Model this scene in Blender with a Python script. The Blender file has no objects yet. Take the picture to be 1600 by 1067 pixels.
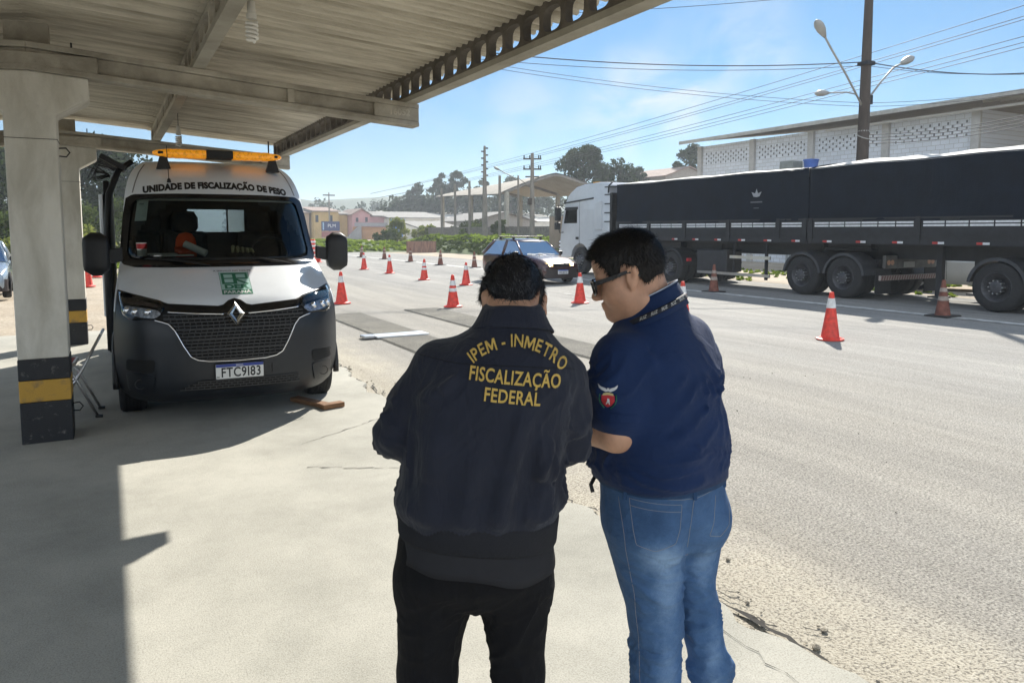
import bpy, bmesh, math, random
import numpy as np
from mathutils import Vector, Matrix
from mathutils.bvhtree import BVHTree
from math import sin, cos, pi, radians, sqrt
S = bpy.context.scene; COL = S.collection
rnd = random.Random(7)
# ---------------------------------------------------------------- camera, sky, sun, exposure
cam = bpy.data.cameras.new('camera'); cam_o = bpy.data.objects.new('camera', cam); COL.objects.link(cam_o)
cam_o.location = (0, 0, 1.72); cam_o.rotation_euler = (radians(90 - 5.25), 0, radians(-28.49))
cam.sensor_width = 36; cam.lens = 36 * 1165 / 1600; cam.shift_y = -66.5 / 1600; cam.clip_end = 8000; cam.clip_start = .05
S.camera = cam_o
SUN = Vector((.556, .572, .603)).normalized(); EL = math.asin(SUN.z); AZ = math.atan2(SUN.x, SUN.y)
W = bpy.data.worlds.new('World'); S.world = W; W.use_nodes = True
nt = W.node_tree; nt.nodes.clear()
def N(t, ty, **kw):
    n = t.nodes.new(ty)
    for k, v in kw.items():
        if k.startswith('i_'):
            key = k[2:]; n.inputs[int(key) if key.isdigit() else key.replace('_', ' ')].default_value = v
        else: setattr(n, k, v)
    return n
sky = N(nt, 'ShaderNodeTexSky', sky_type='NISHITA', sun_disc=False, sun_elevation=EL, sun_rotation=AZ, air_density=1.0, dust_density=.3, ozone_density=3.0)
tc = N(nt, 'ShaderNodeTexCoord'); L = nt.links.new
tn = N(nt, 'ShaderNodeMix', data_type='RGBA', blend_type='MULTIPLY'); tn.inputs['Factor'].default_value = 1; tn.inputs['B'].default_value = (.175, .47, .66, 1); L(sky.outputs[0], tn.inputs['A'])
mp = N(nt, 'ShaderNodeMapping'); mp.inputs['Scale'].default_value = (1, 1, 1.9); L(tc.outputs['Generated'], mp.inputs[0])
nz = N(nt, 'ShaderNodeTexNoise', i_Scale=7.0, i_Detail=10, i_Roughness=.58, i_Distortion=.6); L(mp.outputs[0], nz.inputs[0])
nz2 = N(nt, 'ShaderNodeTexNoise', i_Scale=2.0, i_Detail=6, i_Roughness=.55); L(mp.outputs[0], nz2.inputs[0])
def vm(t, a, b, op='MULTIPLY', clamp=True):
    n = N(nt, 'ShaderNodeMath', operation=op, use_clamp=clamp)
    for i, q in enumerate((a, b)):
        if isinstance(q, (int, float)): n.inputs[i].default_value = q
        else: L(q, n.inputs[i])
    return n.outputs[0]
def toward(d, c0, c1):
    dt = N(nt, 'ShaderNodeVectorMath', operation='DOT_PRODUCT'); nn = N(nt, 'ShaderNodeVectorMath', operation='NORMALIZE'); L(tc.outputs['Generated'], nn.inputs[0]); L(nn.outputs[0], dt.inputs[0]); dt.inputs[1].default_value = d
    mr = N(nt, 'ShaderNodeMapRange', interpolation_type='SMOOTHSTEP'); mr.inputs['From Min'].default_value = c0; mr.inputs['From Max'].default_value = c1; L(dt.outputs['Value'], mr.inputs['Value']); return mr.outputs[0]
rp = N(nt, 'ShaderNodeValToRGB'); rp.color_ramp.elements[0].position = .40; rp.color_ramp.elements[1].position = .64; L(nz.outputs[0], rp.inputs[0])
fac = None     # soft clouds in the few parts of the sky where they drift
for d, c0, c1, w in [((0.6763, 0.6974, 0.2372), .9945, .9999, 0.40), ((0.6085, 0.7774, 0.1592), .9955, .9999, 0.8), ((0.4977, 0.8557, 0.1413), 0.9965, 0.9998, 0.35), ((0.8357, 0.5374, 0.1135), .992, .9995, 0.18), ((0.3376, 0.9368, 0.0914), .985, .999, 0.12), ((0.7136, 0.6835, 0.1539), .993, .9995, 0.15)]:
    q = vm(0, vm(0, toward(d, c0, c1), rp.outputs[0]), w); fac = q if fac is None else vm(0, fac, q, 'ADD')
rb = N(nt, 'ShaderNodeValToRGB'); rb.color_ramp.elements[0].position = .30; rb.color_ramp.elements[1].position = .55; L(nz2.outputs[0], rb.inputs[0])
bank = vm(0, toward((-.46, -.85, .25), .05, .75), vm(0, vm(0, rb.outputs[0], .5), .45, 'ADD'))     # unseen cloud bank opposite the sun, added bright to fill the shade
m1 = N(nt, 'ShaderNodeMix', data_type='RGBA'); m1.inputs['B'].default_value = (6.2, 6.3, 6.4, 1); L(fac, m1.inputs['Factor']); L(tn.outputs['Result'], m1.inputs['A'])
m2 = N(nt, 'ShaderNodeMix', data_type='RGBA'); m2.inputs['B'].default_value = (11.0, 12.2, 13.6, 1); L(bank, m2.inputs['Factor']); L(m1.outputs['Result'], m2.inputs['A'])
bg = N(nt, 'ShaderNodeBackground', i_Strength=.05); wo = N(nt, 'ShaderNodeOutputWorld'); L(m2.outputs['Result'], bg.inputs[0]); L(bg.outputs[0], wo.inputs[0])
sl = bpy.data.lights.new('sun', 'SUN'); sl.energy = 3.5; sl.angle = radians(.5); sl.color = (1, .95, .86)
so = bpy.data.objects.new('sun', sl); COL.objects.link(so); so.rotation_euler = (-SUN).to_track_quat('-Z', 'Y').to_euler()
V = S.view_settings; V.view_transform = 'Standard'; V.look = 'None'; V.gamma = 1; V.exposure = 1.5
cy = S.cycles; cy.use_denoising = True; cy.max_bounces = 9; cy.diffuse_bounces = 5; cy.glossy_bounces = 3; cy.transparent_max_bounces = 12
cy.volume_bounces = 0; cy.caustics_reflective = False; cy.caustics_refractive = False; cy.sample_clamp_indirect = 6
try: cy.denoiser = 'OPENIMAGEDENOISE'; cy.denoising_prefilter = 'ACCURATE'; cy.use_adaptive_sampling = True; cy.adaptive_threshold = .015
except Exception: pass
# ---------------------------------------------------------------- materials
def mat(name, col, rough=.6, metal=0., var=.12, scale=4., bump=0., bscale=120., spec=.5, col2=None, t=(.35, .65), coat=0., stretch=None, sheen=0., detail=6, dist=.3, bscale2=None, bump2=None):
    """Principled surface; col varies by noise between col*(1-var)..col*(1+var), or toward col2"""
    m = bpy.data.materials.new(name); m.use_nodes = True; T = m.node_tree; b = T.nodes['Principled BSDF']; K = T.links.new
    b.inputs['Roughness'].default_value = rough; b.inputs['Metallic'].default_value = metal; b.inputs['Specular IOR Level'].default_value = spec
    b.inputs['Coat Weight'].default_value = coat; b.inputs['Coat Roughness'].default_value = .06
    if sheen: b.inputs['Sheen Weight'].default_value = sheen; b.inputs['Sheen Roughness'].default_value = .5
    c = N(T, 'ShaderNodeTexCoord'); src = c.outputs['Object']
    if stretch:
        mp = N(T, 'ShaderNodeMapping'); mp.inputs['Scale'].default_value = stretch; K(src, mp.inputs[0]); src = mp.outputs[0]
    if var or col2:
        n = N(T, 'ShaderNodeTexNoise', i_Scale=scale, i_Detail=detail, i_Roughness=.62, i_Distortion=dist); K(src, n.inputs[0])
        r = N(T, 'ShaderNodeValToRGB'); e = r.color_ramp.elements; e[0].position, e[1].position = t
        a = [max(0, x * (1 - var)) for x in col]; d = [x * (1 + var) for x in col] if col2 is None else list(col2)
        e[0].color = (*a, 1); e[1].color = (*d, 1)
        K(n.outputs[0], r.inputs[0]); K(r.outputs[0], b.inputs['Base Color'])
    else: b.inputs['Base Color'].default_value = (*col, 1)
    if bump:
        n2 = N(T, 'ShaderNodeTexNoise', i_Scale=bscale, i_Detail=4, i_Roughness=.6); K(c.outputs['Object'] if not bscale2 else src, n2.inputs[0])
        bp = N(T, 'ShaderNodeBump', i_Strength=min(1, bump), i_Distance=.02 if bump < 1 else .02 * bump); K(n2.outputs[0], bp.inputs['Height']); K(bp.outputs[0], b.inputs['Normal'])
        if bump2:      # broader wrinkles or dents under the fine grain
            m3 = N(T, 'ShaderNodeMapping'); m3.inputs['Scale'].default_value = bump2[2]; m3.inputs['Rotation'].default_value = (0, bump2[3], 0); K(c.outputs['Object'], m3.inputs[0]); n4 = N(T, 'ShaderNodeTexNoise', i_Scale=bump2[0], i_Detail=5, i_Roughness=.5, i_Distortion=1.2); K(m3.outputs[0], n4.inputs[0]); b2 = N(T, 'ShaderNodeBump', i_Strength=bump2[1], i_Distance=.03); K(n4.outputs[0], b2.inputs['Height']); K(b2.outputs[0], bp.inputs['Normal'])
    return m
def glass(name, tint=(.85, .9, .88), refl=.5, rough=.02, dark=0.):
    m = bpy.data.materials.new(name); m.use_nodes = True; T = m.node_tree; T.nodes.clear(); K = T.links.new
    tr = N(T, 'ShaderNodeBsdfTransparent', i_Color=(*tint, 1)); gl = N(T, 'ShaderNodeBsdfGlossy', i_Roughness=rough)
    lw = N(T, 'ShaderNodeFresnel', i_IOR=1.45); ml = N(T, 'ShaderNodeMath', operation='MULTIPLY'); ml.inputs[1].default_value = refl * 2
    mi = N(T, 'ShaderNodeMixShader'); o = N(T, 'ShaderNodeOutputMaterial')
    K(lw.outputs[0], ml.inputs[0]); K(ml.outputs[0], mi.inputs[0]); K(tr.outputs[0], mi.inputs[1]); K(gl.outputs[0], mi.inputs[2]); K(mi.outputs[0], o.inputs[0])
    return m
def emis(name, col, s):
    m = mat(name, col, .4, var=0); b = m.node_tree.nodes['Principled BSDF']
    b.inputs['Emission Color'].default_value = (*col, 1); b.inputs['Emission Strength'].default_value = s; return m
# ---------------------------------------------------------------- mesh builder
class MB:
    def __init__(s): s.v = []; s.f = []; s.mi = []; s.cur = 0
    def add(s, vs, fs, M=None):
        o = len(s.v)
        for p in vs: s.v.append(tuple(M @ Vector(p)) if M is not None else tuple(p))
        for f in fs: s.f.append(tuple(i + o for i in f)); s.mi.append(s.cur)
        return s
    def box(s, c, d, r=(0, 0, 0), M=None):
        from mathutils import Euler
        R = Euler(r).to_matrix(); vs = []
        for x in (-.5, .5):
            for y in (-.5, .5):
                for z in (-.5, .5): vs.append(Vector(c) + R @ Vector((x * d[0], y * d[1], z * d[2])))
        return s.add(vs, [(0, 1, 3, 2), (4, 6, 7, 5), (0, 4, 5, 1), (2, 3, 7, 6), (0, 2, 6, 4), (1, 5, 7, 3)], M)
    def b2(s, a, b, M=None): return s.box([(a[i] + b[i]) / 2 for i in range(3)], [abs(b[i] - a[i]) for i in range(3)], M=M)
    def cyl(s, a, b, r0, r1=None, n=16, cap=True):
        r1 = r0 if r1 is None else r1
        a, b = Vector(a), Vector(b); d = (b - a).normalized(); u = d.orthogonal().normalized(); w = d.cross(u)
        vs = []
        for p, r in ((a, r0), (b, r1)):
            for i in range(n): t = 2 * pi * i / n; vs.append(p + u * (r * cos(t)) + w * (r * sin(t)))
        fs = [(i, (i + 1) % n, n + (i + 1) % n, n + i) for i in range(n)]
        if cap: fs += [tuple(range(n - 1, -1, -1)), tuple(range(n, 2 * n))]
        return s.add(vs, fs)
    def tube(s, pts, r, n=8, cap=True, closed=False):
        P = [Vector(p) for p in pts]; m = len(P); rings = []; u = None
        rr = r if isinstance(r, (list, tuple)) else [r] * m
        for i in range(m):
            if closed: d = P[(i + 1) % m] - P[i - 1]
            else: d = P[min(i + 1, m - 1)] - P[max(i - 1, 0)]
            d.normalize()
            if u is None: u = d.orthogonal().normalized()
            else:
                u = u - d * u.dot(d); u.normalize()
            w = d.cross(u); rings.append([P[i] + u * (rr[i] * cos(2 * pi * k / n)) + w * (rr[i] * sin(2 * pi * k / n)) for k in range(n)])
        return s.loft(rings, cap=cap and not closed, ring_closed=closed)
    def loft(s, rings, cap=True, ring_closed=False, closed=True):
        n = len(rings[0]); m = len(rings); vs = [p for r in rings for p in r]; fs = []
        for j in range(m if ring_closed else m - 1):
            j2 = (j + 1) % m
            for i in range(n if closed else n - 1):
                i2 = (i + 1) % n; fs.append((j * n + i, j * n + i2, j2 * n + i2, j2 * n + i))
        if cap: fs += [tuple(range(n - 1, -1, -1)), tuple(range((m - 1) * n, m * n))]
        return s.add(vs, fs)
    def lathe(s, prof, c=(0, 0, 0), ax='z', n=24, cap=True):
        rings = []
        for r, h in prof:
            ring = []
            for i in range(n):
                t = 2 * pi * i / n; a, b = r * cos(t), r * sin(t)
                q = {'z': (a, b, h), 'x': (h, a, b), 'y': (b, h, a)}[ax]; ring.append((c[0] + q[0], c[1] + q[1], c[2] + q[2]))
            rings.append(ring)
        return s.loft(rings, cap=cap)
    def prism(s, out, a0, a1, ax='y', M=None):
        """outline (2-D) extruded along ax from a0 to a1"""
        def q(p, a): return {'x': (a, p[0], p[1]), 'y': (p[0], a, p[1]), 'z': (p[0], p[1], a)}[ax]
        n = len(out); vs = [q(p, a0) for p in out] + [q(p, a1) for p in out]
        fs = [(i, (i + 1) % n, n + (i + 1) % n, n + i) for i in range(n)] + [tuple(range(n - 1, -1, -1)), tuple(range(n, 2 * n))]
        return s.add(vs, fs, M)
    def xf(s, M):
        s.v = [tuple(M @ Vector(p)) for p in s.v]; return s
def obj(name, mb, m, parent=None, smooth=False, bevel=0, angle=35, sub=0, fixn=True):
    me = bpy.data.meshes.new(name)
    if isinstance(mb, MB):
        me.from_pydata([tuple(p) for p in mb.v], [], mb.f)
        if any(mb.mi): me.polygons.foreach_set('material_index', mb.mi)
    else: me = mb; me.name = name
    for x in (m if isinstance(m, (list, tuple)) else [m]): me.materials.append(x)
    if fixn and isinstance(mb, MB):
        bm = bmesh.new(); bm.from_mesh(me); bmesh.ops.recalc_face_normals(bm, faces=bm.faces); bm.to_mesh(me); bm.free()
    if smooth:
        me.polygons.foreach_set('use_smooth', [True] * len(me.polygons))
        if smooth != 'all': me.set_sharp_from_angle(angle=radians(angle))
    o = bpy.data.objects.new(name, me); COL.objects.link(o)
    if parent is not None: o.parent = parent
    if bevel:
        b = o.modifiers.new('bevel', 'BEVEL'); b.width = bevel; b.segments = 2; b.limit_method = 'ANGLE'; b.angle_limit = radians(40)
    if sub:
        b = o.modifiers.new('sub', 'SUBSURF'); b.levels = b.render_levels = sub
    return o
def tag(o, label=None, cat=None, group=None, kind=None):
    if label: o['label'] = label
    if cat: o['category'] = cat
    if group: o['group'] = group
    if kind: o['kind'] = kind
    return o
def thing(name, label, cat, loc=(0, 0, 0), rz=0, group=None):
    o = bpy.data.objects.new(name, None); COL.objects.link(o); o.empty_display_size = .2
    o.location = loc; o.rotation_euler = (0, 0, rz); return tag(o, label, cat, group)
def dup(r, loc=None, rz=None, label=None, parent=None, par=True):
    c = r.copy(); COL.objects.link(c); c.parent = parent
    if loc is not None: c.location = loc
    if rz is not None: c.rotation_euler = (0, 0, rz)
    if label: c['label'] = label
    for ch in [o for o in r.children]: dup(ch, parent=c)
    return c
def struct(name, mb, m, **k): return tag(obj(name, mb, m, **k), kind='structure')
_fonts = {}
def text_mesh(txt, size=1., bold=0., depth=0., align='CENTER', spacing=1., res=4):
    if 'Ã' in txt:      # the tilde is set over a plain A
        i = txt.index('Ã'); vs, fs = text_mesh(txt.replace('Ã', 'A'), size, bold, 0, 'LEFT', spacing, res)
        wa = max(v[0] for v in text_mesh(txt[:i].replace('Ã', 'A') + 'A', size, bold, 0, 'LEFT', spacing, res)[0]); w = max(v[0] for v in vs)
        v2, f2 = text_mesh('~', size * .72, bold, 0, 'CENTER', 1, res); o = len(vs)
        cy_ = sum(v[1] for v in v2) / len(v2); top = max(v[1] for v in vs)
        vs = [(a - w / 2, b) for a, b in vs] + [(a + wa - size * .36 - w / 2, b - cy_ + top + size * .11) for a, b in v2]
        return vs, list(fs) + [[k + o for k in f] for f in f2]
    """writing as mesh data: list of verts (2-D) and faces, centred"""
    cu = bpy.data.curves.new('t', 'FONT'); cu.body = txt; cu.size = size; cu.align_x = align; cu.align_y = 'CENTER'; cu.offset = bold; cu.space_character = spacing
    cu.resolution_u = res; cu.fill_mode = 'FRONT'
    o = bpy.data.objects.new('t', cu); COL.objects.link(o); dg = bpy.context.evaluated_depsgraph_get(); dg.update()
    me = bpy.data.meshes.new_from_object(o.evaluated_get(dg)); bpy.data.objects.remove(o); bpy.data.curves.remove(cu)
    bm = bmesh.new(); bm.from_mesh(me); bmesh.ops.triangulate(bm, faces=bm.faces[:])
    for _ in range(1): bmesh.ops.subdivide_edges(bm, edges=[e for e in bm.edges if e.calc_length() > size * .25], cuts=2)
    bmesh.ops.triangulate(bm, faces=bm.faces[:])
    bm.verts.ensure_lookup_table(); vs = [(v.co.x, v.co.y) for v in bm.verts]; fs = [[v.index for v in f.verts] for f in bm.faces]
    bm.free(); bpy.data.meshes.remove(me); return vs, fs
def lerp(a, b, t): return a + (b - a) * t
def interp(x, xs, ys): return float(np.interp(x, xs, ys))
# shared materials
M_ = {}
M_['black'] = mat('black_plastic', (.012, .012, .013), .5, var=.2, scale=9, bump=.1)
M_['rubber'] = mat('tyre_rubber', (.018, .018, .019), .85, var=.3, scale=14, bump=.3, bscale=60)
M_['dark'] = mat('dark_frame', (.012, .013, .016), .6, var=.3, scale=5)
M_['steel'] = mat('galvanised_steel', (.42, .43, .44), .4, 1, var=.15, scale=12)
M_['chrome'] = mat('chrome', (.75, .76, .78), .12, 1, var=0)
M_['alu'] = mat('brushed_aluminium', (.6, .6, .6), .3, 1, var=.1)
M_['white'] = mat('white_paint', (.78, .78, .76), .5, var=.05)
M_['glass'] = glass('window_glass')
# ---------------------------------------------------------------- setting: ground, apron, road, markings
def grid(x0, x1, y0, y1, nx, ny, zf):
    mb = MB(); vs = [(lerp(x0, x1, i / nx), lerp(y0, y1, j / ny), 0) for j in range(ny + 1) for i in range(nx + 1)]
    vs = [(x, y, zf(x, y)) for x, y, _ in vs]
    return mb.add(vs, [(j * (nx + 1) + i, j * (nx + 1) + i + 1, (j + 1) * (nx + 1) + i + 1, (j + 1) * (nx + 1) + i) for j in range(ny) for i in range(nx)])
def ground_mat(name, ca, cb, cdark, clight, big=.25, fine=55., bump=.6, streak=None, speck=.5, lane=None, sand=None):
    m = bpy.data.materials.new(name); m.use_nodes = True; T = m.node_tree; b = T.nodes['Principled BSDF']; K = T.links.new
    b.inputs['Roughness'].default_value = .9; b.inputs['Specular IOR Level'].default_value = .25
    c = N(T, 'ShaderNodeTexCoord'); src = c.outputs['Object']
    mp = N(T, 'ShaderNodeMapping'); mp.inputs['Scale'].default_value = streak or (1, 1, 1); K(src, mp.inputs[0])
    n1 = N(T, 'ShaderNodeTexNoise', i_Scale=big, i_Detail=8, i_Roughness=.6, i_Distortion=.4); K(mp.outputs[0], n1.inputs[0])
    r1 = N(T, 'ShaderNodeValToRGB'); e = r1.color_ramp.elements; e[0].position, e[1].position = .36, .62; e[0].color = (*ca, 1); e[1].color = (*cb, 1); K(n1.outputs[0], r1.inputs[0])
    base = r1.outputs[0]
    if lane:      # traffic-polished lane: paler, greyer tarmac across x, with a ragged change-over
        x0, x1, la, lb_ = lane; sx = N(T, 'ShaderNodeSeparateXYZ'); K(src, sx.inputs[0]); nq = N(T, 'ShaderNodeTexNoise', i_Scale=.8, i_Detail=6); K(mp.outputs[0], nq.inputs[0])
        ma = N(T, 'ShaderNodeMath', operation='MULTIPLY_ADD'); ma.inputs[1].default_value = 3.4; K(nq.outputs[0], ma.inputs[0]); K(sx.outputs[0], ma.inputs[2])
        mr = N(T, 'ShaderNodeMapRange', interpolation_type='SMOOTHSTEP'); mr.inputs['From Min'].default_value = x0 + 1.7; mr.inputs['From Max'].default_value = x1 + 1.7; K(ma.outputs[0], mr.inputs['Value'])
        rl = N(T, 'ShaderNodeValToRGB'); e = rl.color_ramp.elements; e[0].position, e[1].position = .36, .62; e[0].color = (*la, 1); e[1].color = (*lb_, 1); K(n1.outputs[0], rl.inputs[0])
        ml = N(T, 'ShaderNodeMix', data_type='RGBA'); K(mr.outputs[0], ml.inputs['Factor']); K(r1.outputs[0], ml.inputs['A']); K(rl.outputs[0], ml.inputs['B']); base = ml.outputs['Result']
    if sand:      # dust swept against the broken edge of the apron
        nd = N(T, 'ShaderNodeTexNoise', i_Scale=1.6, i_Detail=8, i_Roughness=.65); K(src, nd.inputs[0]); md = N(T, 'ShaderNodeMath', operation='MULTIPLY_ADD'); md.inputs[1].default_value = -1.5; K(nd.outputs[0], md.inputs[0]); K(sx.outputs[0], md.inputs[2])
        mr2 = N(T, 'ShaderNodeMapRange', interpolation_type='SMOOTHSTEP'); mr2.inputs['From Min'].default_value = sand[1] - .75; mr2.inputs['From Max'].default_value = sand[0] - .75; K(md.outputs[0], mr2.inputs['Value'])
        ms = N(T, 'ShaderNodeMix', data_type='RGBA'); K(mr2.outputs[0], ms.inputs['Factor']); K(base, ms.inputs['A']); ms.inputs['B'].default_value = (.45, .41, .33, 1); base = ms.outputs['Result']
    n2 = N(T, 'ShaderNodeTexNoise', i_Scale=fine, i_Detail=3, i_Roughness=.7); K(src, n2.inputs[0])
    r2 = N(T, 'ShaderNodeValToRGB'); e = r2.color_ramp.elements; e[0].position, e[1].position = .38, .49; e[0].color = (1, 1, 1, 1); e[1].color = (0, 0, 0, 1); K(n2.outputs[0], r2.inputs[0])
    r3 = N(T, 'ShaderNodeValToRGB'); e = r3.color_ramp.elements; e[0].position, e[1].position = .53, .66; K(n2.outputs[0], r3.inputs[0])
    m1 = N(T, 'ShaderNodeMix', data_type='RGBA'); m1.inputs['B'].default_value = (*cdark, 1)
    f1 = N(T, 'ShaderNodeMath', operation='MULTIPLY'); f1.inputs[1].default_value = speck; K(r2.outputs[0], f1.inputs[0]); K(f1.outputs[0], m1.inputs['Factor']); K(base, m1.inputs['A'])
    m2 = N(T, 'ShaderNodeMix', data_type='RGBA'); m2.inputs['B'].default_value = (*clight, 1)
    f2 = N(T, 'ShaderNodeMath', operation='MULTIPLY'); f2.inputs[1].default_value = speck * .7; K(r3.outputs[0], f2.inputs[0]); K(f2.outputs[0], m2.inputs['Factor']); K(m1.outputs['Result'], m2.inputs['A'])
    # broad stains
    n3 = N(T, 'ShaderNodeTexNoise', i_Scale=1.1, i_Detail=9, i_Roughness=.7, i_Distortion=.15); K(mp.outputs[0] if streak else src, n3.inputs[0])
    r4 = N(T, 'ShaderNodeValToRGB'); e = r4.color_ramp.elements; e[0].position, e[1].position = .3, .6; e[0].color = (.74, .74, .745, 1) if streak else (.74, .745, .74, 1); e[1].color = (1, 1, 1, 1); K(n3.outputs[0], r4.inputs[0])
    m3 = N(T, 'ShaderNodeMix', data_type='RGBA', blend_type='MULTIPLY'); m3.inputs['Factor'].default_value = 1; K(m2.outputs['Result'], m3.inputs['A']); K(r4.outputs[0], m3.inputs['B'])
    K(m3.outputs['Result'], b.inputs['Base Color'])
    bp = N(T, 'ShaderNodeBump', i_Strength=bump, i_Distance=.012); K(n2.outputs[0], bp.inputs['Height']); K(bp.outputs[0], b.inputs['Normal'])
    return m
M_['dirt'] = ground_mat('sandy_dirt', (.36, .29, .21), (.46, .39, .30), (.2, .16, .11), (.55, .5, .42), .12, 20, .5)
M_['road'] = ground_mat('worn_asphalt', (.275, .262, .237), (.345, .322, .278), (.095, .085, .072), (.58, .545, .465), .35, 70, .9, (1.6, .16, 1), .75, (5.5, 10.5, (.25, .247, .237), (.345, .335, .312)), (2.55, 3.5))
M_['lane'] = ground_mat('polished_lane_asphalt', (.30, .295, .28), (.38, .365, .335), (.14, .14, .135), (.52, .505, .47), .4, 60, .5, (1.6, .1, 1), .5)
M_['apron'] = ground_mat('concrete_apron', (.385, .375, .33), (.46, .445, .39), (.25, .24, .205), (.57, .55, .49), .5, 130, .25, None, .5)
M_['grass'] = mat('short_grass', (.10, .16, .025), .8, var=.0, col2=(.24, .30, .05), scale=1.3, bump=1, bscale=22)
M_['paint'] = mat('worn_white_paint', (.33, .325, .305), .7, var=0, col2=(.58, .575, .55), scale=5, t=(.38, .55), detail=9)
M_['tar'] = mat('dark_crack', (.03, .027, .023), .95, var=.3)
struct('ground', grid(-900, 900, -300, 1500, 40, 40, lambda x, y: -.035), M_['dirt'])
# far grass either side of the highway
struct('grass_verge', grid(-260, -7, 30, 420, 40, 40, lambda x, y: -.02 + .035 * max(0, -x - 12) * min(1, max(0, (y - 30) / 60))), M_['grass'])
def edge_x(y): return 2.45 + .05 * sin(y * 2.3) + .04 * sin(y * 7.1 + 1) + .02 * sin(y * 19)
# concrete apron: a slab standing 25 mm above the road, its road edge broken
mb = MB(); top = []; bot = []; lft = []; M_n = 420
for i in range(M_n + 1):
    y = lerp(-12, 14.4, i / M_n); x = edge_x(y) + rnd.uniform(-.008, .008)
    top.append((x, y, .022)); bot.append((x + .015, y, -.03)); lft.append((-30, y, .022))
mb.loft([lft, top, bot], cap=False, closed=False)
struct('apron', mb, M_['apron'])
struct('road', grid(2.2, 19.2, -40, 900, 8, 60, lambda x, y: -.012), M_['road'])
def stripmark(name, segs, w, m=None):
    mb = MB()
    for x, y0, y1 in segs:
        n = max(2, int((y1 - y0) / .5))
        for k in range(1):
            a = [(x - w / 2 + rnd.uniform(-.008, .008), lerp(y0, y1, i / n), -.001) for i in range(n + 1)]
            b = [(x + w / 2 + rnd.uniform(-.008, .008), lerp(y0, y1, i / n), -.001) for i in range(n + 1)]
            mb.loft([a, b], cap=False, closed=False)
    return struct(name, mb, m or M_['paint'])
stripmark('road_edge_line', [(14.75, -30, 400)], .28)
M_['paint2'] = mat('faded_white_paint', (.30, .295, .28), .8, var=0, col2=(.44, .43, .41), scale=6, t=(.42, .6), detail=9)
stripmark('road_lane_line', [(10.95, y, y + 3.2) for y in range(14, 260, 8)], .08, M_['paint2'])
# cracks along the joint between apron and road, and broken lumps lying in it
mb = MB()
def crack(pts, w, z=.0035):
    a = []; b = []
    for i, (x, y) in enumerate(pts):
        t = w * rnd.uniform(.25, 1.2) * (0.25 if i in (0, len(pts) - 1) else 1); a.append((x - t, y + rnd.uniform(-.01, .01), z)); b.append((x + t, y + rnd.uniform(-.01, .01), z))
    mb.loft([a, b], cap=False, closed=False)
def wander(x0, y0, x1, y1, n, j): return [(lerp(x0, x1, i / n) + (rnd.uniform(-j, j) if 0 < i < n else 0), lerp(y0, y1, i / n) + rnd.uniform(-j, j) * .3) for i in range(n + 1)]
y = .6
while y < 10:
    l = rnd.uniform(.18, .7); x = edge_x(y) + rnd.uniform(.02, .09)
    crack(wander(x, y, edge_x(y + l) + rnd.uniform(.02, .1), y + l, 12, .022), rnd.uniform(.005, .017)); y += l + rnd.uniform(.0, .35)
for k in range(14):
    y = rnd.uniform(.8, 8); x = edge_x(y) + rnd.uniform(.05, .25); crack(wander(x, y, x + rnd.uniform(-.1, .1), y + rnd.uniform(.08, .25), 6, .02), rnd.uniform(.003, .009))
struct('road_joint_crack', mb, M_['tar'])
mb = MB()
for k in range(7): crack(wander(3.42 + k * .075, 1.62 - k * .04, 4.35 + k * .05, .85 - k * .05, 14, .008), .006, -.0095)
struct('road_groove', mb, mat('worn_groove', (.15, .13, .105), .95, var=.2))
mb = MB()
crack(wander(2.28, 2.75, 2.15, .9, 26, .02), .0022, .0265); crack(wander(1.2, 5.3, 2.4, 4.6, 24, .03), .0009, .0265); pass
crack(wander(1.3, 5.9, 2.42, 6.6, 20, .03), .0009, .0265)
struct('apron_crack', mb, M_['tar'])
mb = MB()
for k in range(150):
    y = rnd.uniform(.5, 11); x = edge_x(y) + abs(rnd.gauss(.06, .14)) + .015; r = rnd.choice([.003, .004, .005, .007, .010, .016]) * rnd.uniform(.7, 1.2)
    from mathutils import noise
    bm = bmesh.new(); bmesh.ops.create_icosphere(bm, subdivisions=1, radius=r)
    vs = [Vector(v.co) for v in bm.verts]; fs = [[v.index for v in f.verts] for f in bm.faces]; bm.free(); q = rnd.random() * 6
    mb.add([(x + (p.x * cos(q) - p.y * sin(q)) * rnd.uniform(.9, 1.4), y + p.x * sin(q) + p.y * cos(q), p.z * rnd.uniform(.4, .7) + r * .2 - .006) for p in vs], fs)
for k in range(50):
    y = rnd.uniform(.4, 9); x = rnd.uniform(2.6, 7.5); r = rnd.choice([.003, .004, .005, .006])
    mb.box((x, y, r * .3 - .01), (r * 2, r * 1.6, r), (rnd.random(), rnd.random(), rnd.random() * 3))
tag(obj('rubble', mb, mat('crumbled_asphalt', (.24, .215, .17), .95, var=.5, scale=30, bump=.6)), kind='stuff')
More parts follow.
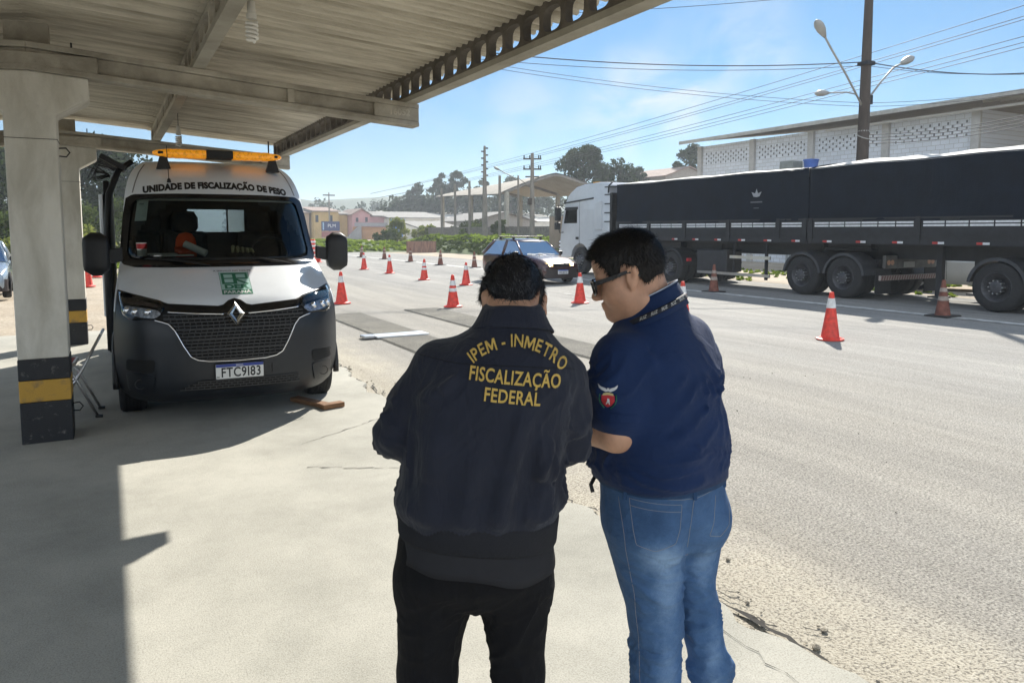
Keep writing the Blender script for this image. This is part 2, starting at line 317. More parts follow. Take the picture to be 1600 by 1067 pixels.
# ---------------------------------------------------------------- canopy: pillars, cantilever beams, corrugated roof
M_['conc'] = mat('old_concrete', (.27, .25, .205), .9, var=.0, col2=(.40, .375, .315), scale=2.2, bump=.35, bscale=70, detail=9)
M_['concdark'] = mat('stained_concrete', (.24, .22, .18), .92, var=.0, col2=(.48, .445, .375), scale=2.5, bump=.35, bscale=60, detail=9)
M_['sheet'] = mat('fibre_cement_sheet', (.30, .265, .20), .9, var=0, col2=(.66, .61, .51), scale=2.2, bump=.5, bscale=40, stretch=(.45, 6.5, 1), detail=10, t=(.28, .60))
M_['fascia'] = mat('dark_brown_concrete', (.075, .064, .052), .92, var=0, col2=(.17, .15, .125), scale=3, bump=.3, bscale=60, detail=9)  # dark brown web of the fascia; the flange below is paler concrete
M_['pillar'] = mat('whitewashed_concrete', (.46, .435, .37), .85, var=0, col2=(.66, .635, .57), scale=3.0, bump=.3, bscale=45, detail=10, stretch=(1.5, 1.5, .45), bump2=(9, .25, (1, 1, 1), 0))
M_['bandk'] = mat('black_band_paint', (.012, .013, .016), .5, var=0, col2=(.16, .15, .135), scale=16, bump=.2, t=(.60, .76), detail=10)
M_['bandy'] = mat('yellow_band_paint', (.50, .285, .04), .55, var=0, col2=(.22, .15, .07), scale=14, bump=.2, t=(.52, .74), detail=10)
canopy = thing('canopy', 'weighbridge canopy of grey concrete beams under a corrugated cement roof on white pillars', 'canopy', (0, 0, 0))
def zroof(x): return 3.365 - .0707 * x if x > -.5 else 3.365 + .0354 + .0707 * (x + .5)
PY = [1.15, 6.95, 12.75]; PX0, PX1, XL = -.655, -.305, -3.7
def zbeam(x): a = x + .48; return 3.165 - .0707 * a if a > 0 else 3.165 + .0707 * a
for py in PY:
    p = obj('pillar', MB().prism([(PX0, .70), (PX1, .70), (PX1, 2.62), (-.07, 2.76), (-.07, 2.92), (-.48, 2.95), (-.89, 2.92), (-.89, 2.76), (PX0, 2.62)], py, py + .36), M_['pillar'], canopy, bevel=.012)
    w = .003
    for nm, z0, z1, m in (('black_base_band', -.02, .355, 'bandk'), ('yellow_band', .355, .53, 'bandy'), ('black_band', .53, .702, 'bandk')):
        obj(nm, MB().b2((PX0 - w, py - w, z0), (PX1 + w, py + .36 + w, z1)), M_[m], p, bevel=.008)
    obj('casting_joint', MB().box((-.48, py + .18, 2.43), (.356, .366, .004)), M_['tar'], p)
    for zz in (.25, 2.35):
        obj('steel_hook', MB().tube([(PX1 - .02, py + .2, zz + .03), (PX1 + .05, py + .2, zz + .035), (PX1 + .075, py + .2, zz), (PX1 + .05, py + .2, zz - .035), (PX1 - .02, py + .2, zz - .03)], .006, 6), M_['dark'], p)
# cantilever beams: flanges and web with stiffeners
for k, py in enumerate(PY):
    mb = MB(); y0 = py - .03; y1 = py + .15
    def seg(xa, xb, ya, yb, ta, tb):     # a length of beam between two heights below its top
        mb.add([(xa, ya, zbeam(xa) + ta), (xa, yb, zbeam(xa) + ta), (xa, yb, zbeam(xa) + tb), (xa, ya, zbeam(xa) + tb), (xb, ya, zbeam(xb) + ta), (xb, yb, zbeam(xb) + ta), (xb, yb, zbeam(xb) + tb), (xb, ya, zbeam(xb) + tb)],
               [(0, 1, 2, 3), (4, 7, 6, 5), (0, 4, 5, 1), (3, 2, 6, 7), (0, 3, 7, 4), (1, 5, 6, 2)])
    for xa, xb in ((XL, -.48), (-.48, 2.73)):
        seg(xa, xb, y0, y1, -.045, 0); seg(xa, xb, y0, y1, -.215, -.17)
        seg(xa, xb, y0 + .04, y1 - .04, -.168, -.047)
    for xa, xb in ((-1.0, .0), (1.48, 1.54), (2.28, 2.728), (-2.6, -2.54), (XL + .002, XL + .4)): seg(xa, xb, y0 + .003, y1 - .003, -.1685, -.0465)
    b = obj('cantilever_beam', mb, M_['concdark'], canopy, bevel=.006)
    if k == 1:
        vs, fs = text_mesh('16052', .085, .002); t = MB(); t.add([(2.53 + x * 1, y0 + .0005, zbeam(2.53) - .105 + z) for x, z in vs], fs); obj('painted_number', t, mat('chalk_mark', (.5, .46, .38), .9, var=.2), b)
    obj('beam_post', MB().b2((-.63, py + .12, 3.155), (-.33, py + .3, 3.34)), M_['concdark'], canopy)
# corrugated roof sheets (corrugations run across the road), in overlapping courses
mb = MB(); per = .115; ny = int((13.62 + 1.1) / per * 12)
def wave(y, ph=0): return .024 * math.tanh(2.6 * cos(2 * pi * y / per + ph))
for xa, xb, up, th in ((-.5, .80, .0095, .008), (.66, 2.87, .0, .008), (XL - .1, -.5, .0, .008)):
    for s in (0, 1):
        rows = []
        for x in (xa, (xa + xb) / 2, xb): rows.append([(x, -1.1 + per / 12 * j, zroof(x) + up + wave(per / 12 * j) + s * th + .03) for j in range(ny + 1)])
        mb.loft(rows, cap=False, closed=False)
obj('roof_sheeting', mb, M_['sheet'], canopy, smooth='all')
# longitudinal beams with oblong holes
def holed_beam(x, wid, z0, z1, ya, yb, pitch, name, flange):
    mb = MB(); h = z1 - z0; a = h * .26; n = int((yb - ya) / pitch); pitch = (yb - ya) / n; q = 20
    for fx in (x, x + wid):
        pass
    rings = []
    for i in range(n):
        c = ya + (i + .5) * pitch; hp = pitch / 2; hw = pitch * .41; hh = h * .42; inn = []; out = []
        for k in range(q):
            t = 2 * pi * (k + .5) / q; ex = 3.2; cx_ = math.copysign(abs(cos(t)) ** (2 / ex), cos(t)); cz_ = math.copysign(abs(sin(t)) ** (2 / ex), sin(t))
            inn.append((c + hw * cx_, (z0 + z1) / 2 + hh * cz_)); m = max(abs(cos(t)), abs(sin(t))); out.append((c + hp * cos(t) / m, (z0 + z1) / 2 + h / 2 * sin(t) / m))
        A = [(x, y, z) for y, z in out]; B = [(x, y, z) for y, z in inn]; C = [(x + wid, y, z) for y, z in inn]; D = [(x + wid, y, z) for y, z in out]
        mb.loft([A, B, C, D], cap=False)
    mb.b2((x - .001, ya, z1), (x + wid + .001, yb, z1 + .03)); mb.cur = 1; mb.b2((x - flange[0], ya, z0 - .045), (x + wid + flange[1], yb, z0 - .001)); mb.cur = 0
    mb.b2((x, ya - .02, z0), (x + wid, ya, z1)); mb.b2((x, yb, z0), (x + wid, yb + .02, z1))
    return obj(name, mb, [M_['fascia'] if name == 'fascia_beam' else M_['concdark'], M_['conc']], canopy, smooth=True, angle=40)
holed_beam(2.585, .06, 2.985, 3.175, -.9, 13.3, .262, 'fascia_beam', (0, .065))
holed_beam(.70, .10, 3.125, 3.28, -.9, 13.3, .30, 'ridge_beam', (.0, .0))
holed_beam(-1.55, .09, 3.10, 3.25, -.9, 13.3, .30, 'ridge_beam', (.0, .0))
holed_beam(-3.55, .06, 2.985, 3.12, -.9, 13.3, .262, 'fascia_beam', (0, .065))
# starter bars standing up from the beam near the pillar
for py in PY: obj('starter_bar', MB().box((-.36, py + .16, 3.19), (.018, .018, .09)), M_['dark'], canopy); obj('starter_bar', MB().box((-.18, py + .16, 3.18), (.014, .014, .08)), M_['dark'], canopy)
# spiral lamps hung on cords from the roof
lampm = mat('milky_lamp_glass', (.75, .74, .70), .35, var=.05)
def spiral_lamp(loc, label, s=1.):
    t = thing('spiral_lamp', label, 'lamp', loc, 0, 'compact fluorescent lamps under the roof')
    obj('cord', MB().cyl((0, 0, 0), (0, 0, .3), .004, n=6), M_['dark'], t)
    obj('socket', MB().lathe([(.012, .03), (.024, .02), (.026, -.05), (.031, -.055), (.031, -.085), (.015, -.09)], n=20), mat('lamp_socket', (.6, .59, .55), .5, var=.05), t, smooth=True)
    pts = []; turns = 5
    for i in range(turns * 20 + 1):
        a = 2 * pi * i / 20; k = i / (turns * 20); r = .030 * (1 if k < .85 else 1 - .7 * ((k - .85) / .15) ** 2); pts.append((r * cos(a), r * sin(a), -.10 - k * .125))
    obj('glass_spiral', MB().tube(pts, .0105, 8), lampm, t, smooth='all'); return t
spiral_lamp((.86, 5.0, 3.12), 'white spiral lamp hanging nearest, at the top edge by the ridge beam')
spiral_lamp((.86, 10.4, 3.0), 'smaller white spiral lamp hanging over the van roof')
# thin steel rod at the end of the fascia
obj('support_rod', MB().cyl((2.46, 13.1, 2.2), (2.46, 13.1, 3.2), .012, n=8), M_['dark'], canopy)
# ---------------------------------------------------------------- white inspection van (front at local y = 0)
M_['vwhite'] = mat('van_white_paint', (.77, .80, .83), .30, var=.03, scale=3, coat=.6)
M_['vgrey'] = mat('bumper_plastic', (.011, .0135, .018), .4, var=.12, scale=6, bump=.08, bscale=300)
M_['gloss'] = mat('gloss_black', (.006, .006, .007), .12, var=0)
M_['hole'] = mat('grille_recess', (.004, .004, .004), .8, var=0)
M_['grillebar'] = mat('grille_bar', (.014, .015, .018), .35, var=.05)
M_['amber'] = mat('amber_lens', (.90, .33, .015), .18, var=.4, scale=26, coat=.5)
M_['lamp'] = mat('headlamp_reflector', (.55, .57, .6), .18, .85, var=.35, scale=26)
M_['lens'] = glass('clear_lens', (.8, .84, .9), .8)
M_['wsglass'] = glass('windscreen_glass', (.62, .68, .66), .45)
M_['amber'].node_tree.nodes['Principled BSDF'].inputs['Emission Color'].default_value = (1, .40, .02, 1); M_['amber'].node_tree.nodes['Principled BSDF'].inputs['Emission Strength'].default_value = .12
ZK = np.array([.20, .28, .40, .60, .80, .95, 1.03, 1.10, 1.20, 1.30, 1.36, 1.41, 2.06, 2.22, 2.34, 2.42, 2.47, 2.50])
YK = np.array([.16, .05, .01, .0, .0, .03, .075, .15, .34, .56, .70, .84, 1.34, 1.49, 1.66, 1.86, 2.1, 2.5])
WK = np.array([.86, .93, .965, .985, .985, .98, .975, .97, .96, .945, .938, .93, .875, .845, .80, .74, .68, .60])
DK = np.array([.40, .48, .5, .5, .5, .48, .46, .44, .42, .40, .38, .36, .30, .28, .26, .24, .2, .15])
PK = np.array([4.2, 4.2, 4.2, 4.2, 4.2, 4.2, 4, 3.8, 3.4, 3.1, 3, 3, 3, 3, 3.2, 3.5, 4, 4])
def herm(x, X, Y):
    d = np.diff(Y) / np.diff(X); m = np.r_[d[0], np.where(d[:-1] * d[1:] > 0, 2 * d[:-1] * d[1:] / (d[:-1] + d[1:] + 1e-12), 0), d[-1]]
    i = int(min(max(np.searchsorted(X, x) - 1, 0), len(X) - 2)); h = X[i + 1] - X[i]; t = min(max((x - X[i]) / h, 0), 1)
    return float((2 * t ** 3 - 3 * t ** 2 + 1) * Y[i] + (t ** 3 - 2 * t ** 2 + t) * h * m[i] + (-2 * t ** 3 + 3 * t ** 2) * Y[i + 1] + (t ** 3 - t ** 2) * h * m[i + 1])
def vW(z): return herm(z, ZK, WK)
def vY(x, z, q=None):
    w = vW(z); return herm(z, ZK, YK) + herm(z, ZK, DK) * min(1, abs(x) / w) ** herm(z, ZK, PK)
van = thing('van', 'white high roof inspection van with amber light bar parked under the canopy', 'van', (.985, 6.92, 0), radians(-2.5))
BACK = 5.55
SS = [math.copysign(abs(sin(pi / 2 * t)) ** .9, t) for t in np.linspace(-1, 1, 81)]
SIDE = list(np.linspace(0, 1, 48)[1:])
COLS = [('L', t) for t in reversed(SIDE)] + [('F', s) for s in SS] + [('R', t) for t in SIDE]
def vpt(c, z, ins=0.):
    w = vW(z) - ins
    if c[0] == 'F': return (c[1] * w, vY(c[1] * (w + ins), z) + ins, z)
    y0 = vY(w + ins, z) + ins
    return ((-w if c[0] == 'L' else w), lerp(y0, BACK, c[1] ** 1.3), z)
HEX = [0, .05, .11, .14, .30, .56, .60, .95, 1.1]; HEZ = [1.113, 1.10, 1.056, 1.054, 1.067, 1.085, 1.105, 1.183, 1.19]
def hood_edge(x): return interp(abs(x), HEX, HEZ)
def ztop(c): 
    if c[0] == 'F': return hood_edge(c[1] * .98) if abs(c[1]) < .985 else 1.0
    return interp(c[1] ** 1.3 * 5, [0, .12, .3], [.95, .8, .40])
def inarch(p):
    for yw in (.95, 4.63):
        if abs(p[0]) > .8 and (p[1] - yw) ** 2 + (p[2] - .34) ** 2 < .40 ** 2: return True
    return False
def shell(zrows, name, m, drop=lambda p: False, ins=0., cols=COLS, cap=False, smooth='all', parent=van):
    vs = []; fs = []; n = len(cols); rows = len(zrows(cols[0]))
    for c in cols:
        for z in zrows(c): vs.append(vpt(c, z, ins))
    for i in range(n - 1):
        for j in range(rows - 1):
            q = (i * rows + j, (i + 1) * rows + j, (i + 1) * rows + j + 1, i * rows + j + 1)
            p = [sum(vs[k][a] for k in q) / 4 for a in range(3)]
            if not drop(p): fs.append(q)
    if cap: fs.append(tuple(i * rows + rows - 1 for i in range(n)))
    mb = MB(); mb.add(vs, fs); return obj(name, mb, m, parent, smooth=smooth)
def ws_w(z): return lerp(.905, .85, (z - 1.42) / .62)
def zr_body(c):
    z0 = ztop(c); a = list(np.linspace(z0, 1.41, 14))[:-1] + list(np.linspace(1.41, 2.06, 16)) + list(np.linspace(2.06, 2.5, 16))[1:]; return a
shell(zr_body, 'body', M_['vwhite'], lambda p: (1.43 < p[2] < 2.03 and abs(p[0]) < ws_w(p[2]) - .03 and p[1] < 1.9) or inarch(p), cap=True)
shell(lambda c: list(np.linspace(.20, ztop(c), 16)), 'front_bumper', M_['vgrey'], inarch, cols=[c for c in COLS if c[0] == 'F' or c[1] < .2])
shell(lambda c: list(np.linspace(.95, 2.44, 30)), 'cab_lining', mat('cab_lining', (.05, .05, .052), .8, var=.1), lambda p: p[2] < 2.05 and p[1] < 1.36, ins=.035, cols=[c for c in COLS if c[0] == 'F' or c[1] < .62])
# --- pieces that lie on the front surface
def proj(x, z, off): return (x, vY(x, z) - off, z)
def dense(P, n=160, closed=True):
    P = [Vector((*p, 0)) for p in P]; Q = P + [P[0]] if closed else P
    l = [0]
    for a, b in zip(Q, Q[1:]): l.append(l[-1] + (b - a).length)
    out = []
    for k in range(n):
        t = l[-1] * k / (n if closed else n - 1); i = min(int(np.searchsorted(l, t, 'right') - 1), len(Q) - 2); u = (t - l[i]) / max(1e-9, l[i + 1] - l[i]); p = Q[i].lerp(Q[i + 1], u); out.append((p.x, p.y))
    return out
def round_poly(P, r=.03, k=4):
    out = []; n = len(P)
    for i in range(n):
        a, b, c = Vector(P[i - 1]), Vector(P[i]), Vector(P[(i + 1) % n]); ra = min(r, (a - b).length * .4); rc = min(r, (c - b).length * .4)
        p = b + (a - b).normalized() * ra; q = b + (c - b).normalized() * rc
        for j in range(k + 1): t = j / k; s = p.lerp(b, t).lerp(b.lerp(q, t), t); out.append((s.x, s.y))
    return out
def patch(P, off, th=.01, rings=7, c=None, n=120, pj=None):
    pj = pj or proj
    P = dense(P, n); c = c or (sum(p[0] for p in P) / n, sum(p[1] for p in P) / n); mb = MB(); R = []
    R.append([pj(x, z, off - th) for x, z in P])
    for k in range(rings + 1):
        t = 1 - k / rings; R.append([pj(lerp(c[0], x, t), lerp(c[1], z, t), off) for x, z in P] if k < rings else [pj(lerp(c[0], x, .02), lerp(c[1], z, .02), off) for x, z in P])
    mb.loft(R, cap=False); i = len(mb.v); mb.f.append(tuple(range(i - n, i))); mb.mi.append(0); return mb
def annulus(P, Q, off, th=.008, n=160):
    P = dense(P, n); Q = dense(Q, n); mb = MB(); R = [[proj(x, z, off - th) for x, z in P]]
    for k in range(5): t = k / 4; R.append([proj(lerp(a[0], b[0], t), lerp(a[1], b[1], t), off) for a, b in zip(P, Q)])
    R.append([proj(x, z, off - th) for x, z in Q]); return mb.loft(R, cap=False)
def band(A, B, off, th=.01, n=90, rows=6):
    A = dense(A, n, False); B = dense(B, n, False); mb = MB(); R = [[proj(*p, off - th) for p in A]]
    for k in range(rows + 1): t = k / rows; R.append([proj(lerp(a[0], b[0], t), lerp(a[1], b[1], t), off) for a, b in zip(A, B)])
    R.append([proj(*p, off - th) for p in B]); return mb.loft(R, cap=False, closed=False)
def rail(P, r, off, n=80): return MB().tube([proj(*p, off) for p in dense(P, n, False)], r, 8)
def mir(P): return P + [(-x, z) for x, z in reversed(P) if x != 0]
def mirp(P): return [(-x, z) for x, z in P]
WO = [(-.865, 2.045), (-.80, 2.083), (-.4, 2.09), (.4, 2.09), (.80, 2.083), (.865, 2.045), (.895, 1.87), (.935, 1.47), (.91, 1.395), (.8, 1.372), (.3, 1.372), (-.3, 1.372), (-.8, 1.372), (-.91, 1.395), (-.935, 1.47), (-.895, 1.87)]
WI = [(-.80, 1.995), (-.75, 2.035), (-.4, 2.045), (.4, 2.045), (.75, 2.035), (.80, 1.995), (.83, 1.84), (.868, 1.52), (.84, 1.455), (.75, 1.435), (.3, 1.43), (-.3, 1.43), (-.75, 1.435), (-.84, 1.455), (-.868, 1.52), (-.83, 1.84)]
fr = obj('windscreen', annulus(WO, WI, .009, .016), M_['gloss'], van, smooth=True)
obj('pane', patch([(x * 1.01, z) for x, z in WI], .004, .004, rings=9, c=(0, 1.74)), M_['wsglass'], fr, smooth='all')
# black band under the bonnet, grille, chrome strips
top = [(x, hood_edge(x) - .006) for x in np.linspace(-.60, .60, 121)]
low = [(-.655, .950), (-.60, .935), (-.545, .915), (-.50, .86), (-.442, .731), (-.385, .63), (-.33, .598), (-.24, .580), (0, .572), (.24, .580), (.33, .598), (.385, .63), (.442, .731), (.50, .86), (.545, .915), (.60, .935), (.655, .950)]
g = obj('grille', band(top, low, .006, .012, rows=14), M_['hole'], van, smooth=True)
obj('surround', band([(x, hood_edge(x) - .004) for x in np.linspace(-.59, .59, 121)], [(-.60, 1.045), (-.56, 1.025), (-.13, 1.0), (-.05, .90), (0, .86), (.05, .90), (.13, 1.0), (.56, 1.025), (.60, 1.045)], .012, .012), M_['gloss'], g, smooth=True)
mb = MB(); lowx = [p[0] for p in low]; lowz = [p[1] for p in low]
def half_at(z): return interp(z, [.578, .598, .63, .731, .86, .915, .95], [.26, .33, .385, .442, .5, .545, .6]) - .012
zr = list(np.arange(.592, 1.0, .0305))
for r, z in enumerate(zr):
    h = half_at(z); P = [proj(x, z, .014) for x in np.linspace(-h, h, 30)]
    thick = .0062 if r % 3 else .010
    mb.loft([[(x, y, zz - thick) for x, y, zz in P], [(x, y - .006, zz - thick) for x, y, zz in P], [(x, y - .006, zz + thick) for x, y, zz in P], [(x, y, zz + thick) for x, y, zz in P]], cap=False, closed=False)
    if r + 1 < len(zr):
        x = -h + (.022 if r % 2 else .046)
        while x < h - .01:
            if not (abs(x) < .1 and z > .9): mb.box(proj(x, z + .015, .014), (.008, .008, .032))
            x += .047
obj('mesh', mb, M_['grillebar'], g)
obj('chrome_strip', rail(low, .0075, .016, 120), M_['chrome'], g, smooth='all')
for s in (-1, 1): obj('chrome_strip', rail([(s * .105, .985), (s * .3, .997), (s * .55, 1.016)], .008, .02, 30), M_['chrome'], g, smooth='all')
obj('badge_holder', patch(round_poly([(0, 1.112), (.075, 1.06), (.115, .985), (.06, .90), (0, .86), (-.06, .90), (-.115, .985), (-.075, 1.06)], .03), .02, .02), M_['gloss'], g, smooth=True)
# diamond badge: four bevelled bars around an open centre
mb = MB(); OD = [(0, 1.088), (.078, .988), (0, .886), (-.078, .988)]; ID = [(0, 1.035), (.032, .988), (0, .938), (-.032, .988)]
for i in range(4):
    a, b, c, d = OD[i], OD[(i + 1) % 4], ID[(i + 1) % 4], ID[i]; mid1 = tuple((p + q) / 2 for p, q in zip(a, d)); mid2 = tuple((p + q) / 2 for p, q in zip(b, c))
    mb.add([proj(*a, .022), proj(*b, .022), proj(*mid2, .040), proj(*mid1, .040)], [(0, 1, 2, 3)]); mb.add([proj(*mid1, .040), proj(*mid2, .040), proj(*c, .024), proj(*d, .024)], [(0, 1, 2, 3)])
obj('diamond_emblem', mb, mat('satin_silver', (.62, .60, .56), .25, 1, var=.05), van)
# headlights
HL = [(-.945, 1.178), (-.78, 1.150), (-.597, 1.108), (-.562, 1.06), (-.60, .995), (-.645, .951), (-.76, .955), (-.855, .938), (-.915, .985)]
for s in (-1, 1):
    P = HL if s < 0 else mirp(HL); c = (s * .75, 1.05)
    h = obj('headlight', patch(round_poly(P, .03), .006, .012, c=c), M_['gloss'], van, smooth=True)
    lo = [(s * .90, 1.005), (s * .885, 1.062), (s * .76, 1.05), (s * .625, 1.03), (s * .60, 1.0), (s * .655, .965), (s * .77, .972)]
    obj('reflector', patch(round_poly(lo, .02), .011, .006), mat('lamp_housing', (.80, .82, .86), .25, .55, var=.45, scale=35, t=(.4, .6)), h, smooth=True)
    obj('indicator_strip', patch(round_poly([(s * .89, 1.085), (s * .88, 1.125), (s * .74, 1.105), (s * .62, 1.075), (s * .625, 1.055), (s * .75, 1.07)], .01), .011, .006), mat('indicator_reflector', (.32, .24, .2), .3, .7, var=.3, scale=30), h, smooth=True)
    for lx in (.70, .80, .865): obj('bulb_projector', MB().lathe([(.0, -.012), (.018, -.016), (.030, -.006), (.033, 0)], proj(s * lx, 1.012 if lx < .85 else 1.02, .012), 'y', 18, cap=False), M_['chrome'], h, smooth='all')
    obj('lens', patch(round_poly([(lerp(c[0], x, .96), lerp(c[1], z, .96)) for x, z in P], .03), .022, .003, c=c), M_['lens'], h, smooth='all')
# bumper details: plate, lower grille, fog lamp recesses
pl = obj('number_plate', MB().box((.01, -.030, .484), (.40, .012, .13)), mat('plate_white', (.68, .68, .66), .4, var=.03), van, bevel=.005)
obj('plate_frame', MB().box((.01, -.024, .484), (.412, .012, .142)), M_['black'], pl, bevel=.004)
obj('blue_strip', MB().box((.01, -.0375, .536), (.396, .003, .026)), mat('plate_blue', (.02, .045, .26), .4, var=.05), pl)
def flat_text(txt, x, y, z, size, m, parent, name='lettering', bold=.0, sx=1., spacing=1., M=None):
    vs, fs = text_mesh(txt, size, bold, spacing=spacing); mb = MB(); mb.add([(x + a * sx, y, z + b) for a, b in vs], fs, M); return obj(name, mb, m, parent, fixn=False)
M_['ink'] = mat('black_ink', (.012, .012, .014), .5, var=0); M_['whiteink'] = mat('white_ink', (.7, .7, .68), .5, var=0)
flat_text('FTC9I83', .02, -.0372, .471, .118, M_['ink'], pl, bold=.0022, sx=.76, spacing=1.08)
flat_text('BRASIL', .01, -.0396, .536, .021, M_['whiteink'], pl)
flat_text('BR', -.172, -.0372, .436, .022, M_['ink'], pl); 
lg = obj('lower_grille', band([(-.30, .415), (0, .41), (.47, .405), (.54, .35)], [(-.50, .335), (-.2, .318), (.25, .318), (.54, .33)], .006, .01), M_['hole'], van, smooth=True)
mb = MB()
for r, z in enumerate((.335, .358, .381, .402)):
    a = interp(z, [.33, .415], [-.49, -.30]); b = .54
    P = [proj(x, z, .01) for x in np.linspace(a, b, 24)]; mb.loft([[(x, y - .004, zz - .005) for x, y, zz in P], [(x, y - .004, zz + .005) for x, y, zz in P]], cap=False, closed=False)
    if r < 3:
        x = a + (.02 if r % 2 else .045)
        while x < b: mb.box(proj(x, z + .012, .012), (.007, .006, .022)); x += .05
obj('mesh', mb, M_['grillebar'], lg)
for s in (-1, 1):
    f = obj('fog_lamp_recess', patch(round_poly([(s * .66, .605), (s * .89, .60), (s * .90, .50), (s * .68, .49)], .03), .004, .004), M_['hole'], van, smooth=True)
    f2 = obj('fog_lamp_panel', patch(round_poly([(s * .665, .475), (s * .90, .48), (s * .885, .30), (s * .70, .295)], .03), .010, .012), M_['vgrey'], van, smooth=True)
    q = proj(s * .79, .385, .012); obj('cap_ring', MB().lathe([(.036, -.004), (.040, -.010), (.044, -.004)], (q[0], q[1] - .012, q[2]), 'y', 24, cap=False), M_['black'], f2, smooth='all')
obj('tow_cover_slot', MB().box(proj(.29, .485, .003), (.006, .004, .08)), M_['hole'], van)
# writing on the brow, logo on the bonnet
vs, fs = text_mesh('UNIDADE DE FISCALIZAÇÃO DE PESO', .098, .0065, spacing=1.06)
w_ = max(v[0] for v in vs); k_ = .705 / w_
mb = MB(); mb.add([proj(a * k_, 2.18 + b * .92 - .055 * (a * k_ / .7) ** 2, .003) for a, b in vs], fs); obj('roof_lettering', mb, M_['ink'], van, fixn=False)
GR = mat('logo_green', (.01, .17, .085), .45, var=.05); LGp = []
def hoodz(t): return lerp(1.142, 1.322, t)      # t: 0 at the bottom of the logo, 1 at the top
def lp(u, t, off): return proj(lerp(-.092, .172, u) - .018 * (1 - t) * 0, hoodz(t), off)
def quad(mb, u0, t0, u1, t1, off=.004, n=6):
    A = [[lp(lerp(u0, u1, i / n), lerp(t0, t1, j / n), off) for i in range(n + 1)] for j in range(n + 1)]; mb.loft(A, cap=False, closed=False)
lb = MB(); quad(lb, 0, 0, 1, 1, .003)
logo = obj('hood_logo', lb, mat('logo_ground', (.40, .60, .55), .4, var=.05), van, fixn=False)
mb = MB()
for q in ((0, 0, 1, .21), (0, 0, .012, 1), (.988, 0, 1, 1), (.06, .46, .15, .97), (.06, .90, .95, .97), (.06, .69, .50, .74), (.06, .46, .52, .53), (.44, .46, .56, .97), (.87, .70, .95, .97), (.50, .68, .95, .74)): quad(mb, *q, off=.005)
n = 8; mb.loft([[lp(lerp(.55, .95, i / n), lerp(.70, .47, i / n), .005) for i in range(n + 1)], [lp(lerp(.55, .95, i / n) - .07, lerp(.70, .47, i / n) - .05, .005) for i in range(n + 1)]], cap=False, closed=False)
obj('logo_letters', mb, GR, logo, fixn=False)
def ltext(txt, u, t, su, st, m, bold=.01):
    vs, fs = text_mesh(txt, 1, bold); w = max(v[0] for v in vs); mb = MB(); mb.add([lp(u + a / w * su / 2, t + b * st, .007) for a, b in vs], fs); obj('logo_lettering', mb, m, logo, fixn=False)
ltext('DER', .5, .335, .86, .25, GR, .05); ltext('PARANÁ', .5, .10, .92, .17, M_['whiteink'], .03); ltext('A SERVIÇO DO DER/PR', .48, 1.07, 1.3, .085, M_['ink'], .01)
# light bar
lbq = obj('light_bar', MB().box((0.05, 1.78, 2.525), (1.20, .20, .03)), M_['black'], van, bevel=.01)
rings = []
def lbsec(x, k):
    o = []
    for i in range(20): a = 2 * pi * i / 20; o.append((x, 1.78 + .125 * k * math.copysign(abs(cos(a)) ** .7, cos(a)), 2.525 + .048 * k * math.copysign(abs(sin(a)) ** .7, sin(a)) ))
    return o
for nm, xa, xb, ea, eb in (('amber_lens', -.60, -.085, 1, 0), ('amber_lens', .185, .70, 0, 1)):
    mb = MB(); xs = np.linspace(xa, xb, 22); R = []
    for i, x in enumerate(xs):
        d = min((x - xa) / .16 if ea else 9, (xb - x) / .16 if eb else 9); k = min(1, .25 + .75 * max(0, min(1, d)) ** .5)
        R.append(lbsec(x, k * (.94 if i % 4 == 0 and 2 < i < 20 else 1)))
    L_ = obj(nm, mb.loft(R), M_['amber'], lbq, smooth='all')
obj('speaker_block', MB().box((.05, 1.78, 2.525), (.268, .235, .085)), M_['black'], lbq, bevel=.01)
for x in (-.50, .60): obj('foot', MB().prism([(x - .07, 2.36), (x + .07, 2.36), (x + .03, 2.51), (x - .03, 2.51)], 1.74, 1.82), M_['black'], lbq)
obj('aerial', MB().cyl((-.46, 1.50, 2.225), (-.47, 1.54, 2.58), .004, n=6).lathe([(.022, 0), (.016, .03), (.006, .045)], (-.46, 1.50, 2.205), 'z', 12), M_['black'], van)
# roof edge ditch lines
for s in (-1, 1): obj('roof_ditch', rail([(s * .80, 2.10), (s * .775, 2.20), (s * .735, 2.32), (s * .68, 2.42)], .006, .0, 30), mat('seam_grey', (.2, .2, .2), .6, var=0), van)  # plain grey seam along each roof ditch
# mirrors
for s in (-1, 1):
    m_ = MB(); R = []
    for k in range(9):
        z = lerp(1.30, 1.70, k / 8); e = sqrt(max(.05, 1 - abs((k - 4) / 4.08) ** 7)); cx_ = s * 1.115
        R.append([(cx_ + .112 * e * math.copysign(abs(cos(a)) ** .4, cos(a)), .98 + (.09 * math.copysign(abs(sin(a)) ** .6, sin(a)) if sin(a) < 0 else .05 * sin(a)) * e, z) for a in np.linspace(0, 2 * pi, 24, endpoint=False)])
    m_.loft(R); w = obj('wing_mirror', m_, M_['black'], van, smooth='all')
    obj('arm', MB().prism([(s * .90, 1.43), (s * 1.04, 1.40), (s * 1.04, 1.54), (s * .90, 1.56)], .95, 1.03), M_['black'], w, bevel=.01)
    obj('mirror_glass', MB().box((s * 1.115, 1.035, 1.5), (.18, .006, .32)), M_['chrome'], w)
    obj('side_window', MB().add([(s * (vW(z) + .004), y, z) for y, z in ((1.38, 1.42), (2.0, 1.42), (2.0, 2.02), (1.75, 2.02), (1.5, 1.75))], [(0, 1, 2, 3, 4)]), M_['gloss'], van)
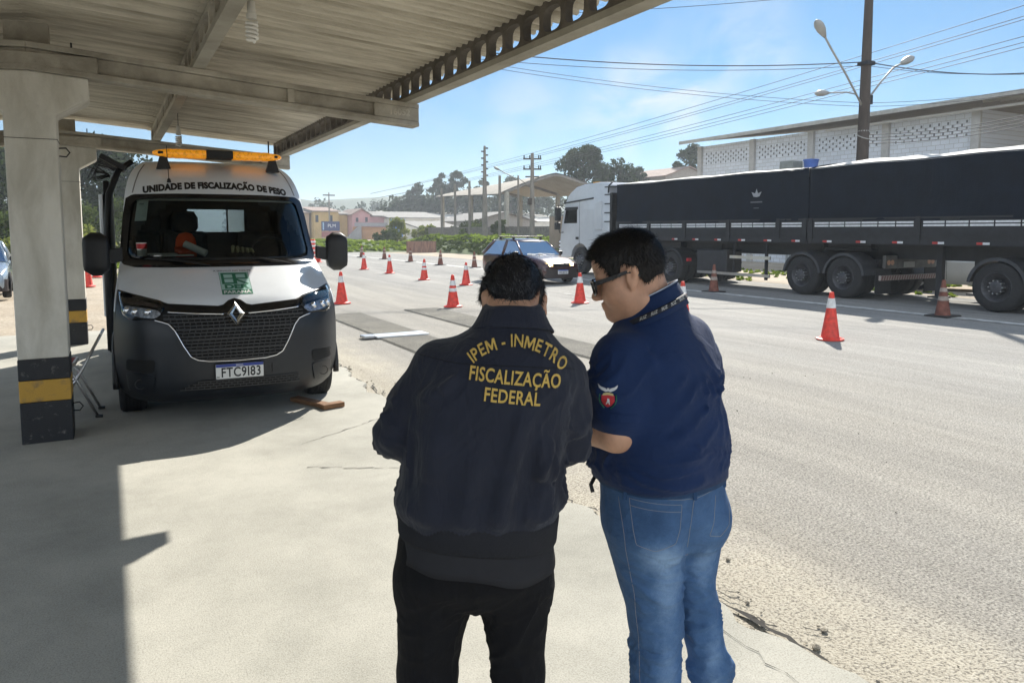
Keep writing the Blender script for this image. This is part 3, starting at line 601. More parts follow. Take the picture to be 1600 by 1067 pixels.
# wipers
for x0, x1, z1 in ((.62, .25, 1.455), (-.15, -.62, 1.45)):
    obj('wiper', MB().tube([proj(x0, 1.385, .03), proj((x0 + x1) / 2, 1.425, .035), proj(x1, z1, .025)], .009, 6), M_['black'], van)
# cab: dashboard, seats, wheel, bulkhead with a window towards the open rear doors
obj('dashboard', MB().prism([(1.16, 1.0), (1.13, 1.37), (1.2, 1.425), (1.42, 1.44), (1.48, 1.30), (1.42, .8), (1.18, .8)], -.78, .78, 'x'), mat('dashboard_plastic', (.035, .037, .04), .6, var=.1), van, smooth=True)
sm = mat('seat_cloth', (.04, .042, .046), .9, var=.15, scale=30, bump=.2)
for x, w in ((-.30, .46), (-.78 + .1, .26), (.50, .5)):
    s_ = obj('seat', MB().box((x, 2.0, .95), (w, .5, .16)).box((x, 2.2, 1.35), (w, .14, .72), (-.15, 0, 0)), sm, van, bevel=.05)
    mb = MB(); mb.lathe([(.001, -.14), (.10, -.13), (.15, -.05), (.15, .06), (.11, .13), (.001, .14)], (0, 0, 0), 'z', 20)
    mb.v = [(p[0] * .95 + x, p[1] * .45 + 2.27, p[2] + 1.80) for p in mb.v]; obj('head_rest', mb, sm, s_, smooth='all')
obj('steering_wheel', MB().tube([(.50 + .19 * cos(a), 1.42 + .09 * sin(a), 1.50 + .14 * sin(a)) for a in np.linspace(0, 2 * pi, 30, endpoint=False)], .014, 8, closed=True), M_['black'], van, smooth='all')
mb = MB(); bw = .93
for a, b in (((-.89, .5), (.89, 1.70)), ((-.72, 1.96), (.72, 2.40)), ((-.85, 1.70), (-.26, 1.96)), ((.36, 1.70), (.85, 1.96))): mb.b2((a[0], 2.42, a[1]), (b[0], 2.45, b[1]))
bk = obj('bulkhead', mb, mat('bulkhead_panel', (.06, .06, .062), .8, var=.1), van)
obj('window_pane', MB().box((.05, 2.435, 1.83), (.62, .006, .26)), M_['lens'], bk); obj('window_bar', MB().box((.17, 2.43, 1.83), (.018, .012, .26)), M_['black'], bk)
obj('cargo_floor', MB().b2((-.9, .9, .45), (.9, BACK - .02, .52)), mat('cargo_floor', (.5, .5, .48), .6), van)
obj('chassis', MB().b2((-.62, .35, .26), (.62, BACK - .3, .448)), M_['dark'], van)
# rear doors, both swung open; the sliding side door slid open with black edge
for s, a in ((1, 118), (-1, 150)):
    t = radians(a); M4 = Matrix.Translation((s * .93, BACK, 0)) @ Matrix.Rotation(s * -(pi / 2 - t) if s > 0 else (pi / 2 - t), 4, 'Z')
    d = obj('rear_door', MB().box((0, .42, 1.44), (.05, .84, 1.86)).xf(M4), M_['vwhite'], van, bevel=.02)
    obj('door_seal', MB().box((s * .03, .845, 1.44), (.03, .03, 1.9)).xf(M4), M_['black'], d)
sd = obj('sliding_door', MB().prism([(1.98, .42), (3.3, .42), (3.3, 2.25), (2.2, 2.25), (1.98, 1.6)], -1.09, -1.03, 'x'), M_['black'], van, bevel=.015)
obj('door_edge', MB().tube([(-1.075, 1.96, .45), (-1.075, 1.94, 1.3), (-1.06, 1.96, 1.7), (-1.03, 2.05, 2.10), (-.93, 2.15, 2.36), (-.80, 2.2, 2.46)], .032, 8), M_['black'], sd, smooth='all')
obj('inner_panel', MB().b2((-1.13, 2.1, .8), (-1.09, 3.2, 2.1)), M_['vwhite'], sd, bevel=.01)
mb = MB()
for k in range(7):
    a = rnd.uniform(-.1, .1); mb.tube([(-.98 + .1 * rnd.random(), 2.1 + k * .05, 2.36), (-1.08 - .1 * rnd.random(), 2.1 + k * .05, 2.42 + .05 * rnd.random()), (-1.15 - .09 * rnd.random(), 2.12 + k * .05, 2.35 + a), (-1.02, 2.1 + k * .05, 2.31)], .008, 5)
mb.box((-.98, 2.25, 2.44), (.26, .4, .05), (0, .5, 0)); obj('awning_bracket', mb, M_['black'], van)
# wheels
def wheel(x, y, r=.34, w=.225, parent=van, rimcol='alu', name='wheel'):
    s = 1 if x > 0 else -1
    mb = MB(); mb.lathe([(r * .62, -w / 2), (r * .80, -w * .52), (r * .93, -w * .49), (r * .985, -w * .40), (r, -w * .3), (r, w * .3), (r * .985, w * .4), (r * .93, w * .49), (r * .80, w * .52), (r * .62, w / 2)], (x, y, r), 'x', 40, cap=False)
    t = obj(name, mb, M_['rubber'], parent, smooth='all')
    mb = MB()
    for k in range(-2, 3): mb.tube([(x + k * w * .13, y + (r + .001) * cos(a), r + (r + .001) * sin(a)) for a in np.linspace(0, 2 * pi, 36, endpoint=False)], .006, 4, closed=True)
    obj('tread_groove', mb, M_['hole'], t)
    mb = MB(); mb.lathe([(r * .64, w * .46), (r * .60, w * .36), (r * .45, w * .30), (r * .22, w * .40), (r * .2, w * .46), (.001, w * .46)] if s > 0 else [(r * .64, -w * .46), (r * .60, -w * .36), (r * .45, -w * .30), (r * .22, -w * .40), (r * .2, -w * .46), (.001, -w * .46)], (x, y, r), 'x', 32, cap=False)
    obj('rim', mb, M_[rimcol], t, smooth='all'); return t
for s in (-1, 1):
    for yw in (.95, 4.63):
        wheel(s * .86, yw)
        obj('wheel_arch', MB().tube([(s * .985, yw + .41 * cos(a), .34 + .41 * sin(a)) for a in np.linspace(-.1, pi + .1, 24)], .03, 8), M_['black'], van, smooth='all')
        obj('arch_liner', MB().b2((s * .60, yw - .42, .30), (s * .70, yw + .42, .78)), M_['dark'], van)
# sticker behind the glass
st = obj('windscreen_sticker', patch([(-.755, 2.03), (-.655, 2.03), (-.685, 1.815), (-.79, 1.81)], .0, .001), mat('sticker_paper', (.62, .72, .68), .6, var=.1, scale=20), van)
vs, fs = text_mesh('IPEM', .03); obj('sticker_lines', MB().add([proj(-.72 + a * .7, 1.98 + b, .002) for a, b in vs], fs).add([proj(-.76 + (i % 2) * .075, 1.93 - (i // 2) * .012, .002) for i in range(16)], [(i * 2, i * 2 + 1, i * 2 + 1) for i in range(0)]), M_['ink'], st, fixn=False)
# --- things lying on the dashboard (world placement through the van's matrix)
VM = Matrix.Translation(van.location) @ Matrix.Rotation(radians(-2.5), 4, 'Z')
def on_dash(name, mb, m, label, cat, **k): return tag(obj(name, mb.xf(VM), m, **k), label, cat)
mb = MB(); mb.lathe([(.115, 0), (.118, .03), (.105, .09), (.07, .135), (.001, .15)], (0, 0, 0), 'z', 24, cap=False); mb.v = [(-.33 + p[0] * .85, 1.40 + p[1] * .9, 1.55 + p[2]) for p in mb.v]
cap_ = on_dash('cap', mb, mat('orange_felt', (.75, .09, .02), .85, var=.1), 'orange cap resting behind the windscreen of the van', 'cap', smooth='all')
obj('cap_peak', MB().box((-.33, 1.29, 1.555), (.17, .14, .012)).xf(VM), mat('orange_peak', (.7, .09, .02), .85), cap_, bevel=.004)
obj('cap_band', MB().lathe([(.10, -.10), (.112, 0)], (-.33, 1.40, 1.55), 'z', 24, cap=True).xf(VM), mat('orange_band', (.6, .07, .02), .85), cap_, smooth='all')
on_dash('paper_roll', MB().cyl((-.35, 1.17, 1.585), (-.16, 1.08, 1.49), .035, n=20), mat('paper', (.70, .70, .68), .8, var=.04), 'rolled white papers lying on the dashboard of the van', 'paper roll', smooth=True)
on_dash('paper_sheets', MB().box((-.47, 1.13, 1.475), (.36, .24, .012), (0, 0, .15)).box((-.55, 1.16, 1.489), (.26, .2, .01), (0, 0, -.1)), mat('paper_sheet', (.66, .67, .66), .8, var=.06), 'loose white papers on the dashboard beside the paper roll', 'papers')
cu = on_dash('cup', MB().lathe([(.042, 0), (.048, .13), (.044, .13), (.038, .01)], (-.735, 1.19, 1.47), 'z', 24), mat('cup_white', (.7, .69, .66), .5), 'white paper cup with a red band at the end of the dashboard', 'cup', smooth=True)
obj('cup_band', MB().lathe([(.0465, .07), (.0495, .12)], (-.735, 1.19, 1.47), 'z', 24, cap=False).xf(VM), mat('cup_red', (.5, .03, .03), .5), cu, smooth='all')
mb = MB()
for k in range(5): mb.tube([(.12 + .03 * k, 1.22, 1.52), (.10 + .045 * k, 1.16, 1.55 - .008 * k), (.09 + .05 * k, 1.10, 1.50)], [.026, .02, .012], 8)
on_dash('work_gloves', mb, mat('glove_leather', (.42, .38, .22), .9, var=.3, scale=20), 'pale yellow work gloves heaped on the middle of the dashboard', 'gloves', smooth='all')
# wooden wedge under the front wheel
wd = mat('old_timber', (.20, .10, .045), .85, var=.35, scale=6, stretch=(1, 1, 8), bump=.3)
ch = thing('wheel_chock', 'two old wooden boards laid as a chock at the front wheel of the white van', 'chock', (1.72, 7.16, .022), radians(8))
obj('board', MB().box((-.02, .10, .026), (.10, .50, .04), (0, 0, .28)), wd, ch, bevel=.004); obj('block', MB().box((.10, -.16, .026), (.22, .09, .045), (0, 0, .1)), wd, ch, bevel=.004)
# folding step stool between pillar and van
ss = thing('step_stool', 'folding aluminium step stool with red treads beside the front pillar', 'step stool', (-.28, 7.68, .022), radians(-3))
mb = MB()
def legs(y):
    obj('leg', MB().tube([(.15, y, .0), (-.02, y, .38), (-.10, y, .50)], .013, 8), M_['alu'], ss, smooth='all')
    obj('leg', MB().tube([(-.40, y, .0), (-.02, y, .34), (.20, y, .76)], .013, 8), M_['alu'], ss, smooth='all')
    obj('foot', MB().box((.155, y, .012), (.06, .035, .024)), M_['black'], ss, bevel=.004); obj('foot', MB().box((-.405, y, .012), (.06, .035, .024)), M_['black'], ss, bevel=.004)
legs(0); legs(.36)
obj('top_bar', MB().cyl((.20, -.0, .76), (.20, .36, .76), .013), M_['alu'], ss, smooth=True)
red = mat('red_tread', (.35, .05, .03), .7, var=.15)
for x, z in ((-.16, .50), (-.20, .26)):
    t = obj('tread', MB().box((x, .18, z), (.26, .36, .02)), red, ss); obj('tread_edge', MB().box((x + .135, .18, z), (.02, .38, .034)).box((x, -.003, z), (.25, .014, .034)).box((x, .363, z), (.25, .014, .034)), M_['alu'], t)
# ---------------------------------------------------------------- the grain lorry: tractor and two trailers, heading +y, near side at x = 16.4
TX, TW = 16.42, 2.58
M_['silver'] = mat('silver_cab_paint', (.55, .57, .60), .32, .2, var=.05, scale=2, coat=.4)
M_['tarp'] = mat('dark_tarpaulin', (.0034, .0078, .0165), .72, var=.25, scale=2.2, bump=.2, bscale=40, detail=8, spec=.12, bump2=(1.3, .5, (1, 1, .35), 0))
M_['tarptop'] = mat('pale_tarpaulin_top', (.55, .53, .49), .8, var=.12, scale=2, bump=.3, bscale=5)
M_['tsteel'] = mat('dark_truck_steel', (.010, .011, .014), .55, var=.35, scale=6, bump=.1)
M_['rearw'] = mat('reflective_white', (.62, .63, .64), .4, var=.12, scale=12)
M_['rred'] = mat('reflective_red', (.42, .03, .025), .4, var=.1)
M_['hub'] = mat('wheel_hub_steel', (.07, .07, .075), .5, .4, var=.35, scale=15)
M_['fender'] = mat('mudguard_plastic', (.035, .037, .042), .5, var=.2, scale=6)
def tyre(x, y, r=.525, w=.29, parent=None, dual=False, out=-1, hubm='hub', name='wheel'):
    """wheel with its outer face toward out (-1: near side)"""
    mb = MB(); k = out
    def prof(xc): return [(r * .56, xc - w / 2), (r * .62, xc - w * .52), (r * .80, xc - w * .53), (r * .93, xc - w * .48), (r * .99, xc - w * .37), (r, xc - w * .25), (r, xc + w * .25), (r * .99, xc + w * .37), (r * .93, xc + w * .48), (r * .8, xc + w * .53), (r * .56, xc + w / 2)]
    mb.lathe([(a, b - x) for a, b in prof(x)], (x, y, r), 'x', 40, cap=False)
    if dual: mb.lathe([(a, b - x) for a, b in prof(x - out * (w + .05))], (x, y, r), 'x', 40, cap=False)
    t = obj(name, mb, M_['rubber'], parent, smooth='all')
    f = x + out * w * .5
    p = [(r * .60, f - out * .0), (r * .585, f + out * .012), (r * .55, f + out * .0), (r * .50, f - out * .06)] + ([(r * .30, f - out * .13), (r * .26, f - out * .06), (r * .24, f + out * .03), (r * .16, f + out * .04), (.001, f + out * .045)] if dual else [(r * .34, f + out * .02), (r * .28, f + out * .05), (r * .2, f + out * .06), (.001, f + out * .07)])
    mb = MB(); mb.lathe([(a, b - x) for a, b in p], (x, y, r), 'x', 36, cap=False); h = obj('rim', mb, M_[hubm], t, smooth=True, angle=50)
    mb = MB()
    for q in range(10): a = 2 * pi * q / 10; rr = r * (.27 if dual else .40); mb.cyl((f - out * .08, y + rr * cos(a), r + rr * sin(a)), (f + out * (.045 if dual else .035), y + rr * cos(a), r + rr * sin(a)), .017, n=6)
    obj('wheel_nuts', mb, M_['steel'], t); return t
def axle(y, parent, dual=True, r=.525, hubm='hub'):
    tyre(TX + .16, y, r, .29, parent, dual, -1, hubm); tyre(TX + TW - .16, y, r, .29, parent, dual, 1, hubm)
    obj('axle', MB().cyl((TX + .3, y, r), (TX + TW - .3, y, r), .07, n=12), M_['tsteel'], parent)
def fender(y, parent, r=.60, x0=TX - .01, w=.62, a0=.12, a1=pi - .12, m='fender'):
    for xx in (x0, TX + TW - w + .01):
        R = []
        for a in np.linspace(a0, a1, 22):
            c, s = cos(a), sin(a); R.append([(xx, y + r * c, .53 + r * s), (xx, y + (r + .02) * c, .53 + (r + .02) * s), (xx + w, y + (r + .02) * c, .53 + (r + .02) * s), (xx + w, y + r * c, .53 + r * s), (xx + w, y + (r - .0) * c, .53 + r * s), (xx + .02, y + (r - .006) * c, .53 + (r - .006) * s), (xx + .02, y + (r - .05) * c, .53 + (r - .05) * s), (xx, y + (r - .05) * c, .53 + (r - .05) * s)])
        obj('mudguard', MB().loft(R), M_[m], parent, smooth=True)
def tarp_body(y0, y1, root, z0=1.96, z1=3.36, seed=0, rise=.13, gather=None):
    """tarpaulin cover y0 (rear) to y1 (front): dark sides with sagging folds, pale domed top"""
    r_ = random.Random(seed); ny = 70; nz = 12; w0, w1 = TX, TX + TW; mbs = MB(); mbt = MB()
    ph = [r_.uniform(0, 6) for _ in range(8)]
    def side(x, s):
        R = []
        for i in range(ny + 1):
            y = lerp(y0, y1, i / ny); col = []
            for j in range(nz + 1):
                t = j / nz; z = lerp(z0, z1, t)
                d = .014 * sin(y * 2.1 + ph[0]) * (1 - t) + .010 * sin(y * 5.3 + ph[1] + t * 2) * (1 - t) + .008 * sin(t * 6 + y * .8 + ph[2])
                if gather and gather[0] < y < gather[1]: d += .022 * sin(y * 34) * (.4 + .6 * t) + .015 * sin(y * 57 + t * 3)
                rib = .012 * abs(sin((y - y0) * pi / 1.25)) ; col.append((x + s * (d - rib * sin(pi * t)), y, z + (.012 * sin(y * 3 + ph[3]) if j == 0 else 0) + (.01 * sin(y * 2.2 + ph[4]) if j == nz else 0)))
            R.append(col)
        mbs.loft(R, cap=False, closed=False)
    side(w0, -1); side(w1, 1)
    for y, s in ((y0, -1), (y1, 1)):
        R = []
        for i in range(21):
            x = lerp(w0, w1, i / 20); R.append([(x, y + s * .012 * sin(x * 7 + j * .8 + ph[5]), lerp(z0, z1, j / nz) + (j == nz) * rise * .8 * sin(pi * i / 20)) for j in range(nz + 1)])
        mbs.loft(R, cap=False, closed=False)
    R = []
    for i in range(ny + 1):
        y = lerp(y0 - .01, y1 + .01, i / ny); row = []
        for j in range(15):
            t = j / 14; h = rise * sin(pi * t) ** .7 * (1 - .45 * abs(sin((y - y0) * pi / 1.25)) * sin(pi * t)) * min(1, .35 + (y - y0) * .9, .35 + (y1 - y) * .9)
            row.append((lerp(w0 - .018, w1 + .018, t), y, z1 + h + .012 * sin(y * 2.2 + ph[4]) + .01 * sin(y * 5 + t * 5 + ph[6]) * sin(pi * t) - (.03 if j in (0, 14) else 0)))
        R.append(row)
    mbt.loft(R, cap=False, closed=False)
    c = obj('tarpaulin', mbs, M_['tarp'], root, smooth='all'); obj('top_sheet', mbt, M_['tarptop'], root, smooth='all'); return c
def deck(y0, y1, root, posts, z=1.40):
    """side boards with reflective tape, lower rail with reflectors"""
    b = obj('side_board', MB().b2((TX + .012, y0, z), (TX + TW - .012, y1, 1.99)), M_['tsteel'], root)
    mb = MB()
    for x in (TX - .012, TX + TW - .03):
        mb.b2((x, y0, z - .02), (x + .04, y1, z + .10)); mb.b2((x, y0, 1.60), (x + .03, y1, 1.63)); mb.b2((x, y0, 1.985), (x + .03, y1, 2.03))
        for p in posts: mb.b2((x - .012, p - .06, z - .015), (x + .046, p + .06, 2.04))
    obj('rail', mb, M_['tsteel'], b)
    for a, c in zip(posts, posts[1:]):
        n = max(1, int(round((c - a - .2) / .48))); mb = MB()
        for zz in (1.832, 1.905):
            for i in range(n):
                ya = lerp(a + .1, c - .1, i / n) + .02; yb = lerp(a + .1, c - .1, (i + 1) / n) - .02; mb.b2((TX - .004, ya, zz - .022), (TX + .013, yb, zz + .024))
        obj('reflective_tape', mb, M_['rearw'], b)
    y = y0 + .25
    while y < y1 - .2:
        obj('side_reflector', MB().b2((TX - .017, y, z + .01), (TX - .0125, y + .14, z + .06)), M_['rearw'], b); obj('side_reflector', MB().b2((TX - .017, y + .142, z + .01), (TX - .0125, y + .27, z + .06)), M_['rred'], b); y += .98
    obj('frame_beam', MB().b2((TX + .75, y0 + .1, 1.02), (TX + .95, y1 - .1, z - .022)).b2((TX + TW - .95, y0 + .1, 1.02), (TX + TW - .75, y1 - .1, z - .022)), M_['tsteel'], root)
# first trailer (behind the cab)
t1 = thing('front_trailer', 'dark tarpaulined grain trailer coupled directly behind the silver cab', 'trailer', (0, 0, 0))
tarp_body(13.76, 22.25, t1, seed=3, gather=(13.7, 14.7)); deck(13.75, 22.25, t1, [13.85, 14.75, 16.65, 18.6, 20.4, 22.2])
for y in (13.93, 12.63): axle(y, t1); fender(y, t1)
obj('rear_frame', MB().b2((TX + .75, 11.75, .98), (TX + .95, 14.2, 1.2)).b2((TX + TW - .95, 11.75, .98), (TX + TW - .75, 14.2, 1.2)).b2((TX + .5, 12.2, 1.2), (TX + TW - .5, 13.6, 1.27)), M_['tsteel'], t1, bevel=.01)
rb = obj('rear_panel', MB().b2((TX + .30, 11.66, .78), (TX + TW - .25, 11.75, 1.10)), mat('dusty_rear_panel', (.10, .095, .085), .6, var=.3, scale=5), t1, bevel=.01)
mb = MB()
for i in range(24):
    x = TX + .06 + i * .1
obj('rear_bumper', MB().b2((TX + .05, 11.60, .50), (TX + TW - .05, 11.66, .62)), mat('bumper_grey', (.30, .25, .22), .5, var=.1), t1)
mb = MB()
for i in range(25): x = TX + .06 + i * .098; mb.add([(x, 11.596, .505), (x + .05, 11.596, .505), (x + .09, 11.596, .615), (x + .04, 11.596, .615)], [(0, 1, 2, 3)])
obj('bumper_stripes', mb, mat('dull_red_stripe', (.16, .06, .05), .5), t1)
for x in (TX + .42, TX + .56, TX + TW - .55, TX + TW - .4): obj('tail_lamp', MB().lathe([(.065, 0), (.065, .03), (.05, .05), (.001, .052)], (x, 11.655, .93), 'y', 18).xf(Matrix.Diagonal((1, 1, 1, 1))), mat('amber_tail_lens', (.45, .22, .12), .3), t1)
obj('number_plate', MB().b2((TX + 1.0, 11.645, .80), (TX + 1.42, 11.658, .94)), mat('old_plate', (.36, .35, .32), .5), t1)
for x in (TX + .02, TX + TW - .62): obj('mud_flap', MB().b2((x, 11.72, .16), (x + .6, 11.735, .80)), M_['rubber'], t1)
# emblem and small writing on the tarpaulin
mb = MB(); cy_, cz = 15.55, 2.66
for a in (-1, 0, 1):
    q = [(0, .0), (.055, .10), (0, .24), (-.055, .10)]; M3 = Matrix.Rotation(a * .9, 3, 'Z')
    pts = [M3 @ Vector((*p, 0)) for p in q]; mb.add([(TX - .034, cy_ + p.x, cz + p.y) for p in pts], [(0, 1, 2, 3)])
obj('emblem', mb, mat('faded_print', (.30, .31, .33), .7), t1, fixn=False)
obj('emblem_line', MB().b2((TX - .034, cy_ - .22, cz - .16), (TX - .031, cy_ + .22, cz - .12)).b2((TX - .034, cy_ - .1, cz - .32), (TX - .031, cy_ + .1, cz - .30)), mat('faded_print_small', (.10, .105, .12), .7), t1)
for z, h in ((.93, .09), (.42, .08)): obj('side_guard', MB().b2((TX + .03, 15.05, z - h / 2), (TX + .07, 16.6 if z > .5 else 18.0, z + h / 2)), M_['alu'], t1)
obj('guard_post', MB().b2((TX + .08, 15.2, .3), (TX + .14, 15.28, 1.38)).b2((TX + .08, 16.45, .3), (TX + .14, 16.52, 1.38)), M_['tsteel'], t1)
obj('tool_box', MB().b2((TX + .06, 16.75, .45), (TX + .7, 18.05, 1.12)), mat('dusty_black_box', (.022, .022, .025), .55, var=.3), t1, bevel=.03)
obj('landing_leg', MB().b2((TX + .5, 17.4, .18), (TX + .62, 17.52, 1.3)).b2((TX + .42, 17.34, .15), (TX + .7, 17.6, .18)), M_['tsteel'], t1)
# second trailer
t2 = thing('rear_trailer', 'dark tarpaulined rear grain trailer running out of the picture on the right', 'trailer', (0, 0, 0))
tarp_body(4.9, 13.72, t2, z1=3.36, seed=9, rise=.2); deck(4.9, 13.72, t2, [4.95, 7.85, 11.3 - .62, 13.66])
for y in (8.9, 7.62, 6.34): axle(y, t2)
fender(8.9, t2)
obj('kingpin_plate', MB().b2((TX + .6, 12.3, 1.275), (TX + TW - .6, 13.3, 1.36)), M_['tsteel'], t2)
for x in (TX + .45, TX + TW - .6): obj('landing_leg', MB().b2((x, 10.35, .2), (x + .13, 10.49, 1.35)).b2((x - .1, 10.25, .16), (x + .23, 10.6, .2)), M_['tsteel'], t2)
obj('marker_lamp', MB().b2((TX + .05, 7.9, 1.2), (TX + .08, 8.15, 1.33)), mat('marker_orange', (.25, .12, .06), .5), t2)
for x in (TX + .02, TX + TW - .62): obj('mud_flap', MB().b2((x, 5.2, .2), (x + .6, 5.215, .95)), M_['rubber'], t2)
# tractor
tr = thing('truck_cab', 'silver high roof truck cab at the front of the dark trailers', 'truck', (0, 0, 0))
prof = [(26.12, .62), (26.18, .80), (26.16, 1.25), (26.10, 1.75), (26.02, 2.05), (25.78, 2.82), (25.62, 3.02), (25.40, 3.20), (24.95, 3.42), (24.4, 3.50), (23.5, 3.53), (22.86, 3.50), (22.74, 3.4), (22.74, 1.22), (23.75, 1.20)]
def arch(yc, zc, r, a0, a1, n=12): return [(yc + r * cos(a), zc + r * sin(a)) for a in np.linspace(a0, a1, n)]
prof += [(23.86, .70)] if False else []
low = arch(24.66, .53, .66, pi * .78, .22 * pi * .3, 14)
out = prof + [(23.80, 1.20)] + [p for p in low] + [(25.45, .62)]
R = []
for x, k in ((TX + .02, .93), (TX + .05, .985), (TX + .14, 1.), (TX + TW - .14, 1.), (TX + TW - .05, .985), (TX + TW - .02, .93)):
    R.append([(x, 24.6 + (y - 24.6) * (1 - (1 - k) * .45), 1.8 + (z - 1.8) * (1 - (1 - k) * .45)) for y, z in out])
cab = obj('cab_shell', MB().loft(R), M_['silver'], tr, smooth=True, angle=32)
X = TX - .004
def side_plate(name, P, m, th=.02, parent=tr, off=0.): return obj(name, MB().prism(P, X + .026 - off, X + .026 - off - th, 'x'), M_[m] if isinstance(m, str) else m, parent, bevel=.004)
dr = side_plate('door', [(25.92, 1.22), (25.94, 1.9), (25.74, 2.62), (25.55, 2.72), (24.72, 2.72), (24.72, 1.22), (24.9, 1.14), (25.4, 1.14)], 'silver', .016)
side_plate('window', [(25.83, 2.0), (25.66, 2.56), (24.86, 2.56), (24.86, 2.0)], M_['gloss'], .008, dr, .018)
side_plate('wind_deflector', [(25.70, 2.52), (25.66, 2.64), (24.80, 2.64), (24.80, 2.54)], M_['black'], .04, dr, .02)
side_plate('handle', [(24.95, 1.36), (24.95, 1.46), (24.74, 1.46), (24.74, 1.36)], M_['black'], .01, dr, .018)
side_plate('seam', [(24.70, 1.15), (24.715, 1.15), (24.715, 2.85), (24.70, 2.85)], M_['hole'], .004, tr, .0)
side_plate('roof_rail', [(25.85, 2.78), (25.80, 2.84), (23.75, 2.97), (23.75, 2.91)], M_['black'], .03, tr, .0)
side_plate('sleeper_panel', [(24.55, 1.4), (24.55, 2.55), (23.75, 2.55), (23.75, 1.4)], 'silver', .01, tr)
side_plate('air_deflector', [(23.55, 1.75), (23.55, 2.75), (23.15, 2.8), (23.15, 1.75)], 'silver', .07, tr)
obj('step_panel', MB().b2((TX + .01, 23.55, .55), (TX + .3, 24.02, 1.15)), M_['silver'], tr, bevel=.03)
obj('exhaust_stack', MB().b2((TX + .06, 22.62, 1.5), (TX + .3, 22.86, 3.1)), M_['black'], tr)
for z in (2.02, 2.35, 2.68, 3.02, 3.3): obj('stack_band', MB().b2((TX - .01, 22.52, z), (TX + .3, 23.0, z + .04)), M_['black'], tr)
obj('air_hose', MB().tube([(TX + .02, 22.8, 3.1), (TX + .0, 22.75, 3.35), (TX + .05, 22.6, 3.48)], .03, 8), M_['black'], tr, smooth='all')
obj('roof_marker', MB().b2((TX + .3, 24.0, 3.52), (TX + .5, 24.2, 3.58)), mat('roof_marker_amber', (.5, .25, .03), .4), tr)
for x, s in ((TX, -1), (TX + TW, 1)):
    w = obj('wing_mirror', MB().b2((x + s * .06, 25.92, 2.10), (x + s * .30, 26.08, 2.66)), M_['black'], tr, bevel=.04); obj('kerb_mirror', MB().b2((x + s * .06, 25.95, 1.74), (x + s * .30, 26.1, 2.04)), M_['black'], w, bevel=.04)
    obj('arm', MB().tube([(x, 25.9, 2.72), (x + s * .15, 25.98, 2.74), (x + s * .18, 26.0, 2.0), (x + s * .1, 25.98, 1.62), (x, 25.85, 1.64)], .022, 6), M_['black'], w)
obj('windscreen', MB().add([(TX + .22, 26.10, 1.92), (TX + TW - .22, 26.10, 1.92), (TX + TW - .26, 25.83, 2.76), (TX + .26, 25.83, 2.76)], [(0, 1, 2, 3)]), M_['gloss'], tr)
for x in (TX + .2, TX + TW - .5): obj('headlight', MB().b2((x, 26.14, .85), (x + .3, 26.20, 1.08)), M_['chrome'], tr, bevel=.02)
obj('front_grille', MB().b2((TX + .6, 26.12, 1.2), (TX + TW - .6, 26.19, 1.75)), M_['black'], tr)
for z in (.95, 1.1, 1.25): obj('corner_lamp', MB().lathe([(.001, -.05), (.05, -.03), (.06, 0), (.05, .03), (.001, .05)], (TX + .05, 26.16, z), 'z', 12), M_['chrome'], tr, smooth='all')
axle(24.66, tr, False, .525, 'hub')
for y in (20.55, 19.22): axle(y, tr); fender(y, tr, m='tsteel')
obj('chassis', MB().b2((TX + .8, 18.6, .72), (TX + 1.0, 25.6, 1.0)).b2((TX + TW - 1.0, 18.6, .72), (TX + TW - .8, 25.6, 1.0)).b2((TX + .5, 19.3, 1.0), (TX + TW - .5, 20.4, 1.33)), M_['tsteel'], tr)
obj('fuel_tank', MB().prism([(TX + .05 + .32 + .32 * math.copysign(abs(cos(a)) ** .6, cos(a)), .80 + .32 * math.copysign(abs(sin(a)) ** .6, sin(a))) for a in np.linspace(0, 2 * pi, 24, endpoint=False)], 21.4, 23.3), mat('tank_paint', (.06, .062, .068), .4, var=.2), tr, smooth=True)
obj('tail_lamp', MB().b2((TX + .12, 18.52, .72), (TX + .26, 18.6, .82)), mat('red_tail_lens', (.5, .02, .03), .3), tr)
obj('air_tanks', MB().cyl((TX + .3, 23.2, 1.28), (TX + .3, 22.3, 1.28), .14, n=16).cyl((TX + .55, 23.2, 1.2), (TX + .55, 22.3, 1.2), .2, n=16), M_['tsteel'], tr, smooth=True)
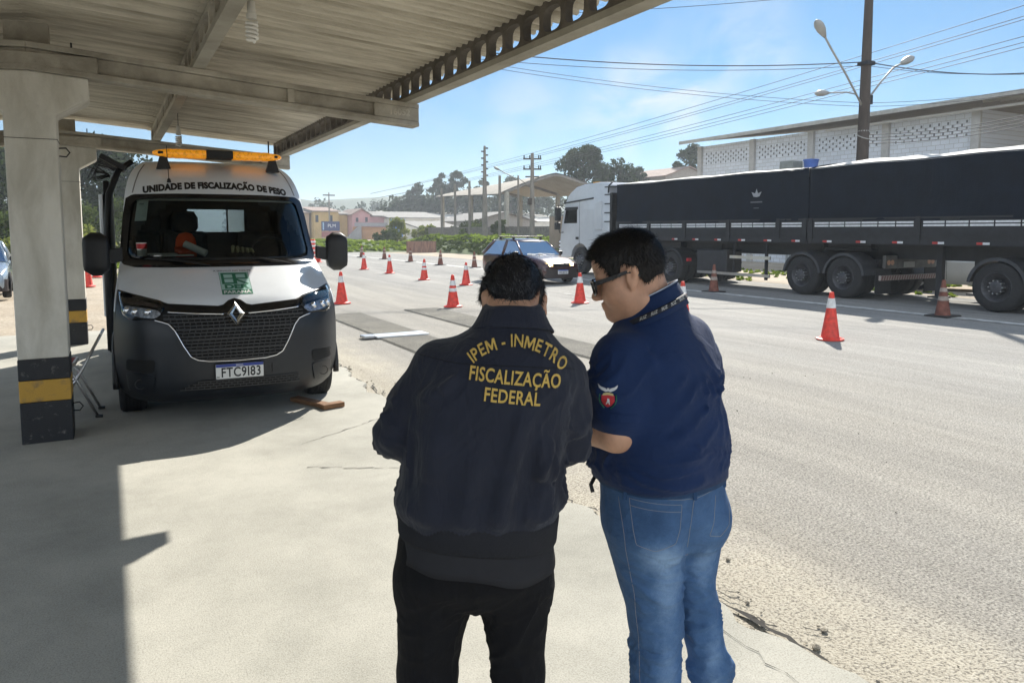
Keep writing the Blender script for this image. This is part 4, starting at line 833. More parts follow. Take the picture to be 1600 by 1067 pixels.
# ---------------------------------------------------------------- maroon hatchback driving toward the camera (local: front at y = 0, back at +y)
M_['maroon'] = mat('maroon_car_paint', (.055, .018, .018), .22, .25, var=.08, coat=.8)
M_['carglass'] = glass('car_glass', (.42, .52, .52), .7)
def car(name, label, paint, loc, rz, rack=True, lit=True, plate=True):
    t = thing(name, label, 'car', loc, rz); L_, Wd = 3.72, .82
    # (y, z_bonnet/belt, half width) sections along the length for the lower body
    ys = [0, .06, .25, .6, 1.0, 1.15, 1.6, 2.4, 3.1, 3.5, 3.68, 3.72]
    top = [.50, .66, .75, .83, .885, .90, .90, .905, .92, .92, .88, .80]; hw = [.60, .70, .76, .80, .815, .82, .83, .83, .815, .78, .72, .66]; bot = [.30, .22, .20, .20, .2, .2, .2, .2, .21, .24, .28, .36]
    R = []
    for y, z, w, b in zip(ys, top, hw, bot):
        sec = []
        for a, zz in ((w * .93, b), (w, b + .10), (w * 1.01, lerp(b, z, .55)), (w * .985, z - .06), (w * .92, z - .012), (w * .6, z + .012), (0, z + .02)): sec.append((a, zz))
        full = [(-a, zz) for a, zz in sec] + [(a, zz) for a, zz in reversed(sec[:-1])]
        R.append([(x, y, zz) for x, zz in full])
    body = obj('body', MB().loft(R), paint, t, smooth=True, angle=38, sub=0)
    # cabin: roof and pillars
    def cab(y, z): return interp(z, [.88, 1.40], [.79, .60])
    P = [(1.08, .90), (1.72, 1.36), (2.0, 1.415), (2.7, 1.42), (3.1, 1.385), (3.62, .92)]
    mb = MB(); R = []
    for y, z in ((1.66, 1.335), (1.8, 1.385), (2.1, 1.425), (2.6, 1.435), (2.95, 1.42), (3.16, 1.36)):
        w = cab(y, z); R.append([(-w - .02, y, z - .035), (-w + .02, y, z - .005), (-w * .5, y, z + .015), (0, y, z + .02), (w * .5, y, z + .015), (w - .02, y, z - .005), (w + .02, y, z - .035)])
    mb.loft(R, cap=False, closed=False); obj('roof', mb, paint, t, smooth='all')
    for s in (-1, 1):
        for a, b, r in (((s * .77, 1.08, .89), (s * .60, 1.70, 1.35), .028), ((s * .79, 2.28, .90), (s * .61, 2.26, 1.39), .04), ((s * .78, 3.55, .92), (s * .59, 3.08, 1.37), .055)):
            obj('pillar', MB().tube([a, [(a[i] + b[i]) / 2 + (s * .015 if i == 0 else 0) for i in range(3)], b], r, 6), paint, t, smooth='all')
        obj('side_window', MB().add([(s * .775, 1.16, .90), (s * .785, 2.24, .905), (s * .612, 2.22, 1.37), (s * .605, 1.76, 1.35)], [(0, 1, 2, 3)]), M_['carglass'], t)
        obj('side_window', MB().add([(s * .785, 2.32, .905), (s * .775, 3.45, .925), (s * .60, 3.02, 1.36), (s * .612, 2.30, 1.375)], [(0, 1, 2, 3)]), M_['carglass'], t)
        obj('door_seam', MB().tube([(s * .838, 1.30, .34), (s * .838, 1.20, .86)], .006, 4).tube([(s * .846, 2.30, .34), (s * .82, 2.32, .88)], .006, 4), M_['hole'], t)
        w = obj('wing_mirror', MB().box((s * .90, 1.30, .97), (.17, .11, .12)), M_['black'], t, bevel=.03)
        for yw in (.70, 3.02):
            mb = MB(); mb.lathe([(.17, -.09), (.26, -.095), (.285, -.07), (.29, 0), (.285, .07), (.26, .095), (.17, .09)], (s * .74, yw, .29), 'x', 28, cap=False); wh = obj('wheel', mb, M_['rubber'], t, smooth='all')
            mb = MB(); mb.lathe([(.18, s * .08), (.165, s * .07), (.06, s * .085), (.001, s * .09)], (s * .745, yw, .29), 'x', 24, cap=False); obj('rim', mb, M_['alu'], wh, smooth='all')
            obj('wheel_arch', MB().tube([(s * .825, yw + .34 * cos(a), .29 + .34 * sin(a)) for a in np.linspace(.02, pi - .02, 18)], .028, 6).prism([(yw + .335 * cos(a), .29 + .335 * sin(a)) for a in np.linspace(-.15, pi + .15, 20)], s * .60, s * .843, 'x'), M_['hole'], t, smooth=True)
    obj('windscreen', MB().add([(-.74, 1.10, .905), (.74, 1.10, .905), (.60, 1.68, 1.345), (-.60, 1.68, 1.345)], [(0, 1, 2, 3)]), M_['carglass'], t)
    obj('rear_window', MB().add([(-.70, 3.58, .93), (.70, 3.58, .93), (.57, 3.12, 1.36), (-.57, 3.12, 1.36)], [(0, 1, 2, 3)]), M_['carglass'], t)
    obj('wiper', MB().tube([(.5, 1.08, .925), (-.1, 1.14, .955)], .009, 5).tube([(0, 1.08, .925), (-.55, 1.14, .955)], .009, 5), M_['black'], t)
    obj('dashboard', MB().b2((-.7, 1.15, .7), (.7, 1.5, .93)), M_['dark'], t, bevel=.05)
    for x in (-.36, .36): obj('seat', MB().box((x, 2.05, .88), (.46, .14, .66), (-.18, 0, 0)).box((x, 2.12, 1.25), (.24, .09, .16)), M_['dark'], t, bevel=.04)
    obj('rear_seat', MB().b2((-.65, 2.95, .6), (.65, 3.1, 1.1)), M_['dark'], t, bevel=.04)
    obj('front_bumper', MB().loft([[(-.80, .40, z), (-.76, .12, z), (-.55, -.03, z), (0, -.06, z), (.55, -.03, z), (.76, .12, z), (.80, .40, z)] for z in (.20, .30, .47, .50)], cap=False, closed=False), mat('dark_bumper', (.02, .012, .012), .45, var=.1), t, smooth='all')
    obj('grille', MB().b2((-.30, .0, .58), (.30, .05, .66)), M_['hole'], t)
    for s in (-1, 1):
        h = obj('headlight', MB().loft([[(s * .34, .02, .575), (s * .34, .035, .675)], [(s * .52, .045, .57), (s * .52, .075, .685)], [(s * .66, .12, .565), (s * .66, .16, .68)]], cap=False, closed=False), emis('lit_headlamp', (1, .75, .3), 1.2 if lit else 0) if lit else M_['lamp'], t)
        obj('indicator', MB().loft([[(s * .665, .115, .57), (s * .665, .155, .68)], [(s * .755, .24, .575), (s * .755, .27, .67)]], cap=False, closed=False), mat('indicator_orange', (.6, .16, .02), .3), h)
        if lit: obj('bulb', MB().lathe([(.001, -.012), (.035, -.004), (.045, .0)], (s * .44, .03, .625), 'y', 14, cap=False), emis('bulb_glow', (1, .85, .45), 9), h)
    if plate:
        p = obj('number_plate', MB().box((0, -.065, .40), (.40, .014, .13)), mat('car_plate_white', (.6, .6, .6), .4), t); obj('blue_strip', MB().box((0, -.074, .452), (.396, .004, .026)), mat('car_plate_blue', (.03, .09, .4), .4), p)
        vs, fs = text_mesh('AKC8710', .105, .001); obj('lettering', MB().add([(a * .78, -.0725, .388 + b) for a, b in vs], fs), M_['ink'], p, fixn=False)
    if rack:
        for y in (1.95, 2.75): obj('roof_rack_bar', MB().b2((-.64, y - .03, 1.49), (.64, y + .03, 1.52)), M_['black'], t, bevel=.01)
        for y in (1.95, 2.75):
            for s in (-1, 1): obj('rack_foot', MB().b2((s * .56 - .03, y - .03, 1.39), (s * .56 + .03, y + .03, 1.49)), M_['black'], t)
    return t
car('hatchback', 'maroon hatchback with roof rack and lit headlights driving past the truck cab', M_['maroon'], (12.75, 20.15, 0), radians(5))
# parked vehicles half hidden
car('parked_car', 'dark silver car parked at the far left beyond the front pillar', mat('pale_blue_car_paint', (.30, .36, .42), .25, .4, var=.03, coat=.6), (-2.95, 21.9, .02), radians(4), rack=False, lit=False, plate=False)
car('parked_car', 'white car parked on the verge, seen between the two dark trailers', mat('white_car_paint', (.6, .6, .57), .3, var=.03, coat=.5), (22.8, 11.0, -.03), radians(20), rack=False, lit=False)
# ---------------------------------------------------------------- traffic cones
M_['cred'] = mat('cone_red', (.60, .04, .022), .55, var=.3, scale=11, bump=.05)
M_['cwhite'] = mat('cone_white_sleeve', (.62, .62, .61), .45, var=.12, scale=14)
M_['cdull'] = mat('dirty_cone_red', (.16, .055, .035), .8, var=.35, scale=8)
M_['cdwhite'] = mat('dirty_cone_white', (.30, .25, .21), .8, var=.3, scale=9)
M_['cbase'] = mat('cone_black_base', (.02, .018, .017), .8, var=.3)
def make_cone(label, red, white, base, bands, group, round_base):
    t = thing('traffic_cone', label, 'cone', (0, 0, 0), 0, group); H = .75
    def r(z): return lerp(.148, .032, z / H)
    if round_base: obj('base', MB().lathe([(.20, 0), (.215, .012), (.212, .026), (.17, .034), (.15, .05)], n=32), red, t, smooth=True)
    else: obj('base', MB().b2((-.24, -.24, 0), (.24, .24, .035)), base, t, bevel=.012)
    obj('body', MB().lathe([(r(0) + .004, .03), (r(.05), .05), (r(.35), .35), (r(.72), .72), (r(.74), .742), (.02, .75), (.018, .70)], n=32), red, t, smooth=True, angle=50)
    for a, b in bands: obj('reflective_band', MB().lathe([(r(a) + .0005, a), (r(a) + .004, a + .002), (r(b) + .004, b - .002), (r(b) + .0005, b)], n=32, cap=False), white, t, smooth=True)
    return t
C1 = make_cone('x', M_['cred'], M_['cwhite'], M_['cbase'], [(.50, .65)], 'red cones along the near lane edge', True)
C2 = make_cone('x', M_['cred'], M_['cwhite'], M_['cbase'], [(.50, .62), (.36, .44)], 'red cones along the near lane edge', True)
C3 = make_cone('x', M_['cdull'], M_['cdwhite'], M_['cbase'], [(.51, .59), (.33, .42)], 'dirty brown cones along the far lane edge', False)
used = set()
def cone(src, x, y, label, z=-.008):
    if id(src) in used: o = dup(src)
    else: used.add(id(src)); o = src
    o.location = (x, y, z); k_ = rnd.uniform(.96, 1.04); o.scale = (rnd.uniform(.96, 1.04), 1, k_); o.rotation_euler = (rnd.uniform(-.02, .02), rnd.uniform(-.02, .02), rnd.uniform(0, 6) if src is not C3 else rnd.uniform(-.2, .2)); o['label'] = label; return o
cone(C1, 10.03, 7.9, 'red cone standing nearest, right of the man in the polo shirt')
cone(C1, 9.9, 11.2, 'red cone just behind the shoulder of the man in the polo shirt')
cone(C1, 9.88, 14.8, 'red cone with one white band between the two men, by the glasses')
cone(C1, 9.98, 21.45, 'red cone beside the rear of the maroon hatchback')
cone(C2, 9.74, 24.4, 'red cone with two white bands, second row beyond the one on the mat')
cone(C1, 9.98, 28.7, 'red cone in the near lane line, fifth from the camera')
cone(C1, 9.98, 32.1, 'red cone in the near lane line, just right of the van mirror group')
cone(C1, 10.1, 36.1, 'red cone at the edge of the van mirror')
cone(C2, 6.85, 15.42, 'red cone with two white bands standing on the far weighing mat')
cone(C1, 4.84, 17.36, 'large red cone close beside the right headlight of the van')
cone(C1, 10.05, 40.5, 'red cone just under the van mirror housing')
cone(C1, -.55, 26.4, 'red cone at left, between the rear pillar and the van door')
cone(C1, -.35, 31.5, 'farther red cone at left, between the rear pillar and the van')
for y, x, l in ((8.98, 14.74, 'dirty brown cone in front of the rear trailer wheel'), (15.66, 14.95, 'dirty brown cone standing before the side guard of the front trailer'), (31.3, 15.0, 'dirty cone on the far white line just left of the hatchback'), (34.46, 14.63, 'dirty cone second left of the hatchback on the far white line'), (38.8, 14.7, 'dirty cone third left of the hatchback on the far white line'), (43, 14.63, 'dirty cone fourth left of the hatchback on the far white line'), (46.8, 14.4, 'dirty cone farthest left on the far white line')):
    cone(C3, x, y, l)
# red and white water-filled barriers beyond the van
def barrier(x, y, label):
    t = thing('road_barrier', label, 'barrier', (x, y, -.01), radians(-20), 'red and white barriers behind the van')
    obj('body', MB().prism([(-.30, 0), (.30, 0), (.27, .12), (.22, .2), (.20, 1.25), (-.20, 1.25), (-.22, .2), (-.27, .12)], -.2, .2), M_['cred'], t, bevel=.02)
    for z in (.42, .66, .9, 1.12): obj('white_band', MB().b2((-.224, -.204, z - .05), (.224, .204, z + .05)), M_['cwhite'], t)
barrier(9.6, 40.2, 'red and white striped barrier nearer the van mirror'); barrier(8.75, 41.0, 'red and white striped barrier half hidden by the van windscreen edge')
# ---------------------------------------------------------------- weighing mats and pads on the road
mm_ = ground_mat('ribbed_mat', (.17, .16, .14), (.23, .215, .18), (.05, .05, .045), (.32, .30, .25), 1.2, 85, .9, None, .8)
def mat_plate(x0, x1, y0, y1, label):
    n = 46; mb = MB(); R = []
    for i in range(n * 2 + 1): y = lerp(y0, y1, i / (n * 2)); R.append([(x0, y, -.01), (x0 + .03, y, .012 + .005 * (i % 2)), (x1 - .03, y, .012 + .005 * (i % 2)), (x1, y, -.01)])
    mb.loft(R, cap=True, closed=False); return tag(obj('weighing_mat', mb, mm_), label, 'mat', 'weighing mats laid on the road')
mat_plate(3.8, 4.62, 11.75, 15.1, 'dark ribbed mat lying beside the van headlight, before the pale bar')
mat_plate(3.76, 4.6, 7.9, 11.3, 'dark ribbed mat partly hidden behind the left arm of the man in the jacket')
mat_plate(5.62, 6.42, 11.9, 15.3, 'dark ribbed mat with a red cone on its far end')
mat_plate(5.66, 6.41, 7.9, 10.9, 'dark ribbed mat showing between the two men')
def pad(x0, x1, y, label):
    t = thing('scale_pad', label, 'scale', ((x0 + x1) / 2, y, 0), radians(2), 'weighing pads between the mats'); h = (x1 - x0) / 2
    obj('plate', MB().b2((-h, -.17, .002), (h, .17, .032)), mat('pad_aluminium', (.62, .64, .65), .35, .3, var=.1), t, bevel=.006); obj('blue_edge', MB().b2((-h, .172, .002), (h, .2, .028)), mat('pad_blue', (.05, .16, .35), .5), t)
    obj('cable_box', MB().b2((-h - .2, -.12, .002), (-h - .003, .1, .05)), M_['steel'], t, bevel=.01); return t
pad(3.72, 4.62, 11.54, 'pale scale pad crossing the near mats beside the van'); pad(5.6, 6.45, 11.4, 'pale scale pad of the far mats, behind the man in the jacket')
# ---------------------------------------------------------------- poles, lamps and cables
M_['wood'] = mat('weathered_dark_pole', (.055, .042, .034), .9, var=.35, scale=3, stretch=(1, 1, .25), bump=.4, bscale=30)
M_['cpole'] = mat('concrete_pole', (.20, .18, .155), .9, var=.25, scale=2, stretch=(1, 1, .4), bump=.2)
M_['wire'] = mat('cable_sheath', (.05, .052, .056), .6, var=0)
M_['lampgrey'] = mat('lamp_housing_grey', (.30, .30, .29), .5, var=.1)
up = thing('utility_pole', 'tall dark utility pole with street lamp arms rising behind the rear trailer', 'utility pole', (23, 17.1, -.03))
obj('pole', MB().cyl((0, 0, 0), (0, 0, 12.6), .25, .10, n=20), M_['wood'], up, smooth=True)
def lamp_arm(p0, p1, p2, head, parent, r=.035):
    obj('arm', MB().tube([p0, [(a + b) / 2 + c for a, b, c in zip(p0, p1, (0, 0, .05))], p1, p2], r, 8), M_['lampgrey'], parent, smooth='all')
    d = Vector(p2) - Vector(p1); d.normalize(); q = d.to_track_quat('X', 'Z').to_matrix().to_4x4(); mb = MB(); R = []
    for t, w, h in ((0, .05, .05), (.12, .10, .09), (.3, .17, .13), (.5, .18, .13), (.64, .12, .08), (.70, .03, .02)): R.append([(t * head, w * head * cos(a), h * head * sin(a)) for a in np.linspace(0, 2 * pi, 16, endpoint=False)])
    mb.loft(R).xf(Matrix.Translation(p2) @ q); h = obj('lamp_head', mb, M_['lampgrey'], parent, smooth='all')
lamp_arm((-.15, 0, 6.0), (-1.85, 0, 7.75), (-2.1, 0, 8.02), .95, up); lamp_arm((.15, 0, 6.2), (1.45, 0, 7.4), (1.85, 0, 7.58), 1.0, up); lamp_arm((-.15, .2, 6.38), (-1.0, .4, 6.40), (-1.25, .45, 6.38), .8, up, .025)
obj('cable_clamp', MB().b2((-.2, -.2, 7.33), (.2, .2, 7.45)), M_['dark'], up); obj('switch_box', MB().b2((.2, -.08, 6.05), (.32, .08, 6.35)), M_['dark'], up)
obj('pole_band', MB().lathe([(.185, 0), (.19, .01), (.19, .05), (.183, .06)], (0, 0, 5.1), n=16, cap=False).tube([(.2 * cos(a), .2 * sin(a), 4.95 + .1 * sin(a)) for a in np.linspace(0, 2 * pi, 16, endpoint=False)], .02, 5, closed=True), M_['lampgrey'], up)
sp = thing('stepped_pole', 'thick brown pole with climbing stubs up its top standing on the green bank', 'pole', (30, 60.4, .8))
obj('pole', MB().cyl((0, 0, 0), (0, 0, 8.4), .30, .10, n=14), M_['cpole'], sp, smooth=True)
for i in range(11): z = 5.2 + i * .3; obj('stub', MB().box(((-.12 if i % 2 else .12), 0, z), (.42, .12, .12)), M_['wood'], sp)
tp = thing('power_pole', 'power pole with two crossarms and insulators behind the hatchback', 'utility pole', (30, 51.9, .6))
obj('pole', MB().cyl((0, 0, 0), (0, 0, 7.2), .24, .13, n=12), M_['cpole'], tp, smooth=True)
for z in (6.75, 5.95):
    a = obj('crossarm', MB().box((0, 0, z), (1.45, .12, .11), (0, 0, -.5)), M_['wood'], tp)
    for k in (-.65, -.2, .5, .65): obj('insulator', MB().cyl((k * cos(-.5), k * sin(-.5), z + .05), (k * cos(-.5), k * sin(-.5), z + .28), .05, n=8), M_['dark'], a)
obj('brace', MB().box((0, 0, 5.35), (1.1, .1, .1), (0, 0, -.5)).box((-.1, 0, 3.4), (.5, .3, .5)), M_['wood'], tp)
sl2 = thing('street_lamp', 'slim street lamp with one long arm left of the power pole', 'street lamp', (30, 54.2, .6))
obj('pole', MB().cyl((0, 0, 0), (0, 0, 5.6), .10, .07, n=10), M_['cpole'], sl2, smooth=True); lamp_arm((0, 0, 5.2), (-1.0, .3, 5.75), (-1.5, .4, 6.0), .8, sl2, .04)
obj('stay', MB().cyl((0, 0, 5.4), (1.2, -.3, 4.5), .03, n=6), M_['cpole'], sl2)
pp = None
for y, h, l in ((70.2, 4.75, 'slim grey post leftmost of the row along the open shed'), (66.9, 5.0, 'slim grey post second from left along the open shed'), (63.6, 5.1, 'slim grey post just left of the stepped pole'), (57.5, 5.2, 'slim grey post just right of the stepped pole')):
    o = obj('tall_post', MB().cyl((0, 0, 0), (0, 0, h), .13, .12, n=8), M_['cpole'], smooth=True) if pp is None else dup(pp); pp = pp or o
    o.location = (30, y, 1.2); o.scale = (1, 1, h / 4.75 if o is not pp else 1); tag(o, l, 'post', 'posts along the open shed')
fp = thing('power_pole', 'small far power pole with crossarm in front of the yellow house', 'utility pole', (36.2, 137, 0)); obj('pole', MB().cyl((0, 0, 0), (0, 0, 8.6), .16, .1, n=8), M_['cpole'], fp); obj('crossarm', MB().b2((-1.1, -.08, 8.0), (1.1, .08, 8.2)), M_['wood'], fp)
def wire(pts, r, sag, label, grp):
    P = []
    for a, b in zip(pts, pts[1:]):
        for i in range(24): t = i / 24; P.append((lerp(a[0], b[0], t), lerp(a[1], b[1], t), lerp(a[2], b[2], t) - sag * 4 * t * (1 - t)))
    P.append(pts[-1]); return tag(obj('power_cable', MB().tube(P, r, 5), M_['wire'], smooth='all'), label, 'cable', grp)
lw = 'thin power cable running from the crossarm pole toward the upper right'; gw = 'power cables from the crossarm pole'
for i, (v, k, z0) in enumerate(((22, -.65, 7.63), (38, 0, 7.6), (43, .65, 7.63), (68, -.65, 6.8), (77, 0, 6.8), (84, .65, 6.8))):
    d = Vector((.6873, 1, 0)); zz = 1.72 + (360 - v) / 1165 * 23.6
    wire([(36, 112, z0 - .3), (30 + k, 51.9, z0), (25, 13.2, zz), (22.5, -9, zz)], .012, .12, lw, gw)
wire([(7.4, 24, 7.95), (23, 17.1, 7.42), (29.8, 11.8, 7.2)], .018, .45, 'thick twisted cable crossing the sky to the dark utility pole', 'cables at the dark utility pole')
wire([(7.4, 24, 7.65), (23, 17.1, 7.3), (29.8, 11.8, 7.3)], .010, .42, 'thinner cable just under the thick twisted one at the dark pole', 'cables at the dark utility pole')
for dz in (0, -.12): wire([(11.4, 21.8, 7.0 + dz), (23, 17.1, 6.05 + dz), (28, 12.7, 6.6 + dz)], .008, .18, 'thin cable passing low behind the street lamp arms', 'low thin cables')
wire([(10, 22.3, 8.5), (20.9, 16.9, 9.3), (30, 10, 9.9)], .009, .15, 'single thin cable at the very top of the sky', 'top cable')
for k in range(4): wire([(23.2, 17.1, 4.7 + k * .1), (28, 12, 5.7 + k * .12), (30, 5, 6.8)], .014, .3, 'pale cable sagging from the dark pole across the warehouse front', 'cables across the warehouse')
# ---------------------------------------------------------------- warehouse
M_['block'] = bpy.data.materials.new('white_block_wall'); m = M_['block']; m.use_nodes = True; T = m.node_tree; b = T.nodes['Principled BSDF']; b.inputs['Roughness'].default_value = .9
c = N(T, 'ShaderNodeTexCoord'); mp = N(T, 'ShaderNodeMapping'); mp.inputs['Rotation'].default_value = (radians(90), 0, radians(90)); br = N(T, 'ShaderNodeTexBrick', i_Scale=1)
br.inputs['Color1'].default_value = (.70, .73, .78, 1); br.inputs['Color2'].default_value = (.61, .64, .68, 1); br.inputs['Mortar'].default_value = (.46, .46, .46, 1); br.inputs['Brick Width'].default_value = .4; br.inputs['Row Height'].default_value = .2; br.inputs['Mortar Size'].default_value = .012
sx = N(T, 'ShaderNodeSeparateXYZ'); cx2 = N(T, 'ShaderNodeCombineXYZ'); T.links.new(c.outputs['Object'], sx.inputs[0]); T.links.new(sx.outputs[1], cx2.inputs[0]); T.links.new(sx.outputs[2], cx2.inputs[1]); T.links.new(cx2.outputs[0], br.inputs['Vector']); T.links.new(br.outputs[0], b.inputs['Base Color'])
M_['roofgrey'] = mat('grey_roof_sheet', (.20, .19, .175), .85, var=.2, scale=1.2, stretch=(4, .3, 1), bump=.2, bscale=3)
M_['rooflight'] = mat('pale_roof_sheet', (.46, .44, .40), .8, var=.15, scale=.6)
wh = thing('warehouse', 'long white block warehouse with vented top rows and grey eaves behind the trailers', 'building', (0, 0, 0))
WX = 32.0
cols = [34.85, 30.67, 26.72, 22.54, 18.45]
mb = MB().b2((WX, 18.5, -.05), (WX + .2, 34.9, 6.75)).b2((WX + .2, 34.7, -.05), (52, 34.9, 6.75)).b2((WX + .2, 18.5, -.05), (52, 18.7, 6.75)); mb.cur = 1
for a, bb in zip(cols, cols[1:]):      # rows of open slots between the blocks
    y = a - .45; k = 0
    while y > bb + .35:
        for r in range(5):
            if (r + k) % 2 == 0: mb.b2((WX - .004, y - .042, 5.66 + r * .14), (WX + .01, y + .042, 5.66 + r * .14 + .11))
        y -= .2; k += 1
obj('wall', mb, [M_['block'], mat('open_slot', (.13, .135, .145), .9, var=0)], wh)
for y in cols: obj('column', MB().b2((WX - .16, y - .17, -.05), (WX - .002, y + .17, 6.76)), mat('limewashed_column', (.44, .43, .41), .9, var=.12), wh)
def slab(a, bb, c_, d, th, name, m, parent):   # sloping roof sheet from eave to ridge
    vs = [a, bb, c_, d]; return obj(name, MB().add([*vs, *[(p[0], p[1], p[2] + th) for p in vs]], [(0, 1, 2, 3), (7, 6, 5, 4), (0, 4, 5, 1), (1, 5, 6, 2), (2, 6, 7, 3), (3, 7, 4, 0)]), m, parent)
rf = slab((31.2, 35.9, 7.02), (42.5, 35.9, 8.4), (42.5, 2.0, 8.4), (31.2, 2.0, 7.02), .06, 'roof', M_['roofgrey'], wh); slab((42.5, 35.9, 8.4), (53.8, 35.9, 7.02), (53.8, 2.0, 7.02), (42.5, 2.0, 8.4), .06, 'roof', M_['roofgrey'], wh)
obj('eave_gutter', MB().b2((31.12, 2.0, 6.93), (31.2, 35.9, 7.12)), mat('pale_gutter', (.40, .39, .36), .7, var=.15), rf); obj('fascia_tube', MB().cyl((31.5, 25.5, 6.62), (31.5, 16, 6.62), .06, n=8), M_['rooflight'], wh)
for k in range(9): x = 32 + k * 1.25; obj('purlin', MB().b2((x, 2.1, 6.95 + (x - 31.2) * .122 - .10), (x + .08, 18.3, 6.95 + (x - 31.2) * .122)), M_['rooflight'], wh)
for y in (14.2, 9.6, 5):
    obj('truss', MB().add([(31.6, y, 6.70), (31.6, y + .2, 6.70), (42.4, y + .2, 8.0), (42.4, y, 8.0), (31.6, y, 6.95), (31.6, y + .2, 6.95), (42.4, y + .2, 8.26), (42.4, y, 8.26)], [(0, 1, 2, 3), (4, 7, 6, 5), (0, 4, 5, 1), (3, 2, 6, 7), (0, 3, 7, 4), (1, 5, 6, 2)]), M_['conc'], wh)
    for x in (32.0, 42.3): obj('post', MB().b2((x - .18, y - .05, -.05), (x + .18, y + .25, 6.9)).prism([(x - .18, 6.1), (x + .18, 6.1), (x + .7, 6.75), (x - .5, 6.75)], y, y + .2), M_['conc'], wh)
for x in (52.0,): obj('back_rail', MB().b2((x, 2.2, 4.2), (x + .1, 18.4, 4.35)).b2((x, 2.2, 5.2), (x + .1, 18.4, 5.3)), M_['conc'], wh)
tk = thing('water_tank', 'blue plastic water tank on a stand before the warehouse wall', 'water tank', (30.2, 25.25, 0)); obj('tank', MB().lathe([(.28, 4.60), (.35, 5.06), (.38, 5.08), (.37, 5.13), (.1, 5.16)], n=24), mat('blue_plastic', (.02, .10, .42), .4), tk, smooth=True); obj('stand', MB().b2((-.35, -.35, 0), (-.27, -.27, 4.52)).b2((.27, .27, 0), (.35, .35, 4.52)).b2((-.35, .27, 0), (-.27, .35, 4.52)).b2((.27, -.35, 0), (.35, -.27, 4.52)).b2((-.45, -.45, 4.50), (.45, .45, 4.595)), M_['steel'], tk)
ac = thing('tank_box', 'grey metal box on a stand left of the blue water tank', 'metal box', (30.2, 26.45, 0)); obj('box', MB().b2((-.35, -.42, 4.75), (.35, .42, 5.14)), mat('dull_green_grey', (.20, .22, .21), .6), ac, bevel=.03); obj('stand', MB().b2((-.35, -.4, 0), (-.27, -.32, 4.748)).b2((.27, .32, 0), (.35, .4, 4.748)), M_['steel'], ac)
# ---------------------------------------------------------------- open shed, far houses, walls
sh = thing('open_shed', 'tall open shed with curved pale roof on slim columns beyond the green bank', 'shed', (0, 0, 0))
A, Bf = Vector((43.8, 70.6, 0)), Vector((45.9, 93.4, 0)); d = (Bf - A).normalized(); nrm = Vector((.95, -.5, 0)).normalized()
def shp(s, u): p = A.lerp(Bf, s) + nrm * u; return p
M_['shedroof'] = mat('shed_roof', (.30, .27, .22), .85, var=.12, scale=.8)
mb = MB()
for top in (0, .12):
    R = []
    for s in (0, .5, 1): R.append([(*shp(s, u).xy, lerp(7.9, 7.5, s) - abs(u / 5.6) ** 1.25 * (1.95 - .9 * s) + top) for u in np.linspace(-6.4, 6.4, 17)])
    mb.loft(R, cap=False, closed=False)
sr = obj('roof', mb, M_['shedroof'], sh, smooth='all')
for s in (0, .5, 1):
    pts = [(*shp(s, u).xy, lerp(7.75, 7.35, s) - abs(u / 5.6) ** 1.25 * (1.95 - .9 * s)) for u in np.linspace(-5.6, 5.6, 13)]; obj('portal_frame', MB().tube(pts, .16, 6), M_['cpole'], sh)
    for u in (-5.4, 5.4): p = shp(s, u); obj('column', MB().b2((p.x - .2, p.y - .2, 0), (p.x + .2, p.y + .2, lerp(5.95, 6.6, s))), M_['conc'], sh)
M_['wallbrown'] = mat('stained_brown_wall', (.26, .20, .15), .9, var=.3, scale=.8, stretch=(1, 1, .4))
tag(obj('boundary_wall', MB().b2((29.6, 40.5, -.05), (29.85, 48.6, 2.75)), M_['wallbrown']), 'tall stained brown wall standing just left of the truck cab', 'wall')
tag(obj('boundary_wall', MB().b2((33, 52, -.05), (33.2, 84, 2.05)), mat('low_dark_wall', (.17, .15, .13), .9, var=.3)), 'low dark wall behind the posts on top of the green bank', 'wall')
tag(obj('brick_fence', MB().b2((20.6, 55.0, -.05), (23.0, 55.25, .86)), mat('reddish_fence', (.26, .15, .11), .9, var=.35, scale=2, stretch=(3, 1, .6))), 'low reddish brown fence between the two green banks', 'fence')
HY = 140
M_['yel'] = mat('yellow_render', (.52, .36, .15), .9, var=.1, scale=.5); M_['pink'] = mat('pink_render', (.52, .29, .29), .9, var=.08, scale=.5); M_['cream'] = mat('cream_render', (.66, .62, .54), .9, var=.08, scale=.5); M_['ochre'] = mat('ochre_render', (.50, .26, .12), .9, var=.12, scale=.5)
M_['tile'] = mat('clay_roof', (.26, .19, .16), .9, var=.2, scale=1.5); M_['win'] = mat('dark_window', (.05, .055, .07), .2, var=.2)
